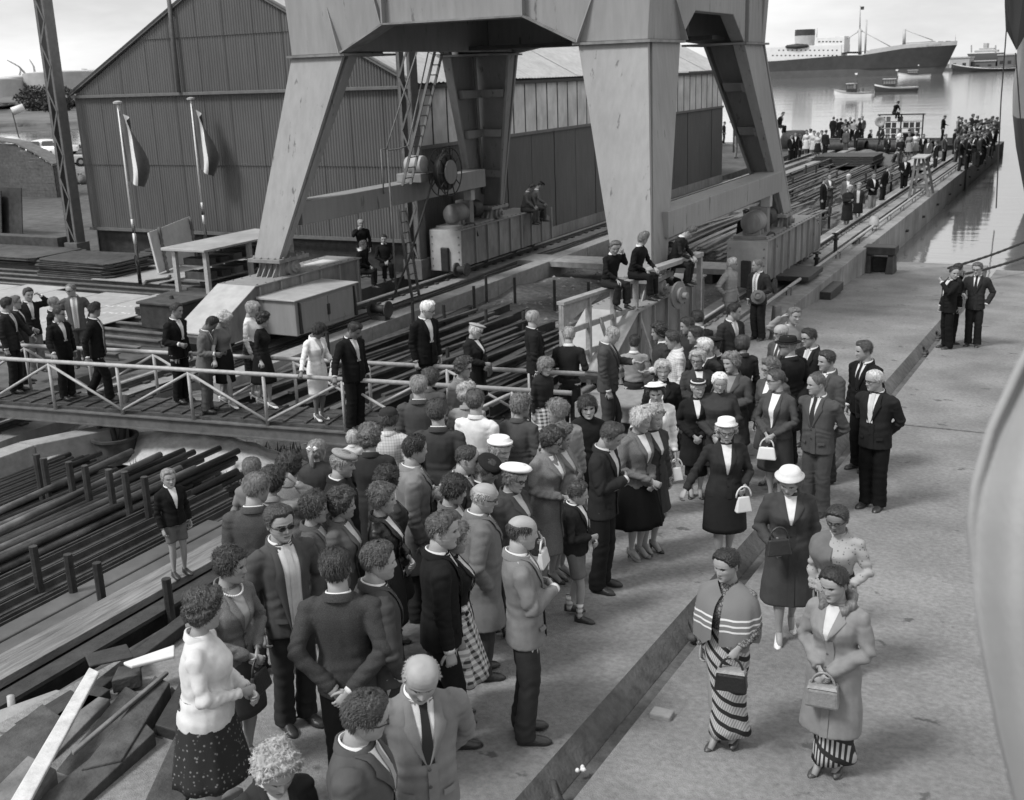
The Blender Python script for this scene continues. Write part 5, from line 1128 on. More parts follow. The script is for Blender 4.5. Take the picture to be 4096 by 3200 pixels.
def make_head(T,h,hh,pose,skin,fem,rs,near,lips,smile=0.):
    """adds head, ears and neck to the body mesh; pose maps head space to body space"""
    nA,nV=(56,64) if near else (24,26)
    t=np.linspace(-1,1,nA,endpoint=False); A=np.pi*np.sign(t)*np.abs(t)**1.25
    q=np.linspace(0,1,nV)
    V=np.interp(q,[0,.08,.75,.9,1],[0,.06,.66,.88,1.]) if near else q
    AA,VV=np.meshgrid(A,V); x,y=head_shape(AA,VV,0 if fem else 1)
    z=VV.copy(); fr=np.clip(np.cos(AA),0,1)
    g=lambda x0,v0,sx,sv: np.exp(-((x-x0)/sx)**2-((VV-v0)/sv)**2)
    nose=np.interp(VV,[.30,.335,.37,.41,.48,.56,.60],[0,.035,.105,.10,.062,.022,0])*np.exp(-(x/np.interp(VV,[.33,.4,.55],[.062,.05,.032]))**2)
    nose*=rs.uniform(.85,1.15)*(.85 if fem else 1)
    d=nose+.018*g(.055,.36,.03,.03)+.018*g(-.055,.36,.03,.03)
    for sx in(-1,1):
        d+=-.078*g(.135*sx,.54,.075,.042)+.034*g(.135*sx,.52,.045,.026)+.014*g(.2*sx,.42,.08,.06)
        d+=.024*g(.12*sx,.605,.1,.022)*(1 if not fem else .5)
        d+=-.012*g(.125*sx,.28,.03,.05)
    d+=.018*g(0,.243,.075,.016)+.019*g(0,.200,.065,.018)-.02*g(0,.222,.085,.007)-.012*g(0,.158,.07,.018)+.016*g(0,.075,.07,.04)
    y=y+d*(fr>0)
    tone=np.full(x.shape,skin)
    tone*=1-.10*g(0,.38,.3,.1)*0
    if near:
        tone=tone*(1-.10*(g(.2,.36,.1,.08)+g(-.2,.36,.1,.08)))
        for sx in(-1,1):
            e=((x-.137*sx)/.062)**2+((VV-.523)/.021)**2
            tone=np.where((e<1)&(fr>.3),min(.5,skin*1.1),tone)
            tone=np.where((((x-.137*sx)/.031)**2+((VV-.524)/.026)**2<1)&(fr>.3),.03,tone)
            lid=np.abs(VV-(.545-.25*(x-.137*sx)**2/.06))<.016
            tone=np.where(lid&(np.abs(x-.137*sx)<.068)&(fr>.3),skin*.22,tone)
            bl=.603-1.1*(np.abs(x)-.14)**2
            tone=np.where((np.abs(VV-bl)<(.012 if fem else .018))&(np.abs(x-.14*sx)<.085)&(fr>.3),skin*(.3 if skin>.2 else .2),tone)
            tone=np.where(g(.034*sx,.338,.018,.012)>.5,skin*.35,tone)
        lp=((x)/.095)**2+((VV-.222)/.034)**2
        tone=np.where((lp<1)&(fr>.3),skin*lips,tone)
        tone=np.where((np.abs(VV-.222-.2*smile*x*x)<.011)&(np.abs(x)<.1)&(fr>.3),skin*.28,tone)
        sk=rs.randint(9999); tone=tone*(1+.06*snoise(np.stack([x.ravel(),y.ravel(),z.ravel()],1),22,sk).reshape(x.shape))
    P=np.stack([x.ravel(),y.ravel(),z.ravel()],1)*hh
    F=[(j*nA+i,j*nA+(i+1)%nA,(j+1)*nA+(i+1)%nA,(j+1)*nA+i) for j in range(nV-1) for i in range(nA)]
    F.append(tuple(range(nA-1,-1,-1)))
    T.put(pose(P),F,tone.ravel())
    for sx in(-1,1):                      # ears
        a=np.linspace(0,2*np.pi,10,endpoint=False); E=[]
        for rr,o in((.55,-.01),(1,.0),(1.02,.028),(.75,.034),(.3,.018)):
            E.append(np.stack([sx*(.335+o+.02*np.cos(a-.6)*0+.018*(np.cos(a)<0)),-.055+.048*rr*np.cos(a)-.015*np.sin(a),.475+.092*rr*np.sin(a)],1))
        P=np.concatenate(E)*hh; n=10
        F=[(i*n+j,i*n+(j+1)%n,(i+1)*n+(j+1)%n,(i+1)*n+j) for i in range(4) for j in range(n)]+[tuple(4*n+j for j in range(n))]
        T.put(pose(P),F,np.repeat(np.array([.9,.9,.95,.8,.6])*skin,10))
HB={ # hairline height by angle from the face (0 front .. 180 nape)
 'short':([0,30,50,68,82,95,112,130,180],[.81,.83,.80,.68,.50,.52,.54,.36,.30]),
 'thin':([0,30,50,68,82,95,112,130,180],[.90,.88,.80,.66,.52,.53,.54,.38,.32]),
 'bald':([0,30,50,68,82,95,112,130,180],[1.2,1.2,1.2,.74,.52,.53,.54,.38,.30]),
 'wavy':([0,30,50,68,82,95,112,130,180],[.78,.79,.74,.55,.36,.33,.30,.24,.18]),
 'curly':([0,30,50,68,82,95,112,130,180],[.80,.80,.74,.56,.40,.34,.28,.22,.14]),
 'bob':([0,30,50,68,82,95,112,130,180],[.70,.68,.62,.40,.20,.14,.12,.10,.08]),
 'bun':([0,30,50,68,82,95,112,130,180],[.83,.82,.76,.62,.53,.54,.52,.34,.26]),
 'bowl':([0,30,50,68,82,95,112,130,180],[.66,.66,.62,.5,.4,.38,.34,.3,.26])}
HT={'short':(.026,.075,.018,9),'thin':(.016,.034,.010,9),'bald':(.020,.02,.008,9),'wavy':(.085,.115,.040,12),'curly':(.11,.135,.062,21),'bob':(.085,.08,.016,9),'bun':(.045,.06,.012,9),'bowl':(.055,.06,.010,8)}
def make_hair(style,hh,pose,v,parent,rs,near,h,hat=False):
    nA,nV=(64,52) if near else (22,20)
    A=np.linspace(-np.pi,np.pi,nA,endpoint=False); V=np.linspace(.02,1,nV)**.9; V[-1]=1.
    AA,VV=np.meshgrid(A,V); x,y=head_shape(AA,VV,.5)
    deg=np.abs(np.degrees(AA)); vb=np.interp(deg,*HB[style]); ts,tt,amp,fq=HT[style]
    sd=rs.randint(99999)
    P0=np.stack([x.ravel(),y.ravel(),VV.ravel()],1)
    nz=snoise(P0,fq,sd).reshape(x.shape); nf=snoise(P0,fq*3.1,sd+1).reshape(x.shape)
    vb=vb+.018*nf
    m=np.clip((VV-vb)/.055,0,1); m=m*m*(3-2*m)
    if style=='bald': m*=np.clip((.80-VV+.03*nz)/.08,0,1)
    t=lerp(ts,tt,np.clip((VV-.5)/.4,0,1))
    if style=='short': t=t+.035*np.clip((VV-.8)/.15,0,1)*np.clip(np.cos(AA)+.3,0,1)*rs.uniform(0,1.3)
    t=t+amp*nz+amp*.55*nf+.006*np.sin(AA*31+nz*5+VV*9)*(VV>.35)
    if hat: t=t*np.clip((.84-VV)/.14,.10,1)
    t=t*m-.03*(1-m)
    c=np.array([0,0,.52]); D=P0-c; D/=np.linalg.norm(D,axis=1)[:,None]
    D=D*np.array([1,1,.9]); P=P0+D*t.ravel()[:,None]; P[:,2]+=np.maximum(0,t.ravel())*.25*(P0[:,2]>.8)
    T=Tub(); F=[(j*nA+i,j*nA+(i+1)%nA,(j+1)*nA+(i+1)%nA,(j+1)*nA+i) for j in range(nV-1) for i in range(nA)]
    T.put(pose(P*hh),F)
    def blob(c,r,nb=12,am=.1):
        a=np.linspace(0,2*np.pi,nb,endpoint=False); Q=[]
        for u in np.linspace(.12,np.pi-.12,8): Q.append(np.stack([c[0]+r[0]*np.sin(u)*np.cos(a),c[1]+r[1]*np.sin(u)*np.sin(a),np.full(nb,c[2]+r[2]*np.cos(u))],1))
        Q=np.concatenate(Q); Q=Q+(Q-np.array(c))*am*snoise(Q,18,sd+3)[:,None]
        T._skin(pose(Q*hh),8,nb,None)
    if style=='bun': blob((0,-.5,.45),(.17,.13,.14))
    if parent.get('_pony'):
        for s in range(3): T.limb(pose(np.array([(.02*s,-.44-.01*s,.62),(.03-.03*s,-.60,.45),(.0+.02*s,-.56,.1),(.03*s,-.50,-.28)])*hh),[.07*hh,.11*hh,.09*hh,.015*hh],8)
    if near:                                  # loose strands break the outline
        N0=P-np.array([0,-.02,.45]); N0/=np.linalg.norm(N0,axis=1)[:,None]; ok=np.nonzero((m.ravel()>.55))[0]
        if len(ok):
            flat=style in('short','thin','bald','bun','bowl'); q=rs.choice(ok,{'thin':450,'bald':500,'bun':700}.get(style,1100)); B0=P[q]; nn=N0[q]; dn=np.array([0,-.25,-1.])+rs.normal(size=(len(q),3))*(.95 if style in('curly','wavy') else .28)
            if style in('short','thin','bald','bun'): dn=dn+np.array([.5*np.sign(rs.normal()),-1.6,.6])*np.clip((B0[:,2:3]-.70)/.15,0,1)
            tg=dn-nn*np.sum(dn*nn,1)[:,None]; tg/=np.linalg.norm(tg,axis=1)[:,None]; sd_=np.cross(tg,nn)
            ln_=rs.uniform(.07,.17,len(q))[:,None]*(1.15 if style in('wavy','bob') else .72); lift=rs.uniform(.0,.22,len(q))[:,None]*(1. if style in('curly','wavy') else .22); w0=.011
            A=B0-nn*.006-sd_*w0; C=B0-nn*.006+sd_*w0; E=B0+tg*ln_+nn*ln_*lift; Mx=B0+tg*ln_*.5+nn*(.012+ln_*lift*.6)
            VV_=np.concatenate([A,C,Mx+sd_*w0*.8,Mx-sd_*w0*.8,E]); k=len(q)
            T.put(pose(VV_*hh),[(i,k+i,2*k+i,3*k+i) for i in range(k)]+[(3*k+i,2*k+i,4*k+i) for i in range(k)])
    o=T.obj('hair',hairmat(v),parent,h)
    return o
def hat_obj(kind,hh,pose,v,parent,h):
    """hats as lathe shapes in head space (unit head height); returns the hat (a child: it is worn)"""
    n=28; a=np.linspace(0,2*np.pi,n,endpoint=False)
    def lathe(prof,cy=-.03,tilt=0,sx=1,sy=1.18,z0=0,wav=0):
        V=[]
        for r,z in prof:
            x=sx*r*np.cos(a); y=sy*r*np.sin(a)
            zz=z+wav*np.cos(2*a)*max(0,r-.4); y2=y*math.cos(tilt)-zz*math.sin(tilt); z2=y*math.sin(tilt)+zz*math.cos(tilt)
            V.append(np.stack([x,y2+cy,z2+z0],1))
        return np.concatenate(V),len(prof)
    T=Tub()
    if kind=='white_dome': V,k=lathe([(.30,.0),(.47,-.05),(.50,-.02),(.40,.03),(.385,.17),(.36,.24),(.28,.275),(.1,.28),(0.01,.28)],tilt=.28,z0=.81,cy=-.07)
    elif kind=='white_round': V,k=lathe([(.30,.0),(.5,-.03),(.545,.04),(.50,.11),(.40,.17),(.30,.155),(.28,.2),(.2,.215),(.01,.215)],tilt=.26,z0=.84,cy=-.10)
    elif kind=='pillbox': V,k=lathe([(.36,-.02),(.47,.02),(.48,.10),(.42,.11),(.38,.12),(.37,.27),(.33,.30),(.15,.31),(.01,.31)],tilt=.18,z0=.80,cy=-.07)
    elif kind=='cloche': V,k=lathe([(.34,-.05),(.53,-.09),(.54,-.05),(.42,.03),(.40,.13),(.34,.22),(.22,.27),(.01,.285)],tilt=.36,z0=.79,cy=-.09,wav=.12)
    elif kind=='wide': V,k=lathe([(.34,-.02),(.55,-.02),(.555,.01),(.42,.05),(.38,.12),(.3,.17),(.01,.18)],tilt=.42,z0=.84,cy=-.10,wav=.10)
    elif kind=='fedora': V,k=lathe([(.34,.0),(.56,-.01),(.57,.02),(.395,.03),(.385,.2),(.345,.3),(.22,.33),(.1,.29),(.01,.28)],tilt=.06,z0=.74)
    elif kind=='boater': V,k=lathe([(.34,.0),(.5,.0),(.5,.02),(.37,.03),(.345,.16),(.3,.18),(.01,.18)],tilt=.1,z0=.84)
    elif kind=='cap':
        V,k=lathe([(.34,-.02),(.39,.02),(.46,.09),(.45,.15),(.34,.19),(.15,.20),(.01,.2)],tilt=-.18,z0=.79,cy=.0,sy=1.1)
        b=[]; 
        for i in range(9):
            u=-1+2*i/8.; b+=[(.33*u,.26+.10*(1-u*u),.76),(.30*u,.40+.12*(1-u*u),.71)]
        T.put(pose(np.array(b)*hh),[(2*i,2*i+1,2*i+3,2*i+2) for i in range(8)])
        T.put(pose((np.array(b)+(0,0,.018))*hh),[(2*i,2*i+2,2*i+3,2*i+1) for i in range(8)])
    elif kind=='beret': V,k=lathe([(.35,.0),(.40,.0),(.50,.07),(.49,.12),(.36,.17),(.01,.18)],tilt=.15,z0=.80,cy=-.05)
    elif kind=='knit': V,k=lathe([(.37,-.03),(.44,.0),(.45,.07),(.40,.12),(.39,.18),(.3,.25),(.15,.275),(.01,.275)],tilt=.12,z0=.76,cy=-.05)
    T._skin(pose(V*hh),k,n,None)
    o=T.obj('hat',cloth(v,'tweed' if kind in('knit','cap') else 'plain'),parent,h)
    if kind in('fedora','boater','wide'):
        B=Tub(); V,k=lathe([(.395,.04),(.40,.045),(.40,.10),(.39,.105)],tilt={'fedora':.06,'boater':.1,'wide':.42}[kind],z0={'fedora':.74,'boater':.84,'wide':.84}[kind],cy=-.03 if kind!='wide' else -.10,sx=1.015)
        B._skin(pose(V*hh),k,n,None); B.obj('hat_band',cloth(.6 if kind=='boater' else v*.6),o,h)
    return o
HAND=None
def hand_geo(curl):
    """relaxed right hand along +z, palm towards -y, thumb towards -x; unit metres"""
    T=Tub()
    T.limb([(0,0,-.05),(0,0,-.01),(0,0,.03),(0,0,.07),(0,0,.092)],[.026,.027,.038,.041,.034],12,.42,ref=(1,0,0))
    for i,(x,l) in enumerate(((-.029,.070),(-.0095,.079),(.0105,.073),(.029,.056))):
        p=np.array([x,0,.082]); a=.18; P=[p]; 
        for sg,c in((.42,1.),(.32,1.1),(.26,.8)):
            a+=curl*c; p=p+l*sg*np.array([x*.25*(1-curl),-math.sin(a),math.cos(a)]); P.append(p)
        T.limb(P,[.0098,.0092,.0083,.006],7,ref=(1,0,0))
    P=[np.array([-.026,-.004,.012])]; a=.75
    for l in(.034,.03,.024):
        P.append(P[-1]+l*np.array([-math.sin(a),-.35,math.cos(a)])); a-=.3
    T.limb(P,[.014,.0115,.0105,.0075],7,ref=(0,1,0))
    return T.arr(),list(T.f)
HANDS={}
def put_hand(T,wr,d,pn,side,curl,h,tone,fem):
    k=(round(curl,1)); 
    if k not in HANDS: HANDS[k]=hand_geo(curl)
    V,F=HANDS[k]; V=V.copy()
    if side<0: V[:,0]*=-1; F=[q[::-1] for q in F]
    z=nrm(d); y=-nrm(np.asarray(pn)-z*np.dot(pn,z)); x=np.cross(y,z)
    s=(.92 if fem else 1.)*.56
    T.put(wr+(V*s)@np.stack([x,y,z]),F,tone)
ARM={ # elbow, wrist, palm normal, curl ; right side, unit height
 'down':((.141,-.018,.640),(.139,.022,.492),(-1,-.2,0),.5),
 'stride':((.150,.03,.645),(.150,.085,.51),(-1,-.2,0),.5),
 'strideb':((.150,-.055,.645),(.158,-.055,.50),(-1,-.2,0),.5),
 'behind':((.150,-.065,.645),(.030,-.118,.520),(0,1,.2),.4),
 'folded':((.146,.030,.652),(.005,.112,.668),(0,-1,0),.3),
 'foldlow':((.146,.03,.645),(.005,.112,.635),(0,-1,0),.3),
 'clasp':((.158,.0,.642),(.030,.118,.560),(-.4,-1,0),.7),
 'claspm':((.155,.02,.648),(.028,.125,.610),(-.4,-1,0),.7),
 'pocket':((.178,-.035,.645),(.122,.028,.515),(-1,0,0),.9),
 'rail':((.185,.045,.665),(.205,.135,.560),(0,0,-1),.6),
 'raill':((.20,.015,.655),(.27,.07,.56),(0,0,-1),.6),
 'bent':((.152,-.005,.642),(.115,.125,.615),(-1,0,0),.6),
 'reach':((.150,.07,.66),(.12,.20,.66),(0,0,1),.3),
 'face':((.135,.10,.715),(.035,.115,.835),(0,-1,0),.8),
 'ear':((.22,.05,.80),(.13,.04,.915),(-1,0,.2),.6),
 'neck':((.235,.02,.845),(.10,-.01,.915),(-1,0,0),.4),
 'hip':((.225,-.055,.665),(.115,-.01,.575),(-1,0,0),.5),
 'bag':((.160,.0,.645),(.10,.11,.600),(-.5,-1,0),.8),
 'knee':((.140,.10,.655),(.075,.215,.575),(0,0,-1),.4),
 'lap':((.150,.05,.640),(.03,.16,.560),(0,-.3,-1),.6),
 'head':((.20,.06,.88),(.09,.05,.955),(0,0,-1),.4),
}
GARM=[]      # clothes waiting for one common remesh
def torso_tab(fem,kind,hem,fat,child):
    if fem: z=[.44,.50,.54,.58,.62,.66,.70,.735,.77,.80,.822,.838,.85]; rx=[.108,.110,.106,.092,.080,.083,.092,.098,.100,.098,.075,.042,.034]; ry=[.082,.084,.080,.070,.062,.066,.080,.086,.072,.055,.045,.038,.034]; cy=[-.004,-.004,-.003,0,0,.002,.008,.010,.002,-.006,-.010,-.010,-.008]
    else:   z=[.44,.48,.52,.57,.62,.66,.70,.74,.775,.803,.825,.842,.855]; rx=[.112,.110,.107,.101,.097,.100,.106,.112,.115,.112,.086,.047,.039]; ry=[.083,.082,.080,.077,.074,.074,.077,.079,.073,.060,.050,.043,.039]; cy=[0,0,0,.002,.003,.002,.0,-.002,-.006,-.010,-.012,-.010,-.008]
    z,rx,ry,cy=map(np.array,(z,rx,ry,cy))
    b=np.exp(-((z-.60)/.09)**2); rx=rx*(1+fat*.55*b+fat*.18); ry=ry*(1+fat*.9*b+fat*.22); cy=cy+fat*.012*b
    if kind in('coat','cape') : rx=rx*1.07+.003; ry=ry*1.1+.004
    if kind=='coat': b=np.clip((.70-z)/.2,0,1); rx=lerp(rx,rx.max()*1.0+0*z,b*.55); ry=lerp(ry,.088+0*z,b*.5)
    if kind in('sweater','blouse'): rx=rx*.965; ry=ry*.96
    if hem<.44:
        zz=np.array([hem,lerp(hem,.44,.5)]); fl=1.12 if kind=='coat' else 1.0
        z=np.r_[zz,z]; rx=np.r_[rx[0]*fl*1.06,rx[0]*fl,rx]; ry=np.r_[ry[0]*fl*1.08,ry[0]*fl,ry]; cy=np.r_[0,0,cy]
    else:
        k=z>hem+.012; z=np.r_[hem,z[k]]; rx=np.r_[np.interp(hem,np.arange(2),[1,1])*0+rx[k][0]*1.01,rx[k]]; ry=np.r_[ry[k][0]*1.01,ry[k]]; cy=np.r_[cy[k][0],cy[k]]
    return z,rx,ry,cy
PERSONS=[]
def person(P0,h,face,label,sex='m',top=('jacket',.08),bot=('trousers',.06),hair=('short',.04),look=None,nod=6,arms=('down','down'),skin=.30,shirt=.60,tie=None,hat=None,glasses=None,shoe=.025,fat=0.,near=True,stride=0.,sit=False,lean=0.,seed=0,closed=False,group=None,smile=0.,open_=False,extra=(),roll=0.,hold=None):
    """P0 = point under the feet (or on the seat); face: 0 towards the camera, 90 image right, 180 away"""
    rs=np.random.RandomState(seed+17); fem=sex in('f','g'); child=sex in('b','g')
    T=Tub(); X=P0
    c=nrm(np.array([-X[0],-X[1]])) ; rt=np.array([-c[1],c[0]])          # towards the camera, image right
    fw=lambda deg: math.cos(R_(deg))*c+math.sin(R_(deg))*rt
    f=fw(face); th=math.atan2(-f[0],f[1])
    look=face if look is None else look
    dy=((look-face+180)%360)-180; dy=max(-88,min(88,dy)); ty=R_(dy)      # head turn
    hh=.141 if not child else (.156 if h>1.25 else .168)
    nod_=R_(nod); rl=R_(roll)
    # head pose
    piv=np.array([0,-.008,.872 if not child else 1-hh*.95]); ofs=np.array([0,.012,1-hh])
    def pose(P):
        Q=P+ofs-piv
        cx,sx=math.cos(nod_),math.sin(nod_); Q=np.stack([Q[:,0],Q[:,1]*cx+Q[:,2]*sx,-Q[:,1]*sx+Q[:,2]*cx],1)
        cr_,sr_=math.cos(rl),math.sin(rl); Q=np.stack([Q[:,0]*cr_+Q[:,2]*sr_,Q[:,1],-Q[:,0]*sr_+Q[:,2]*cr_],1)
        cz,sz=math.cos(ty),math.sin(ty); Q=np.stack([Q[:,0]*cz-Q[:,1]*sz,Q[:,0]*sz+Q[:,1]*cz,Q[:,2]],1)
        return bend(Q+piv)
    if not sit and lean==0: lean=rs.uniform(-2.5,3.5)
    if roll==0: rl=R_(rs.normal()*4.)
    ln=math.tan(R_(lean))
    def bend(Q):
        Q=np.array(Q,float); k=np.clip(Q[...,2]-.52,0,None); Q[...,1]=Q[...,1]+k*ln; return Q
    zs=-.455 if sit else 0.
    dk=lambda v: v*.55 if v<.06 else (v*.68 if v<.13 else (v*.8 if v<.42 else v))
    kind,tv=top[0],dk(top[1]); tpat=top[2] if len(top)>2 else 'plain'
    hem={'jacket':.455,'wjacket':.50,'coat':.30,'longcoat':.235,'sweater':.565,'shirt':.555,'dress':.54,'cardigan':.52,'blouse':.56,'short':.53,'cape':.56,'overall':.46}[kind]
    kk='coat' if kind in('coat','longcoat') else ('sweater' if kind in('sweater','shirt','blouse','dress') else kind)
    if sit: hem=max(hem,.47)
    z,rx,ry,cy=torso_tab(fem and not child,kk,hem,fat,child)
    if child: rx=rx*1.0; ry=ry*1.05
    nk=.036 if not fem else .030
    lo=(lambda q:(q[0],q[1],q[2]))
    # --- body mesh: trunk, limbs, neck, head, hands as one object
    T.rings([(0,cy[i],z[i]) for i in range(len(z))],rx*.86,ry*.84,12,tone=skin)
    T.v[-1]=bend(T.v[-1])
    T.limb(bend([(0,-.012,.80),(0,-.010,.845),(0,-.002,.88),tuple(pose(np.array([[0,-.09,.30]])*hh)[0]*[1,1,1])]) if False else np.array([bend(np.array([0,-.012,.80])),bend(np.array([0,-.010,.84])),pose(np.array([[0,-.10,.06]])*hh)[0],pose(np.array([[0,-.10,.34]])*hh)[0]]),[nk*1.35,nk*1.12,nk*(1.02 if not child else .85),nk*(1.0 if not child else .85)],14,.98,tone=skin*.96)
    make_head(T,h,hh,pose,skin,fem,rs,near,.6 if fem and not child else .8,smile)
    AL=arms; J={}
    for sd,nm in((1,AL[1]),(-1,AL[0])):       # arms=(person's left, person's right)
        a=ARM[nm] if isinstance(nm,str) else nm
        M_=np.array([sd,1,1.]); 
        if fem: M_=np.array([sd*.94,1,1])
        sh=bend(np.array([(.107 if not fem else .094)*sd*(1+.25*fat),-.008,.795])); el=bend(np.array(a[0])*M_+np.array([sd*.02*fat,0,0])); wr=bend(np.array(a[1])*M_+np.array([0,.05*fat*(a[1][1]>.08),0]))
        el=el+rs.normal(size=3)*np.array([.005,.010,.006]); wr=wr+rs.normal(size=3)*np.array([.006,.010,.010])*(nm not in('folded','raill','rail'))
        if nm=='folded' or nm=='foldlow': wr=wr+np.array([0,.018 if sd>0 else 0,.012*sd])
        J[sd]=(sh,el,wr)
        T.limb([sh,lerp(sh,el,.5),el,lerp(el,wr,.4),wr],np.array([.03,.027,.023,.024,.016])*(.85 if fem else 1)*np.array([.6,.6,.6,.65,.95] if top[0]!='short' else [1,1,1,1,1]),8,tone=skin)
        pn=np.array(a[2])*np.array([sd,1,1]); d=wr-el
        if nm in('pocket',) : continue
        if nm in('folded','foldlow'): d=np.array([-sd*1.,-.32,.06])
        put_hand(T,wr+nrm(d)*.012,d+np.array([0,0,-.02]),pn,sd,a[3],h,skin*.97,fem)
    # legs
    LJ={}
    for sd in(1,-1):
        hp=np.array([.052*sd,0,.50]); s_=stride*sd
        if sit: kn=np.array([.062*sd+.01*rs.uniform(-1,1),.235,.488+.01*rs.uniform(-1,1)]); an=np.array([.06*sd,.225+.03*rs.uniform(-1,1),.265])
        else:
            an=np.array([(.052 if not fem else .036)*sd,-.02+s_*.5,.045+(max(0,-s_)*.18)]); kn=lerp(hp,an,.5)+np.array([0,.018+abs(s_)*.10,0])
        LJ[sd]=(hp,kn,an)
        ft=2 if fem else 0
        heel=.03 if (fem and not child) else 0
        ak=an+np.array([0,0,heel])
        T.limb([hp,lerp(hp,kn,.6),kn,lerp(kn,ak,.3),lerp(kn,ak,.75),ak,ak+np.array([0,.0,-.022])],np.array([.055,.043,.032,.034,.022,.0175,.019])*(.92 if fem else 1)*(1 if not child else .9),10,tone=skin*.9)
        if fem: T.limb([ak+np.array([0,-.01,-.012]),ak+np.array([0,.03,-.02-heel*.5]),ak+np.array([0,.07,-.032-heel])],[.019,.018,.014],8,tone=skin*.9)
    body=T.obj('person',attr_mat('skin',.55,.3),None,h,tonea=True)
    body['label']=label; body['category']='person'
    if group: body['group']=group
    body.location=(X[0],X[1],X[2]+zs*h); body.rotation_euler=(0,0,th)
    if 'pony' in extra: body['_pony']=1
    # --- hair, hat
    if hair: make_hair(hair[0],hh,pose,hair[1],body,rs,near,h,bool(hat))
    if '_pony' in body: del body['_pony']
    if hat: hat_obj(hat[0],hh,pose,hat[1],body,h)
    if glasses is not None:
        G=Tub()
        for sx in(-1,1):
            a=np.linspace(0,2*np.pi,13); pts=np.stack([.137*sx+.085*np.cos(a),.405+0*a-.03*np.abs(np.cos(a))*0,.52+.055*np.sin(a)],1)
            G.limb(pose(pts*hh),[.0017+.002*(glasses=='sun')]*13,5)
            if glasses=='sun': G.put(pose(np.vstack([[.137*sx,.405,.52],pts[:-1]])*hh),[(0,i+1,(i+1)%12+1) for i in range(12)])
            G.limb(pose(np.array([(.222*sx,.40,.53),(.34*sx,.2,.54),(.35*sx,-.05,.53)])*hh),[.002,.002,.002],5)
        G.limb(pose(np.array([(-.06,.42,.535),(0,.44,.54),(.06,.42,.535)])*hh),[.002]*3,5)
        G.obj('glasses',mat('spectacle_frame',.02,.3,0,5,0),body,h)
    # --- top garment
    fy=lambda x,zz: np.interp(zz,z,cy)+np.interp(zz,z,ry)*(np.clip(1-(np.abs(x)/np.interp(zz,z,rx))**2.2,0,1))**(1/2.2)
    tm=cloth(tv,tpat)
    Gm=Tub(); Gm.rings([(0,cy[i],z[i]) for i in range(len(z))],rx,ry,18); Gm.v[-1]=bend(Gm.v[-1])
    slv=1.0 if kind not in('short',) else .5
    bulk={'jacket':1.,'coat':1.14,'longcoat':1.12,'wjacket':.95,'sweater':.80,'shirt':.9,'dress':.80,'cardigan':.85,'blouse':.85,'short':.85,'cape':1.,'overall':1.05}[kind]*(.9 if fem else 1)*(.92 if child else 1)
    for sd in(1,-1):
        sh,el,wr=J[sd]; e=wr if slv==1 else lerp(sh,el,.75)
        m1=sh+np.array([-.028*sd,0,.008])
        if slv==1:
            Gm.limb([m1,sh+np.array([.006*sd,0,-.006]),lerp(sh,el,.35),lerp(sh,el,.75),el,lerp(el,wr,.25),lerp(el,wr,.6),lerp(el,wr,.97)],np.array([.039,.041,.038,.0345,.034,.033,.030,.027])*bulk,12)
        else: Gm.limb([m1,sh+np.array([.006*sd,0,-.006]),lerp(sh,el,.35),lerp(sh,el,.75)],np.array([.040,.043,.041,.036])*bulk,12)
    pn='jacket' if kind in('jacket','wjacket','short') else ('coat' if kind in('coat','longcoat') else {'dress':'bodice','overall':'overall_top'}.get(kind,kind))
    go=Gm.obj(pn,tm,body,h); GARM.append((go,h,J,LJ,'top',near,seed,kind))
    # --- lapels, shirt front, tie (patches that follow the chest)
    def patch(name,m,fn,nu,nv,off,par=body,off2=None):
        Q=Tub(); V=[]
        for j in range(nv+1):
            for i in range(nu+1):
                x,zz,o=fn(i/nu,j/nv); V.append((x,fy(x,zz)+o,zz))
        c_=nu+1; F=[(j*c_+i,j*c_+i+1,(j+1)*c_+i+1,(j+1)*c_+i) for j in range(nv) for i in range(nu)]
        Q.put(bend(np.array(V)),F); return Q.obj(name,m,par,h)
    if near or kind in('jacket','wjacket','coat'):
        if kind in('jacket','wjacket','coat','longcoat','overall','cardigan') and not closed:
            zb={'jacket':.645,'wjacket':.66,'coat':.70,'longcoat':.70,'overall':.76,'cardigan':.60}[kind]; wv=.036 if not fem else .032
            if open_: zb=hem+.03
            zt=.842 if not fem else .836
            vin=lambda v:(.003+(wv-.003)*v**.85) if not open_ else (.028+.012*v)
            patch('shirt_front' if not fem else 'blouse_front',cloth(shirt if not fem or shirt!=.62 else .5),lambda u,v:((2*u-1)*(vin(v)+.002),lerp(zb,zt,v),.0045),8,12,0)
            if kind!='overall':
                wl=lambda v: np.interp(v,[0,.3,.62,.66,.72,1],[.004,.022,.040,.041,.030,.020])*(1.25 if kind in('coat','longcoat') else 1)*(.9 if fem else 1)
                for sd in(1,-1): patch('lapel',tm,lambda u,v,sd=sd:(sd*(vin(v)+wl(v)*u),lerp(zb,zt,v)-.012*u*(v>.7)*0,.0075+.004*math.sin(math.pi*u)),4,14,0)
                # overlapping front edge below the lapels
                if not open_: patch('front_edge',tm,lambda u,v:(-.030+.033*u,lerp(hem+.008,zb,v),.003+.004*u),4,8,0)
            if tie is not None: patch('tie',cloth(tie[0],tie[1] if len(tie)>1 else 'plain'),lambda u,v:((2*u-1)*np.interp(v,[0,.88,.93,1],[.021,.011,.014,.012])*(1 if zb<.7 else .9),lerp(zb+.003,zt+.004,v),.009),4,12,0)
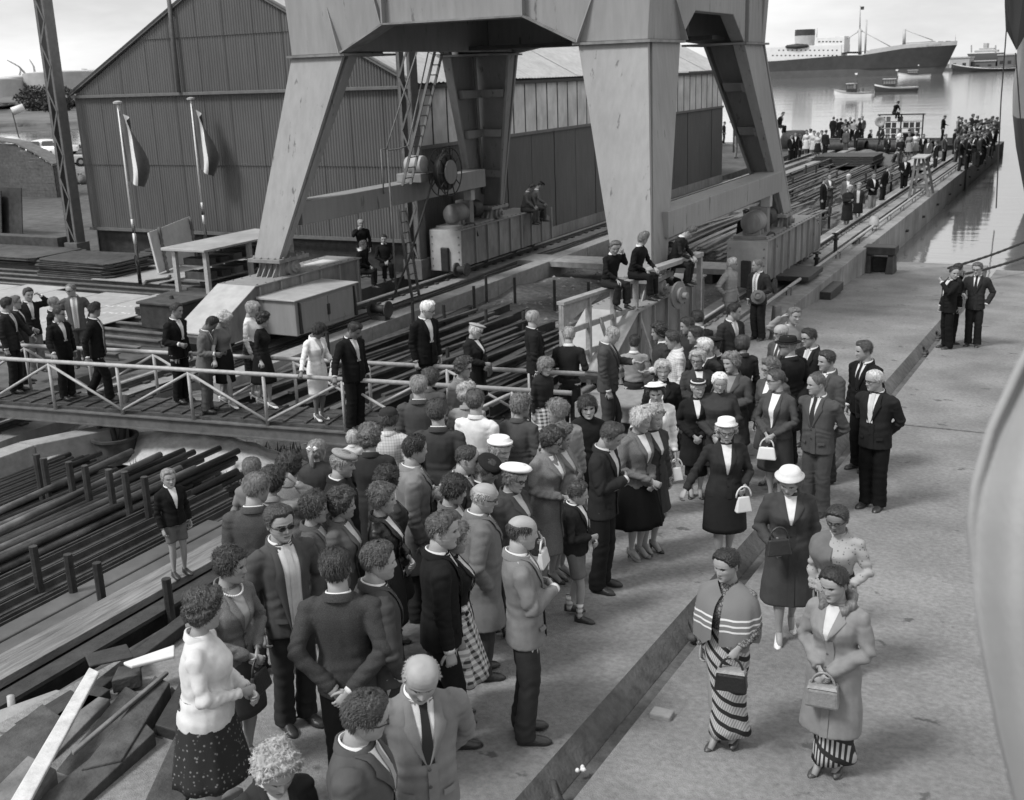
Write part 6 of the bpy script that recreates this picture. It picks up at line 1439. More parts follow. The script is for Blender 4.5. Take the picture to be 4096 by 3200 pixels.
        if kind in('jacket','wjacket','coat','longcoat','shirt','overall') and near:
            # collar ring: shirt collar then coat collar
            K=Tub(); a=np.linspace(-2.75,2.75,25)
            def collar(r0,r1,z0,z1,fl,name,m):
                Q=Tub(); V=[]
                for r_,zz in((r0,z0),(r0,z1),(r1,z1-.002),(r1+.006,z0)):
                    V.append(np.stack([r_*np.sin(a+np.pi),-.012+r_*1.0*np.cos(a+np.pi)+.0,zz-fl*np.cos(a+np.pi)],1))
                V=np.concatenate(V); n=25
                F=[(j*n+i,j*n+i+1,(j+1)*n+i+1,(j+1)*n+i) for j in range(3) for i in range(n-1)]
                Q.put(bend(V),F); return Q.obj(name,m,body,h)
            rr=nk*1.16
            if not fem: collar(rr*.98,rr+.003,.836,.859,.009,'shirt_collar',cloth(shirt))
            if kind not in('shirt',): collar(rr+.005,rr+.013,.824,.852,.014,'coat_collar',tm)
        if kind in('jacket',) and near:
            for sd in(1,-1):
                patch('pocket_flap',tm,lambda u,v,sd=sd:(sd*(.045+.042*u),lerp(.525,.545,v)+.004*u,.005+.004*(1-v)),4,2,0)
        if kind in('jacket','coat','longcoat','wjacket') and near and not open_ and not closed:
            for zq in((.63,.57) if kind!='wjacket' else (.645,.59)):
                Q=Tub(); y0=fy(.0,zq)+.010; a=np.linspace(0,2*np.pi,9,endpoint=False)
                Q.put(bend(np.concatenate([np.stack([.006*np.cos(a)-.002,y0+0*a,zq+.006*np.sin(a)],1),[[-.002,y0+.003,zq]]])),[(i,(i+1)%9,9) for i in range(9)]); Q.obj('button',cloth(max(.02,tv*.45)),body,h)
        if kind=='jacket' and near:
            for sd in(1,-1):                    # shirt cuffs
                sh,el,wr=J[sd]; d=nrm(wr-el); Q=Tub(); Q.limb([wr-d*.012,wr+d*.008],[.0235,.0225],12); Q.obj('cuff',cloth(shirt),body,h)
    # --- lower garment
    bk,bv=bot[0],dk(bot[1]); bpat=bot[2] if len(bot)>2 else 'plain'
    if bk=='trousers' or bk=='shorts':
        B=Tub(); B.rings([(0,0,.44),(0,-.004,.48),(0,-.004,.52),(0,.002,.57),(0,.003,.60)],np.array([.080,.092,.092,.084,.080])*(1+.35*fat),np.array([.052,.064,.066,.060,.058])*(1+.6*fat),14)
        for sd in(1,-1):
            hp,kn,an=LJ[sd]; w_=.0 if bk=='trousers' else 1
            if bk=='trousers':
                if sit: B.limb([hp+np.array([0,-.02,.005]),lerp(hp,kn,.5),kn+np.array([0,.01,0]),lerp(kn,an,.4),an+np.array([0,0,.015])],[.060,.055,.048,.044,.045],12)
                else: B.limb([hp+np.array([0,0,.03]),hp+np.array([0,0,-.02]),lerp(hp,kn,.6),kn,lerp(kn,an,.55),an+np.array([0,.0,.03]),an+np.array([0,.004,-.022])],np.array([.050,.054,.052,.046,.044,.046,.047])*(1.06 if fat>.1 else 1),14)
            else: B.limb([hp+np.array([0,0,.03]),hp,lerp(hp,kn,.5),lerp(hp,kn,.72)],[.056,.058,.055,.056],12)
        o=B.obj('trousers' if bk=='trousers' else 'shorts',cloth(bv,bpat),body,h); GARM.append((o,h,J,LJ,'bot',near,seed,bk))
    elif bk in('skirt','fullskirt','narrow','dress'):
        hz={'skirt':.275,'fullskirt':.25,'narrow':.27,'dress':.28}[bk]
        if len(bot)>3: hz=bot[3]
        fl={'skirt':1.12,'fullskirt':1.6,'narrow':.98,'dress':1.35}[bk]; n=40; cs=.74 if kind in('coat','longcoat') else 1.; B=Tub(); V=[]; zz=np.linspace(hz,.615,12); a=np.linspace(0,2*np.pi,n,endpoint=False)
        pl={'skirt':.012,'fullskirt':.05,'narrow':.006,'dress':.04}[bk]; ph=rs.uniform(0,6)
        for q in zz:
            t=(.615-q)/(.615-hz); hip=np.interp(q,[.44,.5,.54,.58,.615],[1,1,.97,.86,.76])
            r1=cs*.110*hip*(1+(fl-1)*np.clip((t-.3)/.7,0,1))*(1+.45*fat); r2=cs*.086*hip*(1+(fl-1)*1.15*np.clip((t-.3)/.7,0,1))*(1+.6*fat)
            md=1+pl*t*(np.sin(a*9+ph)+.6*np.sin(a*14+2*ph+q*9))
            V.append(np.stack([r1*np.sin(a)*md,stride*.12*t*np.cos(a)*abs(stride)*4+r2*np.cos(a)*md-.003,np.full(n,q)],1))
        B._skin(np.concatenate(V),12,n,None); B.obj('skirt',cloth(bv,bpat),body,h)
    elif bk=='wrap':                          # wrapped ankle-length cloth
        n=36; B=Tub(); V=[]; a=np.linspace(0,2*np.pi,n,endpoint=False)
        for q in np.linspace(.075,.62,16):
            t=(.62-q)/.545; r1=np.interp(q,[.075,.2,.35,.48,.55,.62],[.075,.068,.082,.106,.1,.084]); r2=np.interp(q,[.075,.2,.35,.48,.55,.62],[.080,.07,.072,.084,.08,.066])
            md=1+.05*t*np.sin(a*3+1)+.03*t*np.sin(a*7+q*8); sw=np.clip(-np.cos(a-.9),0,1)**3*t*t*.05
            V.append(np.stack([(r1*md+sw)*np.sin(a)+.012*t*stride*4,(r2*md+sw)*np.cos(a),np.full(n,q)],1))
        B._skin(np.concatenate(V),16,n,None); B.obj('wrap_skirt',cloth(bv,bpat),body,h)
    # --- shoes
    heel=.03 if (fem and not child) else .0
    for sd in(1,-1):
        hp,kn,an=LJ[sd]; S=Tub(); n=12; a=np.linspace(0,2*np.pi,n,endpoint=False); V=[]
        if sit and not near: continue
        L_=.148 if not fem else .128; W_=.0265 if not fem else .021
        for u in np.linspace(0,1,9):
            yy=-.035+L_*u; ww=W_*np.interp(u,[0,.08,.3,.55,.75,.92,1],[.45,.8,.85,.95,1.05,.75,.25]); ht=np.interp(u,[0,.1,.3,.5,.75,.95,1],[.046,.05,.052,.038,.026,.018,.006] if not fem else [.034,.036,.018,.010,.020,.014,.005])
            b0=heel*np.interp(u,[0,.25,.6,.75,1],[1,.95,.35,0,0])
            px=ww*np.sin(a); pz=np.where(np.cos(a)>0,b0+.006+ht*np.abs(np.cos(a))**.6,b0+.006*(1-np.abs(np.cos(a))))
            V.append(np.stack([an[0]+px+sd*.02*u*.6,an[1]+yy+0*a,an[2]-.045+pz],1))
        S._skin(np.concatenate(V),9,n,None)
        if heel: S.limb([an+np.array([0,-.022,-.045+heel+.008]),an+np.array([0,-.026,-.045])],[.011,.006],7)
        S.obj('shoe',cloth(shoe,'leather'),body,h)
    PERSONS.append((body,J,pose,hh,h,th,bend))
    return body
def local_to_world(body,p):
    c,s=math.cos(body.rotation_euler[2]),math.sin(body.rotation_euler[2]); x,y,z=p
    return np.array([body.location[0]+c*x-s*y,body.location[1]+s*x+c*y,body.location[2]+z])
def finish_clothes():
    for o,h,J,LJ,pt,near,seed,kind in GARM:
        m=o.modifiers.new('r','REMESH'); m.mode='VOXEL'; m.voxel_size=(.0135 if near else .026); m.use_smooth_shade=True
        s=o.modifiers.new('s','SMOOTH'); s.factor=.5; s.iterations=4 if near else 2
    dg=bpy.context.evaluated_depsgraph_get()
    for o,h,J,LJ,pt,near,seed,kind in GARM:
        me=bpy.data.meshes.new_from_object(o.evaluated_get(dg),depsgraph=dg)
        old=o.data; o.modifiers.clear()
        if not me.materials and old.materials: me.materials.append(old.materials[0])
        me.name=o.name; o.data=me; bpy.data.meshes.remove(old)
        n=len(me.vertices)
        if n==0: continue
        V=np.empty(n*3); me.vertices.foreach_get('co',V); V=V.reshape(-1,3)
        Nn=np.empty(n*3); me.vertex_normals.foreach_get('vector',Nn); Nn=Nn.reshape(-1,3)
        if near:
            d=.0060*snoise(V,16,seed*3+1,5,(1,1,.45))+.0022*snoise(V,48,seed*3+2,5,(1,1,.6))
            if pt=='top':
                for sd in(1,-1):
                    sh,el,wr=[q*h for q in J[sd]]
                    for c,rd,am,fq in((el,.09,.0115,88),(lerp(el,wr,.75),.07,.006,110),(lerp(sh,el,.1),.09,.007,74)):
                        r=np.linalg.norm(V-c,axis=1); w=np.exp(-(r/rd)**2); ax=nrm(wr-sh)
                        d=d+am*w*(2*np.abs(np.sin((V@ax)*fq*.5+1.6*snoise(V,20,seed*3+5)))-1.1)
                d=d+.004*np.exp(-((V[:,2]/h-.61)/.05)**2)*np.sin(V[:,2]*70+4*snoise(V,9,seed+9))
            elif kind=='trousers':
                for sd in(1,-1):
                    hp,kn,an=[q*h for q in LJ[sd]]
                    for c,rd,am,fq in((kn,.12,.0045,62),(an+np.array([0,0,.05*h]),.10,.006,66),(hp,.12,.004,55)):
                        r=np.linalg.norm(V-c,axis=1); d=d+am*np.exp(-(r/rd)**2)*np.sin(V[:,2]*fq+3.*snoise(V,14,seed*3+5))
        else: d=.006*snoise(V,14,seed*3+1,4,(1,1,.5))
        me.vertices.foreach_set('co',(V+Nn*d[:,None]).ravel()); me.update()
        me.polygons.foreach_set('use_smooth',np.ones(len(me.polygons),bool))
# ================================================================== who stands where (head-top pixel + height + the ground they stand on)
CNT=[0]
def put(kind,px,py,h,face,label,dh=.02,z=None,**k):
    CNT[0]+=1; k.setdefault('seed',CNT[0])
    hs=.545*h if k.get('sit') else h
    if kind=='slip': p=onslip(px,py,hs+dh); p=np.array([p[0],p[1],slipz(p[1])-(.05 if p[0]>XG+.2 else 0)])
    else: p=onz(px,py,z+hs+dh); p=np.array([p[0],p[1],z])
    return person(p,h,face,label,**k)
def S(*a,**k): return put('slip',*a,**k)
def G(*a,**k): k.setdefault('z',GZ+.03); return put('z',*a,**k)
def J_(v,p='plain'): return ('jacket',v,p)
D_=('trousers',.022); W0=('short',.03)
def handbag(body,side,label,v,kind='frame',drop=.10,cat='handbag'):
    rec=[q for q in PERSONS if q[0]==body][0]; J=rec[1]; h=rec[4]; sh,el,wr=J[side]; w=local_to_world(body,(wr+nrm(wr-el)*.05)*h); th=rec[5]
    c=np.array([w[0],w[1],w[2]-drop]); t=thing('handbag',label,cat,c); m=cloth(v,'leather') if v<.5 else M_white
    ca,sa=math.cos(th+.3),math.sin(th+.3); T=lambda x,y,z:(c[0]+x*ca-y*sa,c[1]+x*sa+y*ca,c[2]+z)
    if kind=='frame': MB().hexa([T(-.115,-.04,-.15),T(.115,-.04,-.15),T(.115,.04,-.15),T(-.115,.04,-.15)],[T(-.085,-.015,0),T(.09,-.015,0),T(.09,.015,0),T(-.09,.015,0)]).build('bag_body',m,t,bevel=.015)
    elif kind=='box': MB().hexa([T(-.115,-.055,-.14),T(.115,-.055,-.14),T(.115,.055,-.14),T(-.115,.055,-.14)],[T(-.10,-.05,0),T(.10,-.05,0),T(.10,.05,0),T(-.10,.05,0)]).build('bag_body',m,t,bevel=.02); MB().hexa([T(-.10,-.05,.002),T(.10,-.05,.002),T(.10,.05,.002),T(-.10,.05,.002)],[T(-.09,-.04,.02),T(.09,-.04,.02),T(.09,.04,.02),T(-.09,.04,.02)]).build('bag_lid',cloth(.25,'leather'),t)
    elif kind=='round': MB().hexa([T(-.085,-.035,-.16),T(.085,-.035,-.16),T(.085,.035,-.16),T(-.085,.035,-.16)],[T(-.06,-.012,0),T(.06,-.012,0),T(.06,.012,0),T(-.06,.012,0)]).build('bag_body',m,t,bevel=.025)
    else: MB().hexa([T(-.12,-.02,-.15),T(.12,-.02,-.15),T(.12,.02,-.15),T(-.12,.02,-.15)],[T(-.12,-.012,0),T(.12,-.012,0),T(.12,.012,0),T(-.12,.012,0)]).build('bag_body',m,t,bevel=.008)
    if kind!='clutch': MB().tube([T(.08*math.cos(a),0,.11*math.sin(a)-.005) for a in np.linspace(0,math.pi,11)],.009,6).build('handle',m,t,smooth=True)
    MB().lathe([(.0,0),(.012,.004),(0,.012)],T(0,-.03,-.01),8).build('clasp',M_rail,t)
    return t
# ---------------- on the footbridge and at its left end
G(8,634,1.70,60,'man in dark grey suit holding the bridge rail at the left edge',top=J_(.035),bot=D_,tie=(.4,),arms=('rail','down'),hair=('short',.02),look=110,nod=0,skin=.24)
G(30,630,1.70,80,'bespectacled man in dark suit at the left edge behind the rail',top=J_(.05),bot=D_,hair=('short',.12),glasses=1,arms=('bent','down'),look=85,z=GZ-.2)
put('z',55,613,1.78,20,'man in dark jacket touching his ear on the plate yard',z=1.16,top=J_(.022),bot=('trousers',.18),tie=(.4,),arms=('ear','down'),hair=('short',.03),look=25)
G(113,631,1.70,70,'man in black suit with glasses behind a shorter man on the bridge',top=J_(.02),bot=D_,hair=('thin',.15),glasses=1,look=85,arms=('down','down'),z=GZ-.1)
G(120,655,1.60,35,'short man in black suit and round glasses holding the bridge rail',top=J_(.016),bot=D_,tie=(.5,),hair=('short',.02),glasses=1,skin=.22,arms=('down','rail'),look=70)
put('z',152,602,1.80,-5,'man smoking a pipe in grey jacket and striped tie on the plate yard',z=1.16,top=J_(.12),bot=('trousers',.10),tie=(.3,'ties'),hair=('thin',.12),glasses=1,look=-40,nod=10,arms=('pocket','pocket'),open_=True)
G(192,645,1.70,75,'man in black suit striding along the left end of the bridge',top=J_(.014),bot=('trousers',.014),tie=(.1,),hair=('short',.012),look=125,stride=.2,skin=.2,arms=('down','strideb'),open_=True)
G(367,645,1.70,45,'man in black suit alone left of the blonde woman on the bridge',top=J_(.014),bot=('trousers',.014),tie=(.5,),hair=('short',.02),look=60,skin=.2,arms=('down','bent'))
G(424,670,1.62,70,'stooping man in grey jacket carrying a white cap on the bridge',top=J_(.14),bot=('trousers',.12),tie=(.05,),hair=('short',.01),nod=38,skin=.12,lean=10,arms=('bent','bent'),look=80)
G(466,660,1.64,55,'blonde woman in grey short sleeved jumper and dark pencil skirt on the bridge',sex='f',top=('short',.16,'tweed'),bot=('narrow',.02),hair=('curly',.42),nod=35,look=80,arms=('down','raill'),shoe=.65,stride=.16,closed=True)
G(527,641,1.68,70,'fair woman in white jumper and plaid skirt on the bridge',sex='f',top=('sweater',.60),bot=('narrow',.06,'plaid'),hair=('wavy',.30),nod=20,look=80,arms=('down','down'),shoe=.65)
G(550,665,1.60,70,'dark curly haired woman in black dress holding the bridge rail',sex='f',top=('sweater',.018),bot=('dress',.016),hair=('curly',.015),nod=15,look=100,arms=('down','raill'),shoe=.65,stride=.14,skin=.26)
b=G(667,683,1.60,40,'woman in white costume carrying a white bag on the bridge',sex='f',top=('wjacket',.66),bot=('narrow',.66),hair=('wavy',.012),nod=38,look=70,arms=('bag','raill'),shoe=.65,skin=.15,shirt=.3); handbag(b,-1,'white woven handbag held by the woman in white costume',.65,'frame',.06)
G(745,682,1.70,40,'stout man in black suit looking down on the bridge',top=J_(.014),bot=('trousers',.014),tie=(.35,),hair=('short',.012),nod=32,look=65,skin=.13,fat=.15,arms=('down','raill'))
G(901,638,1.84,40,'tall white haired man in black suit and dark glasses frames',top=J_(.014),bot=('trousers',.014),tie=(.55,),hair=('short',.68),glasses=1,nod=16,look=70,fat=.05,arms=('down','down'),skin=.34)
b=G(1008,685,1.62,60,'elderly woman in dark coat and petal hat on the bridge',sex='f',top=('coat',.025),bot=('skirt',.02),hair=('wavy',.5),hat=('beret',.30),glasses=1,nod=25,look=85,arms=('claspm','claspm')); handbag(b,1,'dark clutch bag held by the woman in the petal hat',.03,'clutch',.02)
G(1139,660,1.75,95,'balding man in dark suit looking away over the bridge rail',top=J_(.025),bot=('trousers',.02),hair=('thin',.30),look=130,nod=0,arms=('down','down'))
S(1295,690,1.76,80,'big man in mid grey suit holding out his hand by the concrete table',top=J_(.085),bot=('trousers',.07),tie=(.02,),hair=('thin',.30),nod=32,look=95,fat=.14,arms=('reach','down'),skin=.3)
put('z',1212,697,1.72,170,'fair haired worker in dark jacket seen from behind beyond the bridge',z=1.35,top=('shirt',.04,'tweed'),bot=('trousers',.04),hair=('short',.30),arms=('bent','bent'),look=175)
S(1155,757,1.52,45,'girl in dark jumper with white collar before the bridge rail',sex='g',top=('sweater',.035),bot=('skirt',.3,'gingham',.30),hair=('bob',.16),look=35,nod=4,arms=('down','down'),dh=.03)
# ---------------- workers by the trestle
put('z',1352,715,1.58,175,'lad in stained pale jacket seen from behind by the concrete table',z=1.3,top=('shirt',.30),bot=('trousers',.05),hair=('short',.03),arms=('bent','bent'),sit=False)
S(1411,688,1.70,-75,'curly dark haired workman in patched jacket facing left',top=('shirt',.06,'tweed'),bot=('trousers',.04),hair=('curly',.02),arms=('bent','down'),skin=.25,look=-85)
S(1442,703,1.72,-80,'young workman in pale checked shirt reaching left',top=('shirt',.50,'check'),bot=('trousers',.05),hair=('short',.04),arms=('down','reach'),look=-95,nod=14)
S(1471,674,1.70,-60,'dark haired workman peering over the checked shirt',top=('shirt',.05),bot=('trousers',.04),hair=('short',.03),look=-80,nod=14,skin=.27)
S(1488,695,1.72,-80,'quiffed young workman behind the white haired man',top=('shirt',.06),bot=('trousers',.04),hair=('short',.03),look=-85,skin=.27)
S(1489,661,1.70,-150,'workman with dark tousled hair seen from behind',top=('shirt',.05),bot=('trousers',.04),hair=('short',.02),look=-160)
S(1529,708,1.74,-60,'man in black peaked cap half hidden behind the white haired man',top=J_(.02),bot=D_,hair=('short',.03),hat=('beret',.012),look=-80,dh=.06)
S(1515,717,1.74,-55,'white haired man in dark suit and tie facing the workmen',top=J_(.05),bot=('trousers',.04),tie=(.02,),hair=('short',.62),look=-85,nod=8,skin=.3)
# lads sitting on the trestle
def sit_at(p,*a,**k): CNT[0]+=1; k.setdefault('seed',CNT[0]); return person(np.array(p,float),*a,sit=True,**k)
sit_at(lerp(t0,t1,.62)+at(.03),1.60,40,'lad with hand on chin sitting on the trestle',sex='b',top=('shirt',.016),bot=('trousers',.03),hair=('short',.09),look=15,nod=12,lean=16,arms=('face','knee'))
sit_at(lerp(t0,t1,.98)+at(.03),1.62,60,'fair lad in black jacket looking away on the trestle',sex='b',top=('shirt',.014),bot=('trousers',.016),hair=('short',.18),look=150,lean=16,arms=('knee','lap'))
sit_at(lerp(t1,t2,.50)+at(.0)+np.array([-.1,.5,-.05]),1.60,70,'lad hunched behind the trestle plank with hands clasped',sex='b',top=('shirt',.03),bot=('trousers',.03),hair=('short',.10),look=80,nod=40,lean=24,arms=('knee','knee'))
sit_at(np.array([-8.2,22.9,2.42]),1.68,45,'dark haired workman in boots reading on the crane bogie',top=('shirt',.02),bot=('trousers',.025),hair=('short',.015),look=30,nod=30,lean=16,arms=('lap','bent'),skin=.2)
S(1558,549,1.76,60,'white haired man in pale boiler suit with hand on hip',top=('overall',.34),bot=('trousers',.34),hair=('short',.55),glasses=1,look=95,arms=('down','hip'),shirt=.3,stride=.12)
b=S(1620,551,1.78,-35,'man in dark suit and striped tie holding a hat before him',top=J_(.045),bot=('trousers',.03),tie=(.3,'ties'),hair=('thin',.12),look=-75,arms=('bent','down'),skin=.28,open_=True)
rec=PERSONS[-1]; w_=local_to_world(b,(rec[1][-1][2]+np.array([0,.05,-.03]))*rec[4]); t=thing('felt_hat','grey felt hat held in the hand of the striped tie man','hat',w_); MB().lathe([(.06,.10),(.085,.10),(.095,.03),(.10,0),(.155,.0),(.158,-.01),(.10,-.012),(.09,.0),(.075,.08),(0,.085)],w_,20,(.2,-.9,.5),cap=False).build('hat_body',cloth(.11),t,smooth=True)
S(1559,645,1.76,40,'thin dark haired man in grey suit looking right past the boiler suit',top=J_(.055),bot=('trousers',.04),tie=(.35,),hair=('short',.015),look=80,arms=('down','down'))
c=onslip(1592,690); tag(MB().lathe([(.17,0),(.15,.05),(.10,.75),(0,.78)],(-6.0,24.2,slipz(24.2)),4).build('wooden_wedge',M_wood),'tall pale wooden wedge standing behind the grey suited man','wedge')
# ---------------- right hand group of spectators
S(1687,653,1.76,35,'man in pale work jacket scratching his neck',top=('shirt',.26),bot=('trousers',.06),hair=('short',.14),look=40,arms=('down','neck'),roll=0)
S(1670,688,1.72,-40,'bald bespectacled man in grey suit beside the fedora',top=J_(.10),bot=('trousers',.06),tie=(.05,),hair=('bald',.3),glasses=1,look=-60,arms=('down','down'))
S(1684,706,1.80,-135,'man in black fedora and long dark coat seen from behind',top=('coat',.025),bot=D_,hair=('short',.3),hat=('fedora',.014),glasses=1,look=-90,dh=.07,arms=('behind','behind'))
S(1736,698,1.74,-40,'dark haired man in black framed spectacles and dark suit',top=J_(.03),bot=D_,tie=(.45,),hair=('short',.025),glasses=1,look=-60,arms=('down','clasp'))
S(1584,713,1.66,-160,'person with dark bobbed hair in dark jacket seen from behind',top=('wjacket',.05),sex='f',bot=('skirt',.04),hair=('bob',.05),look=-165)
S(1849,717,1.78,-40,'smiling man in black suit behind the white haired man at right',top=J_(.018),bot=('trousers',.016),tie=(.015,),hair=('short',.06),look=-70,skin=.3)
S(1876,775,1.74,-25,'smiling white haired man in dark double breasted suit, hands behind back',top=J_(.03),bot=('trousers',.014),tie=(.5,),hair=('thin',.5),glasses=1,look=-55,arms=('behind','behind'),fat=.14,smile=4)
S(1768,737,1.76,-45,'wavy haired man in mid grey suit behind the hands-behind man',top=J_(.10),bot=('trousers',.05),hair=('short',.03),look=-60,arms=('down','down'))
S(1752,783,1.74,-30,'man in mid grey suit and dark tie with hands behind his back',top=J_(.10),bot=('trousers',.085),tie=(.03,),hair=('thin',.08),look=-65,arms=('behind','behind'),fat=.12)
b=S(1660,788,1.66,-25,'woman in grey jacket and white lace blouse with clasped hands',sex='f',top=('cardigan',.09),bot=('skirt',.06),hair=('bun',.05),look=-75,arms=('clasp','clasp'),shirt=.68,glasses=1,fat=.22,shoe=.06); handbag(b,-1,'white ribbed handbag on the arm of the lace blouse woman',.65,'frame',.10)
S(1650,763,1.66,-35,'curly haired woman in spectacles behind the lace blouse woman',sex='f',top=('coat',.10),bot=('skirt',.08),hair=('curly',.10),look=-65,glasses=1,shirt=.66)
b=S(1566,751,1.68,-20,'tall woman in grey coat with pearls and a wicker bag',sex='f',top=('coat',.10),bot=('skirt',.09),hair=('curly',.16),look=-50,arms=('claspm','claspm'),shirt=.2); handbag(b,1,'small wicker handbag held by the tall woman with pearls',.14,'frame',.0)
b=S(1490,745,1.62,10,'elderly grey haired woman in spectacles and dark coat',sex='f',top=('coat',.06),bot=('skirt',.05),hair=('wavy',.35),look=-15,glasses=1,arms=('down','claspm')); handbag(b,1,'white folded bag held by the elderly woman in spectacles',.65,'clutch',.02)
S(1533,790,1.62,0,'white haired woman in dark cape-collared dress',sex='f',top=('coat',.06),bot=('skirt',.05),hair=('bun',.65),look=10,nod=14,arms=('clasp','clasp'),fat=.1,closed=True)
S(1487,799,1.52,5,'small old woman in black with a white banded hat',sex='f',top=('coat',.022),bot=('skirt',.018,'plain',.2),hair=('bun',.5),hat=('boater',.02),look=25,arms=('clasp','clasp'),shirt=.6,dh=.05)
b=S(1550,877,1.62,8,'woman in white brimmed hat, dark costume and polka dot scarf',sex='f',top=('wjacket',.045),bot=('skirt',.035),hair=('wavy',.3),hat=('white_dome',.72),glasses=1,nod=12,look=5,arms=('bent','raill'),fat=.3,shirt=.6,stride=.1,shoe=.12,dh=.07); handbag(b,-1,'white oval handbag on the arm of the polka dot scarf woman',.65,'round',.06)
b=S(1689,966,1.66,5,'woman in long dark coat and pale pleated hat walking forward',sex='f',top=('longcoat',.075),bot=('skirt',.2),hair=('wavy',.08),hat=('cloche',.62),nod=26,look=-10,arms=('down','bag'),shoe=.65,stride=.14,shirt=.6,dh=.05); handbag(b,1,'dark leather handbag tucked under the long coated woman arm',.03,'frame',-.12)
b=S(1795,1056,1.54,-12,'woman in spectacles, flowered blouse and shoulder shawl',sex='f',top=('wjacket',.40,'floral'),bot=('wrap',.3,'kain2'),hair=('bun',.02),glasses=1,skin=.17,look=-20,nod=12,arms=('bag','down'),closed=True)
b=S(1790,1190,1.58,-22,'woman in pale fur collared coat over a patterned wrap skirt',sex='f',top=('longcoat',.26),bot=('wrap',.3,'kain2'),hair=('bun',.012),skin=.27,look=-35,nod=12,arms=('clasp','clasp'),shoe=.05,stride=.05,shirt=.5); bg=handbag(b,1,'snakeskin patterned bag held by the fur collared woman',.2,'box',.07)
b=S(1556,1153,1.57,-25,'young woman in striped shoulder shawl and batik wrap skirt',sex='f',top=('sweater',.2,'leopard'),bot=('wrap',.35,'kain'),hair=('bun',.012),skin=.27,look=-40,nod=10,arms=('bag','down'),stride=.07,shoe=.05); handbag(b,-1,'black box handbag with a pale lid carried by the shawl wearer',.015,'box',.12)
def shawl(body,v,pat,z0,z1,flare,a0,a1,dx=0):
    rec=[q for q in PERSONS if q[0]==body][0]; h=rec[4]; T=Tub(); n=48; a=np.linspace(a0,a1,n); V=[]
    for q in np.linspace(0,1,12):
        fr=np.exp(-(np.minimum(a,2*np.pi-a)/.55)**2); z=lerp(z1,z0,q)-.055*fr*(1-q)**2
        r1=np.interp(q,[0,.12,.3,.6,1],[.045,.112,.146,.158,.168*flare]); r2=np.interp(q,[0,.12,.3,.6,1],[.048,.066,.092,.112,.128*flare]); md=1+.05*q*np.sin(a*7+1)+.035*q*np.sin(a*13+2)
        V.append(np.stack([r1*np.sin(a)*md+dx*q,r2*np.cos(a)*md+.006,z-.03*q*np.abs(np.sin(a*2.))+.012*q*np.sin(a*9)],1))
    F=[(i*n+j,i*n+j+1,(i+1)*n+j+1,(i+1)*n+j) for i in range(11) for j in range(n-1)]; T.put(np.concatenate(V),F); return T.obj('shawl',cloth(v,pat),body,h)
shawl(b,.16,'shawl',.60,.85,.92,.14,2*np.pi-.10)
def furcollar(body,v):
    rec=[q for q in PERSONS if q[0]==body][0]; h=rec[4]; T=Tub(); a=np.linspace(-2.6,2.6,22)
    T.limb(np.stack([.062*np.sin(a+np.pi),-.012+.058*np.cos(a+np.pi)+.02*np.cos(a/2.)**2*0,.842-.028*np.cos(a+np.pi)-.0*a],1),[.022+.006*math.sin(i*1.9) for i in range(22)],10); return T.obj('fur_collar',hairmat(v),body,h)
furcollar([q[0] for q in PERSONS if 'fur collared' in q[0]['label']][0],.13)
b=[q[0] for q in PERSONS if 'flowered blouse' in q[0]['label']][0]; shawl(b,.13,'plain',.66,.845,.62,.1,3.5)
b=S(1400,804,1.64,5,'woman in white swept hat and white knitted jacket',sex='f',top=('wjacket',.68),bot=('dress',.30,'leopard'),hair=('wavy',.02),hat=('wide',.72),look=0,nod=14,arms=('down','bag'),shirt=.3,dh=.04,shoe=.1,open_=True); handbag(b,-1,'white plush handbag hanging from the woman in white',.65,'round',.10)
S(1413,767,1.64,-5,'fair haired woman in dark coat behind the white hat',sex='f',top=('coat',.025),bot=('skirt',.02),hair=('wavy',.38),look=5)
S(1359,866,1.66,45,'blonde woman in pale tweed jacket and full black skirt',sex='f',top=('wjacket',.17,'tweed'),bot=('fullskirt',.012),hair=('wavy',.42),look=60,nod=12,arms=('clasp','clasp'),fat=.15,shoe=.14)
S(1389,862,1.64,40,'fair curly woman half hidden behind the black skirted blonde',sex='f',top=('coat',.07),bot=('skirt',.06),hair=('curly',.3),look=50,nod=8)
S(1283,893,1.74,70,'lean man in dark jacket with folded arms beside the boy in shorts',top=J_(.04),bot=('trousers',.025),hair=('short',.04),look=75,nod=24,arms=('folded','folded'),skin=.25,shirt=.5)
S(1253,841,1.58,5,'girl with short black fringe in a dark jacket',sex='g',top=('wjacket',.025),bot=('skirt',.02),hair=('bob',.012),look=10,nod=6,skin=.40,closed=True)
S(1196,850,1.66,-165,'fair woman in pale coat seen from behind',sex='f',top=('coat',.36),bot=('skirt',.2),hair=('wavy',.16),look=-95)
S(1104,841,1.66,155,'wavy haired woman in mid grey coat seen from behind',sex='f',top=('coat',.10),bot=('skirt',.06),hair=('wavy',.13),look=120)
S(1166,908,1.64,50,'woman in spectacles and pale speckled coat',sex='f',top=('longcoat',.22,'tweed'),bot=('skirt',.2),hair=('curly',.03),glasses=1,look=75,nod=18,arms=('claspm','claspm'),shoe=.02,fat=.1)
S(1191,902,1.62,60,'woman in light belted coat with folded arms behind the spectacled one',sex='f',top=('coat',.28),bot=('skirt',.2),hair=('curly',.08),look=70,nod=12,arms=('folded','folded'))
S(1226,1024,1.34,75,'boy in dark duffel jacket, shorts and checked socks',sex='b',top=('wjacket',.03),bot=('shorts',.16),hair=('short',.04),look=95,nod=10,arms=('claspm','claspm'),stride=.1,shirt=.66)
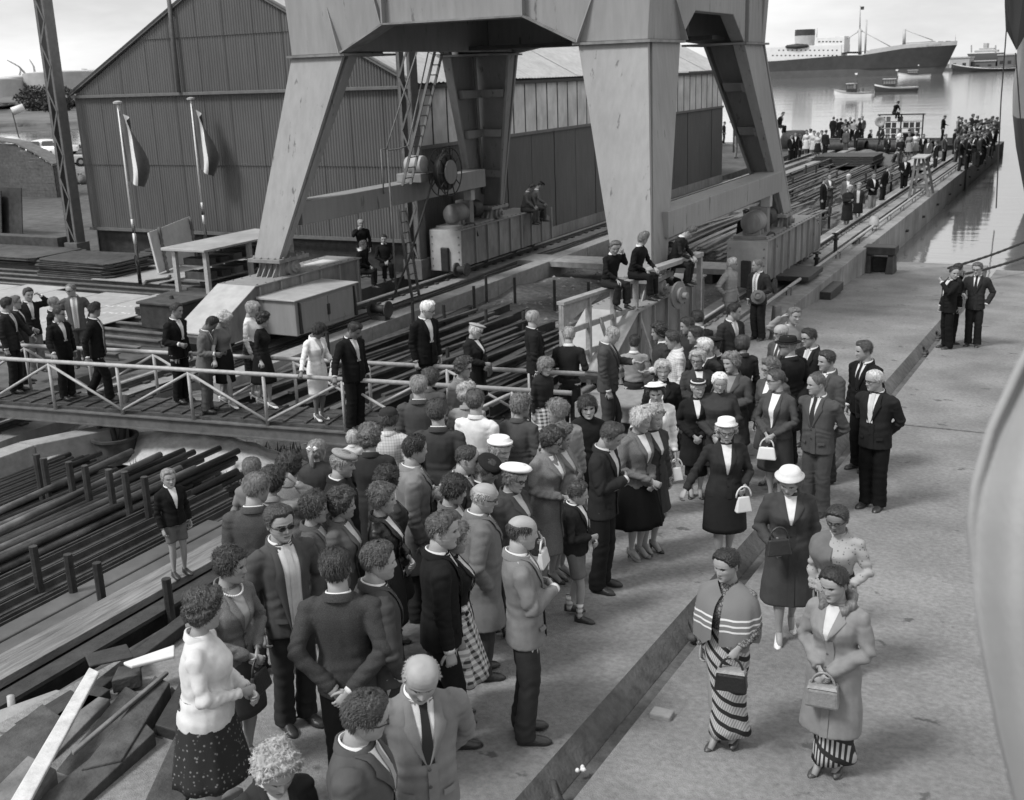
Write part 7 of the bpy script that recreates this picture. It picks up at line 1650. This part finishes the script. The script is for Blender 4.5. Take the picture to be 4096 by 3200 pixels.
for sd in(1,-1):
    rec=PERSONS[-1]; hh_=rec[4]; T=Tub(); an=np.array([.052*sd,-.02+.1*sd*.5,.045]); T.limb([an+np.array([0,0,-.01]),an+np.array([0,.002,.06]),an+np.array([0,.004,.10])],[.025,.025,.028],10); T.obj('sock',cloth(.5,'gingham'),rec[0],hh_)
S(1112,1096,1.76,95,'balding man in light grey suit with folded arms',top=J_(.21),bot=('trousers',.055),hair=('bald',.03),look=110,nod=10,arms=('folded','folded'),shirt=.6)
b=S(1084,974,1.64,55,'woman in round white saucer hat and dark grey coat',sex='f',top=('longcoat',.07),bot=('skirt',.06),hair=('wavy',.1),hat=('white_round',.74),look=55,nod=16,arms=('bag','down'),glasses=1,shirt=.3,fat=.15,dh=.06); handbag(b,-1,'white framed handbag carried by the saucer hat woman',.6,'frame',.10)
S(1063,918,1.64,60,'woman in tall white pillbox hat facing right',sex='f',top=('coat',.05),bot=('skirt',.05),hair=('wavy',.25),hat=('pillbox',.72),look=45,nod=10,dh=.07)
S(1015,1024,1.70,100,'bald man in spectacles and light grey raincoat',top=('coat',.17),bot=('trousers',.06),hair=('bald',.3),glasses=1,look=85,nod=14,arms=('down','pocket'),fat=.25,shirt=.6)
S(1024,958,1.66,70,'man in dark flat cap peering forward',top=('coat',.03),bot=D_,hair=('short',.05),hat=('cap',.02),look=60,nod=24,dh=.04)
S(984,946,1.74,70,'man with receding dark hair and white shirt, facing right',top=J_(.08),bot=D_,tie=(.3,),hair=('thin',.03),look=85,nod=12,fat=.1)
S(1016,830,1.76,150,'man in white shirt seen from behind',top=('shirt',.66),bot=('trousers',.03),hair=('short',.07),look=170,arms=('down','down'),nod=2)
S(994,816,1.62,170,'pale jacketed person with wavy fair hair before the white shirt',sex='f',top=('wjacket',.30),bot=('skirt',.1),hair=('curly',.32),look=160)
S(978,761,1.66,55,'bespectacled woman in pale open coat by the bridge end',sex='f',top=('coat',.22),bot=('skirt',.2),hair=('curly',.03),glasses=1,look=70,nod=6,shirt=.25)
S(932,852,1.78,170,'dark haired man in grey suit seen from behind in mid crowd',top=J_(.065),bot=('trousers',.05),hair=('short',.04),look=175,arms=('behind','behind'),nod=-4)
S(910,786,1.60,175,'person with thick brown hair behind the crew cut man',sex='f',top=('coat',.12),bot=('skirt',.1),hair=('wavy',.05),look=140)
S(892,800,1.74,172,'grey crew cut man in mid grey suit seen from behind',top=J_(.085),bot=('trousers',.05),hair=('short',.22),look=178,nod=-4,fat=.08)
S(825,864,1.60,170,'woman in dark knitted hat and white checked coat',sex='f',top=('coat',.50,'check'),bot=('skirt',.1),hair=('wavy',.05),hat=('knit',.03),look=165,dh=.04,closed=True)
S(870,929,1.76,95,'dark haired man in pale raincoat and tie facing right',top=('coat',.24),bot=('trousers',.04),tie=(.12,),hair=('short',.015),look=110,nod=4,arms=('bent','down'))
S(786,908,1.66,170,'curly haired mother in dark coat carrying a small girl',sex='f',top=('coat',.05),bot=('skirt',.05),hair=('curly',.10),look=160,arms=('folded','folded'),closed=True)
G(749,917,.95,175,'small fair girl in pale coat with hood carried on an arm',sex='g',top=('wjacket',.5),bot=('skirt',.4),hair=('bob',.40),look=170,z=2.35,sit=False,closed=True,near=True,dh=.02)
S(717,950,1.68,75,'man in light tweed flat cap and dark coat',top=('coat',.035),bot=D_,hair=('short',.2),hat=('cap',.26),look=80,nod=10,dh=.05,closed=True)
S(671,937,1.45,175,'girl with long ponytail tied with a white bow',sex='g',top=('coat',.06),bot=('skirt',.05),hair=('bun',.20),look=150,extra=('pony',),closed=True)
rec=PERSONS[-1]; B=Tub()
for sd in(-1,1): B.limb(rec[2](np.array([(.02*sd,-.44,.72),(.14*sd,-.46,.78),(.22*sd,-.44,.74),(.12*sd,-.45,.66),(.02*sd,-.44,.70)])*rec[3]),[.006,.010,.012,.010,.006],8)
B.obj('hair_bow',cloth(.7),rec[0],rec[4])
S(611,967,1.62,160,'dark curly haired woman in black and white tweed coat',sex='f',top=('coat',.22,'tweed'),bot=('skirt',.1),hair=('curly',.02),look=150,arms=('folded','folded'),closed=True)
S(535,975,1.40,175,'child with straight bobbed hair seen from behind',sex='g',top=('sweater',.2),bot=('skirt',.1),hair=('bowl',.10),look=175)
S(573,994,1.62,165,'woman with dark hair and hand raised to her hair',sex='f',top=('wjacket',.3),bot=('skirt',.1),hair=('wavy',.03),look=140,arms=('down','ear'),closed=True)
S(535,1005,1.76,168,'man in grey tweed jacket seen from behind beside the boy',top=J_(.10,'tweed'),bot=('trousers',.06),hair=('short',.14),look=130,nod=8,arms=('down','down'))
put('z',358,999,1.28,25,'boy in dark braided jacket and white bow tie standing on the weathered planks',z=1.446,sex='b',top=('wjacket',.018),bot=('shorts',.16),hair=('short',.22),look=18,nod=2,arms=('down','down'),shirt=.66)
S(593,1075,1.78,25,'man in sunglasses and open grey jacket with pale tie',top=J_(.10),bot=('trousers',.05),tie=(.5,),hair=('short',.04),glasses='sun',look=25,nod=4,arms=('pocket','down'),open_=True)
S(664,1050,1.64,75,'woman with rolled brown hair in grey jacket facing right',sex='f',top=('wjacket',.12),bot=('skirt',.08),hair=('wavy',.03),look=85,nod=6,shirt=.4)
b=S(717,1041,1.64,70,'dark curly woman with a folder under her arm',sex='f',top=('wjacket',.13),bot=('skirt',.08),hair=('curly',.025),look=85,nod=4,arms=('claspm','down')); handbag(b,-1,'dark folder under the arm of the dark curly woman',.05,'clutch',-.05,'folder')
S(812,1031,1.64,75,'woman in black leather jacket and white blouse',sex='f',top=('wjacket',.015,'leather'),bot=('skirt',.05),hair=('wavy',.07),look=85,nod=6,shirt=.66,arms=('claspm','down'))
S(818,998,1.62,120,'person with dark curls behind the leather jacket',sex='f',top=('coat',.06),bot=('skirt',.06),hair=('curly',.015),look=150)
S(957,1011,1.64,75,'woman with swept dark hair looking right in grey coat',sex='f',top=('coat',.13),bot=('skirt',.08),hair=('wavy',.02),look=95,nod=16,shirt=.5)
S(925,1092,1.80,95,'tall dark haired man in black suit with a hand at his side',top=J_(.02),bot=('trousers',.018),hair=('short',.06),look=80,nod=2,arms=('down','down'),stride=.1)
S(962,1109,1.62,90,'woman in dark jacket and bold gingham skirt',sex='f',top=('wjacket',.035),bot=('fullskirt',.4,'gingham'),hair=('wavy',.10),look=85,nod=10)
S(716,1169,1.80,168,'man in dark tweed jacket with hands clasped behind, seen from behind',top=J_(.075,'tweed'),bot=('trousers',.02),hair=('short',.025),look=178,nod=0,arms=('behind','behind'))
S(797,1154,1.78,105,'young man in grey suit with waved hair in profile',top=J_(.075),bot=('trousers',.05),tie=(.3,),hair=('short',.06),look=95,nod=4,arms=('pocket','pocket'))
b=S(476,1167,1.66,40,'woman in speckled tweed jacket and pearl necklace',sex='f',top=('wjacket',.20,'tweed'),bot=('skirt',.10),hair=('wavy',.025),look=70,nod=8,arms=('clasp','clasp'),shirt=.3); handbag(b,-1,'dark handbag hanging from the pearl necklace woman',.025,'frame',.10)
rec=PERSONS[-1]; T=Tub()
for a in np.linspace(-1.25,1.25,17):
    q=np.array([.052*math.sin(a),.012+.050*math.cos(a),.845-.03*math.cos(a)]); T.limb([q+np.array([0,0,-.0045]),q+np.array([0,0,-.002]),q+np.array([0,0,.002]),q+np.array([0,0,.0045])],[.002,.0045,.0045,.002],7)
o=T.obj('pearl_necklace',M_white,rec[0],rec[4]); o['kind']='stuff'
S(408,1263,1.68,75,'stout woman in cream jacket and dark flowered skirt',sex='f',top=('wjacket',.56),bot=('dress',.05,'floral'),hair=('curly',.035),look=105,nod=6,arms=('claspm','claspm'),fat=.35,shirt=.66,closed=True)
S(886,1367,1.76,10,'bald grinning man in light grey suit and dark tie',top=J_(.22),bot=('trousers',.09),tie=(.025,),hair=('bald',.22),look=5,nod=26,arms=('behind','behind'),smile=4,fat=.05)
S(750,1471,1.76,75,'man with slicked hair and spectacles at the bottom edge',top=('coat',.11),bot=('trousers',.05),tie=(.3,),hair=('short',.04),glasses=1,look=95,nod=10,shirt=.66)
S(572,1573,1.50,20,'curly fair haired youngster in dark jacket at the bottom edge',sex='b',top=('wjacket',.05),bot=('trousers',.05),hair=('curly',.30),look=20,nod=28,shirt=.5)
# ---------------- three men down the slip
S(2030,562,1.74,-60,'man in black suit with hand to chin on the slipway',top=J_(.018),bot=('trousers',.014),hair=('thin',.03),look=70,arms=('face','down'),fat=.1)
S(2040,556,1.74,120,'man in dark suit half hidden behind the hand-to-chin man',top=J_(.022),bot=('trousers',.016),hair=('short',.03),look=110,arms=('face','down'))
S(2088,553,1.80,-10,'tall man in dark grey suit and tie on the slipway near the hull',top=J_(.045),bot=('trousers',.03),tie=(.02,),hair=('short',.08),look=-20,glasses=1,arms=('pocket','bent'),nod=10)
# ---------------- men resting under the crane
sit_at(np.array([-18.6,26.6,1.5]),1.72,70,'old bearded workman in dark clothes resting under the crane',top=('shirt',.015),bot=('trousers',.018),hair=('short',.10),look=90,arms=('lap','lap'),lean=8)
sit_at(np.array([-18.4,27.6,1.55]),1.70,10,'dark haired workman facing forward under the crane',top=('shirt',.018),bot=('trousers',.02),hair=('short',.012),look=0,arms=('lap','lap'))
put('z',768,466,1.74,0,'workman drinking with raised hand under the crane',z=1.0,top=('shirt',.014),bot=('trousers',.02),hair=('thin',.25),look=10,arms=('down','face'))
sit_at(np.array([-16.95,33.9,2.42]),1.72,70,'workman in overalls sitting on the landward bogie with one leg hanging',top=('shirt',.12),bot=('trousers',.08),hair=('short',.012),look=60,nod=25,lean=18,arms=('knee','knee'),skin=.2)
sit_at(np.array([-16.95,34.5,2.42]),1.72,100,'second workman hunched on the landward bogie',top=('shirt',.14),bot=('trousers',.09),hair=('short',.012),look=100,nod=25,lean=20,arms=('knee','knee'),skin=.2,hat=('cap',.02))
put('z',1592,446,1.74,-5,'man in peaked cap behind the quayside crane motor',z=1.2,top=('shirt',.02),bot=('trousers',.02),hair=('short',.05),hat=('cap',.05),look=10,near=False)
# ---------------- far groups on the quay (coordinates read from an enlarged view)
FZ=lambda x,y:(1599.6+x*.26758,160+y*.26758)
def far(x,y,z,label,h=1.72,face=0,v=.03,b=.025,sex='m',top=None,bot=None,hair=None,group=None,**k):
    px,py=FZ(x,y); put('z',px,py,h,face,label,z=z,sex=sex,top=top or (('jacket',v) if sex=='m' else ('sweater',v)),bot=bot or (('trousers',b) if sex=='m' else ('dress',b)),hair=hair or (('short',.05) if sex=='m' else ('wavy',.15)),near=False,group=group,**k)
Q='onlookers standing on the quay'
for x,y,lab,face,v,kw in((665,332,'dark suited man at the left of the row above the tarpaulin',150,.02,{}),(690,348,'boy between two dark figures above the tarpaulin',100,.06,{'h':1.5}),(725,341,'dark man with his back turned above the tarpaulin',180,.015,{}),(757,350,'grey haired man second row above the tarpaulin',90,.08,{}),(762,384,'person in pale grey coat before the row above the tarpaulin',160,.2,{'z':.9}),(800,335,'man in black suit and white shirt above the tarpaulin',0,.016,{'tie':(.02,)}),(830,352,'person in light shirt above the tarpaulin',170,.35,{'top':('shirt',.35)}),(880,341,'man in dark cap right of the light shirt',-80,.02,{'hat':('cap',.02)}),(898,327,'tall man in grey suit at the right of the row above the tarpaulin',-20,.09,{}),(705,388,'youth in dark jacket before the row above the tarpaulin',30,.04,{'h':1.5,'z':.9})):
    z=kw.pop('z',1.15); far(x,y,z,lab,face=face,v=v,group=Q,**kw)
far(770,425,.85,'man in grey suit standing in front of the tarpaulin',face=150,v=.12,b=.10)
far(962,434,1.1,'man in dark suit sitting beside the tarpaulin',face=60,v=.02,sit=True)
far(812,478,1.0,'man in hat sitting against the tarpaulin',face=40,v=.03,sit=True,hat=('fedora',.03))
far(1045,406,.75,'man in dark shirt standing by the loudspeaker tripod',face=-20,v=.05,arms=('bent','bent'))
far(1192,426,.8,'woman in white blouse before the tally board',sex='f',face=-60,v=.65,bot=('dress',.2),hair=('wavy',.1))
far(1272,427,.8,'man in black half hidden under the tally board',face=170,v=.015)
far(1206,490,.75,'man in dark jersey and grey trousers right of the tripod',face=20,v=.035,b=.10,top=('shirt',.035),arms=('bent','bent'))
far(1276,452,.75,'woman in flowered summer dress near the tally board',sex='f',face=-20,v=.3,top=('sweater',.25,'floral'),bot=('dress',.3,'floral'),hair=('wavy',.06))
far(1325,447,.75,'fair woman in white topped dress near the tally board',sex='f',face=0,v=.66,bot=('dress',.35),hair=('wavy',.4))
far(1387,468,.75,'man in black suit and white shirt beside the summer dresses',face=-10,v=.014,tie=(.5,),arms=('behind','behind'))
far(1140,588,.7,'person crouching among the steel bars',face=80,v=.09,sit=True,lean=20,top=('shirt',.09))
far(1240,642,.75,'man in dark coat with pale scarf among the steel bars',face=10,v=.015,b=.015,arms=('down','bent'))
far(1070,712,.75,'dark man bending behind the pale trousered man',face=60,v=.02,lean=20)
far(985,772,.7,'man in dark jacket and pale trousers holding a coat',face=30,v=.015,b=.24,arms=('bent','bent'))
far(785,786,.7,'white haired man in grey jacket among the steel bars',face=0,v=.14,hair=('short',.5),arms=('down','down'))
far(870,857,.7,'girl in dark jacket with white hood by the crane rail',sex='g',face=-5,h=1.6,v=.5,top=('wjacket',.05),bot=('skirt',.02),hair=('wavy',.2),shirt=.4,open_=True)
far(785,872,.7,'woman in long dark coat by the crane rail',sex='f',face=40,v=.03,top=('longcoat',.03),bot=('skirt',.03),hair=('wavy',.4),arms=('folded','folded'))
far(635,782,.7,'man in grey suit with folded arms among the steel bars',face=20,v=.09,b=.08,arms=('folded','folded'))
far(590,810,.7,'man in dark suit left of the folded arms man',face=70,v=.022,b=.02)
far(365,452,.95,'man in black working clothes left of the white dressed women',face=0,v=.015,b=.015)
far(438,494,.8,'person squatting beside the white dressed women',face=60,v=.03,sit=True)
for x,y,lab,v,pt in((452,437,'dark haired woman in white behind the white dress',.55,'plain'),(487,427,'woman in white dress facing left',.66,'plain'),(512,442,'woman in pale blouse beside the white dress',.45,'plain'),(575,440,'woman in pale flowered dress on the quay',.45,'floral')): far(x,y,.85,lab,sex='f',face=0 if x!=487 else -60,v=v,top=('sweater',v,pt),bot=('dress',v,pt),hair=('wavy',.03))
far(605,436,.95,'dark haired person right of the flowered dress',face=150,v=.03)
far(232,292,3.12,'man sitting on the winch platform',face=60,v=.04,sit=True,lean=18)
px,py=1066.4+1275*.37505,690*.37505; put('z',px,py,1.7,100,'dark man standing at the shed end beyond the crane leg',z=1.0,top=('shirt',.02),bot=('trousers',.02),near=False)
px,py=1066.4+1345*.37505,745*.37505; put('z',px,py,1.74,80,'man in pale overalls standing at the shed end',z=.95,top=('shirt',.25),bot=('trousers',.25),near=False,hair=('short',.03))
sit_at(np.array([-13.9,89.0,3.1]),1.70,40,'youth perched on top of the tally board',top=('shirt',.025),bot=('trousers',.03),hair=('short',.02),look=90,lean=25,near=False,arms=('knee','knee'))
far(1545,317,1.45,'lone dark man standing on the timber kerb at the quay end',face=80,v=.02,b=.02,arms=('bent','down'),nod=25)
K='crowd packed at the quay tip'
tip=[(1665,327,1.07,.3),(1690,336,1.07,.03),(1716,352,1.07,.4),(1702,392,1.07,.09),(1777,308,1.5,.03),(1811,322,1.4,.02),(1800,352,1.07,.02),(1838,352,1.07,.05),(1862,398,1.07,.02),(1877,342,1.2,.03),(1930,326,1.3,.05),(1942,357,1.07,.04),(1967,332,1.2,.07),(1905,392,1.07,.03),(1792,442,1.07,.02),(1768,452,1.07,.04),(1722,470,1.07,.02),(1822,441,1.07,.025),(1852,432,1.07,.02),(1922,402,1.07,.05),(1750,400,1.07,.015),(1885,440,1.07,.03)]
for i,(x,y,z,v) in enumerate(tip): far(x,y,z,'onlooker in the dense crowd packed at the quay tip',face=(80,120,150,60,100,170,30)[i%7],v=v,b=.02+.02*(i%3),group=K,look=(90,60,120)[i%3],top=(('jacket',v),('shirt',v),('wjacket',v))[i%3],hair=(('short',.02),('wavy',.05),('short',.12))[i%3],arms=(('down','down'),('bent','down'),('folded','folded'),('reach','down'))[i%4])
tip2=[(1680,372,1.07,.03),(1735,372,1.07,.05),(1760,340,1.2,.02),(1785,385,1.07,.03),(1815,382,1.07,.06),(1845,372,1.07,.02),(1895,352,1.2,.03),(1915,345,1.2,.02),(1952,385,1.07,.03),(1885,372,1.07,.1),(1740,440,1.07,.03),(1805,470,1.07,.02),(1838,478,1.07,.05),(1868,465,1.07,.02),(1710,440,1.0,.12),(1935,420,1.07,.02)]
for i,(x,y,z,v) in enumerate(tip2): far(x,y,z,'onlooker in the dense crowd packed at the quay tip',face=(110,70,160,20,90,-60)[i%6],v=v,b=.02+.03*(i%2),group=K,look=(100,70,140)[i%3],top=(('shirt',v),('jacket',v))[i%2],hair=(('short',.02),('short',.1),('wavy',.04))[i%3],arms=(('down','down'),('bent','bent'),('folded','folded'))[i%3])
for x,y,z,lab,v,fc in((740,395,.95,'stooping man in dark clothes behind the grey coated person',.02,60),(790,395,.95,'man in dark overalls between the two rows above the tarpaulin',.03,20),(850,400,.95,'man in black leaning forward right of the light shirt',.015,-60),(545,455,.85,'woman in pale dress beside the flowered one',.5,10),(400,470,.8,'man in dark jersey behind the squatting person',.03,80),(330,470,.9,'dark clothed man at the left of the quay groups',.02,40),(1100,480,.75,'boy in dark jersey left of the dark jersey man',.04,30),(1430,500,.75,'man in grey working clothes right of the black suit',.09,-40),(1490,520,.75,'man in black working clothes near the brazier',.02,-70),(1560,470,.8,'man in grey jacket near the pipe mouth',.1,60)):
    far(x,y,z,lab,face=fc,v=v,b=.03,sex='f' if 'woman' in lab else 'm',h=1.5 if 'boy' in lab else 1.72)
far(1638,427,.8,'dark man standing apart left of the quay tip crowd',face=100,v=.015,b=.015)
far(1655,467,.85,'man in dungarees left of the quay tip crowd',face=60,v=.12,b=.10,top=('shirt',.12))
far(1690,500,1.07,'man in pale trimmed jacket nearest on the quay wall',face=80,v=.025,b=.05,arms=('reach','down'))
far(1748,492,1.07,'man in dark jacket with light scarf nearest on the quay wall',face=70,v=.03,b=.03,arms=('down','down'))
finish_clothes()
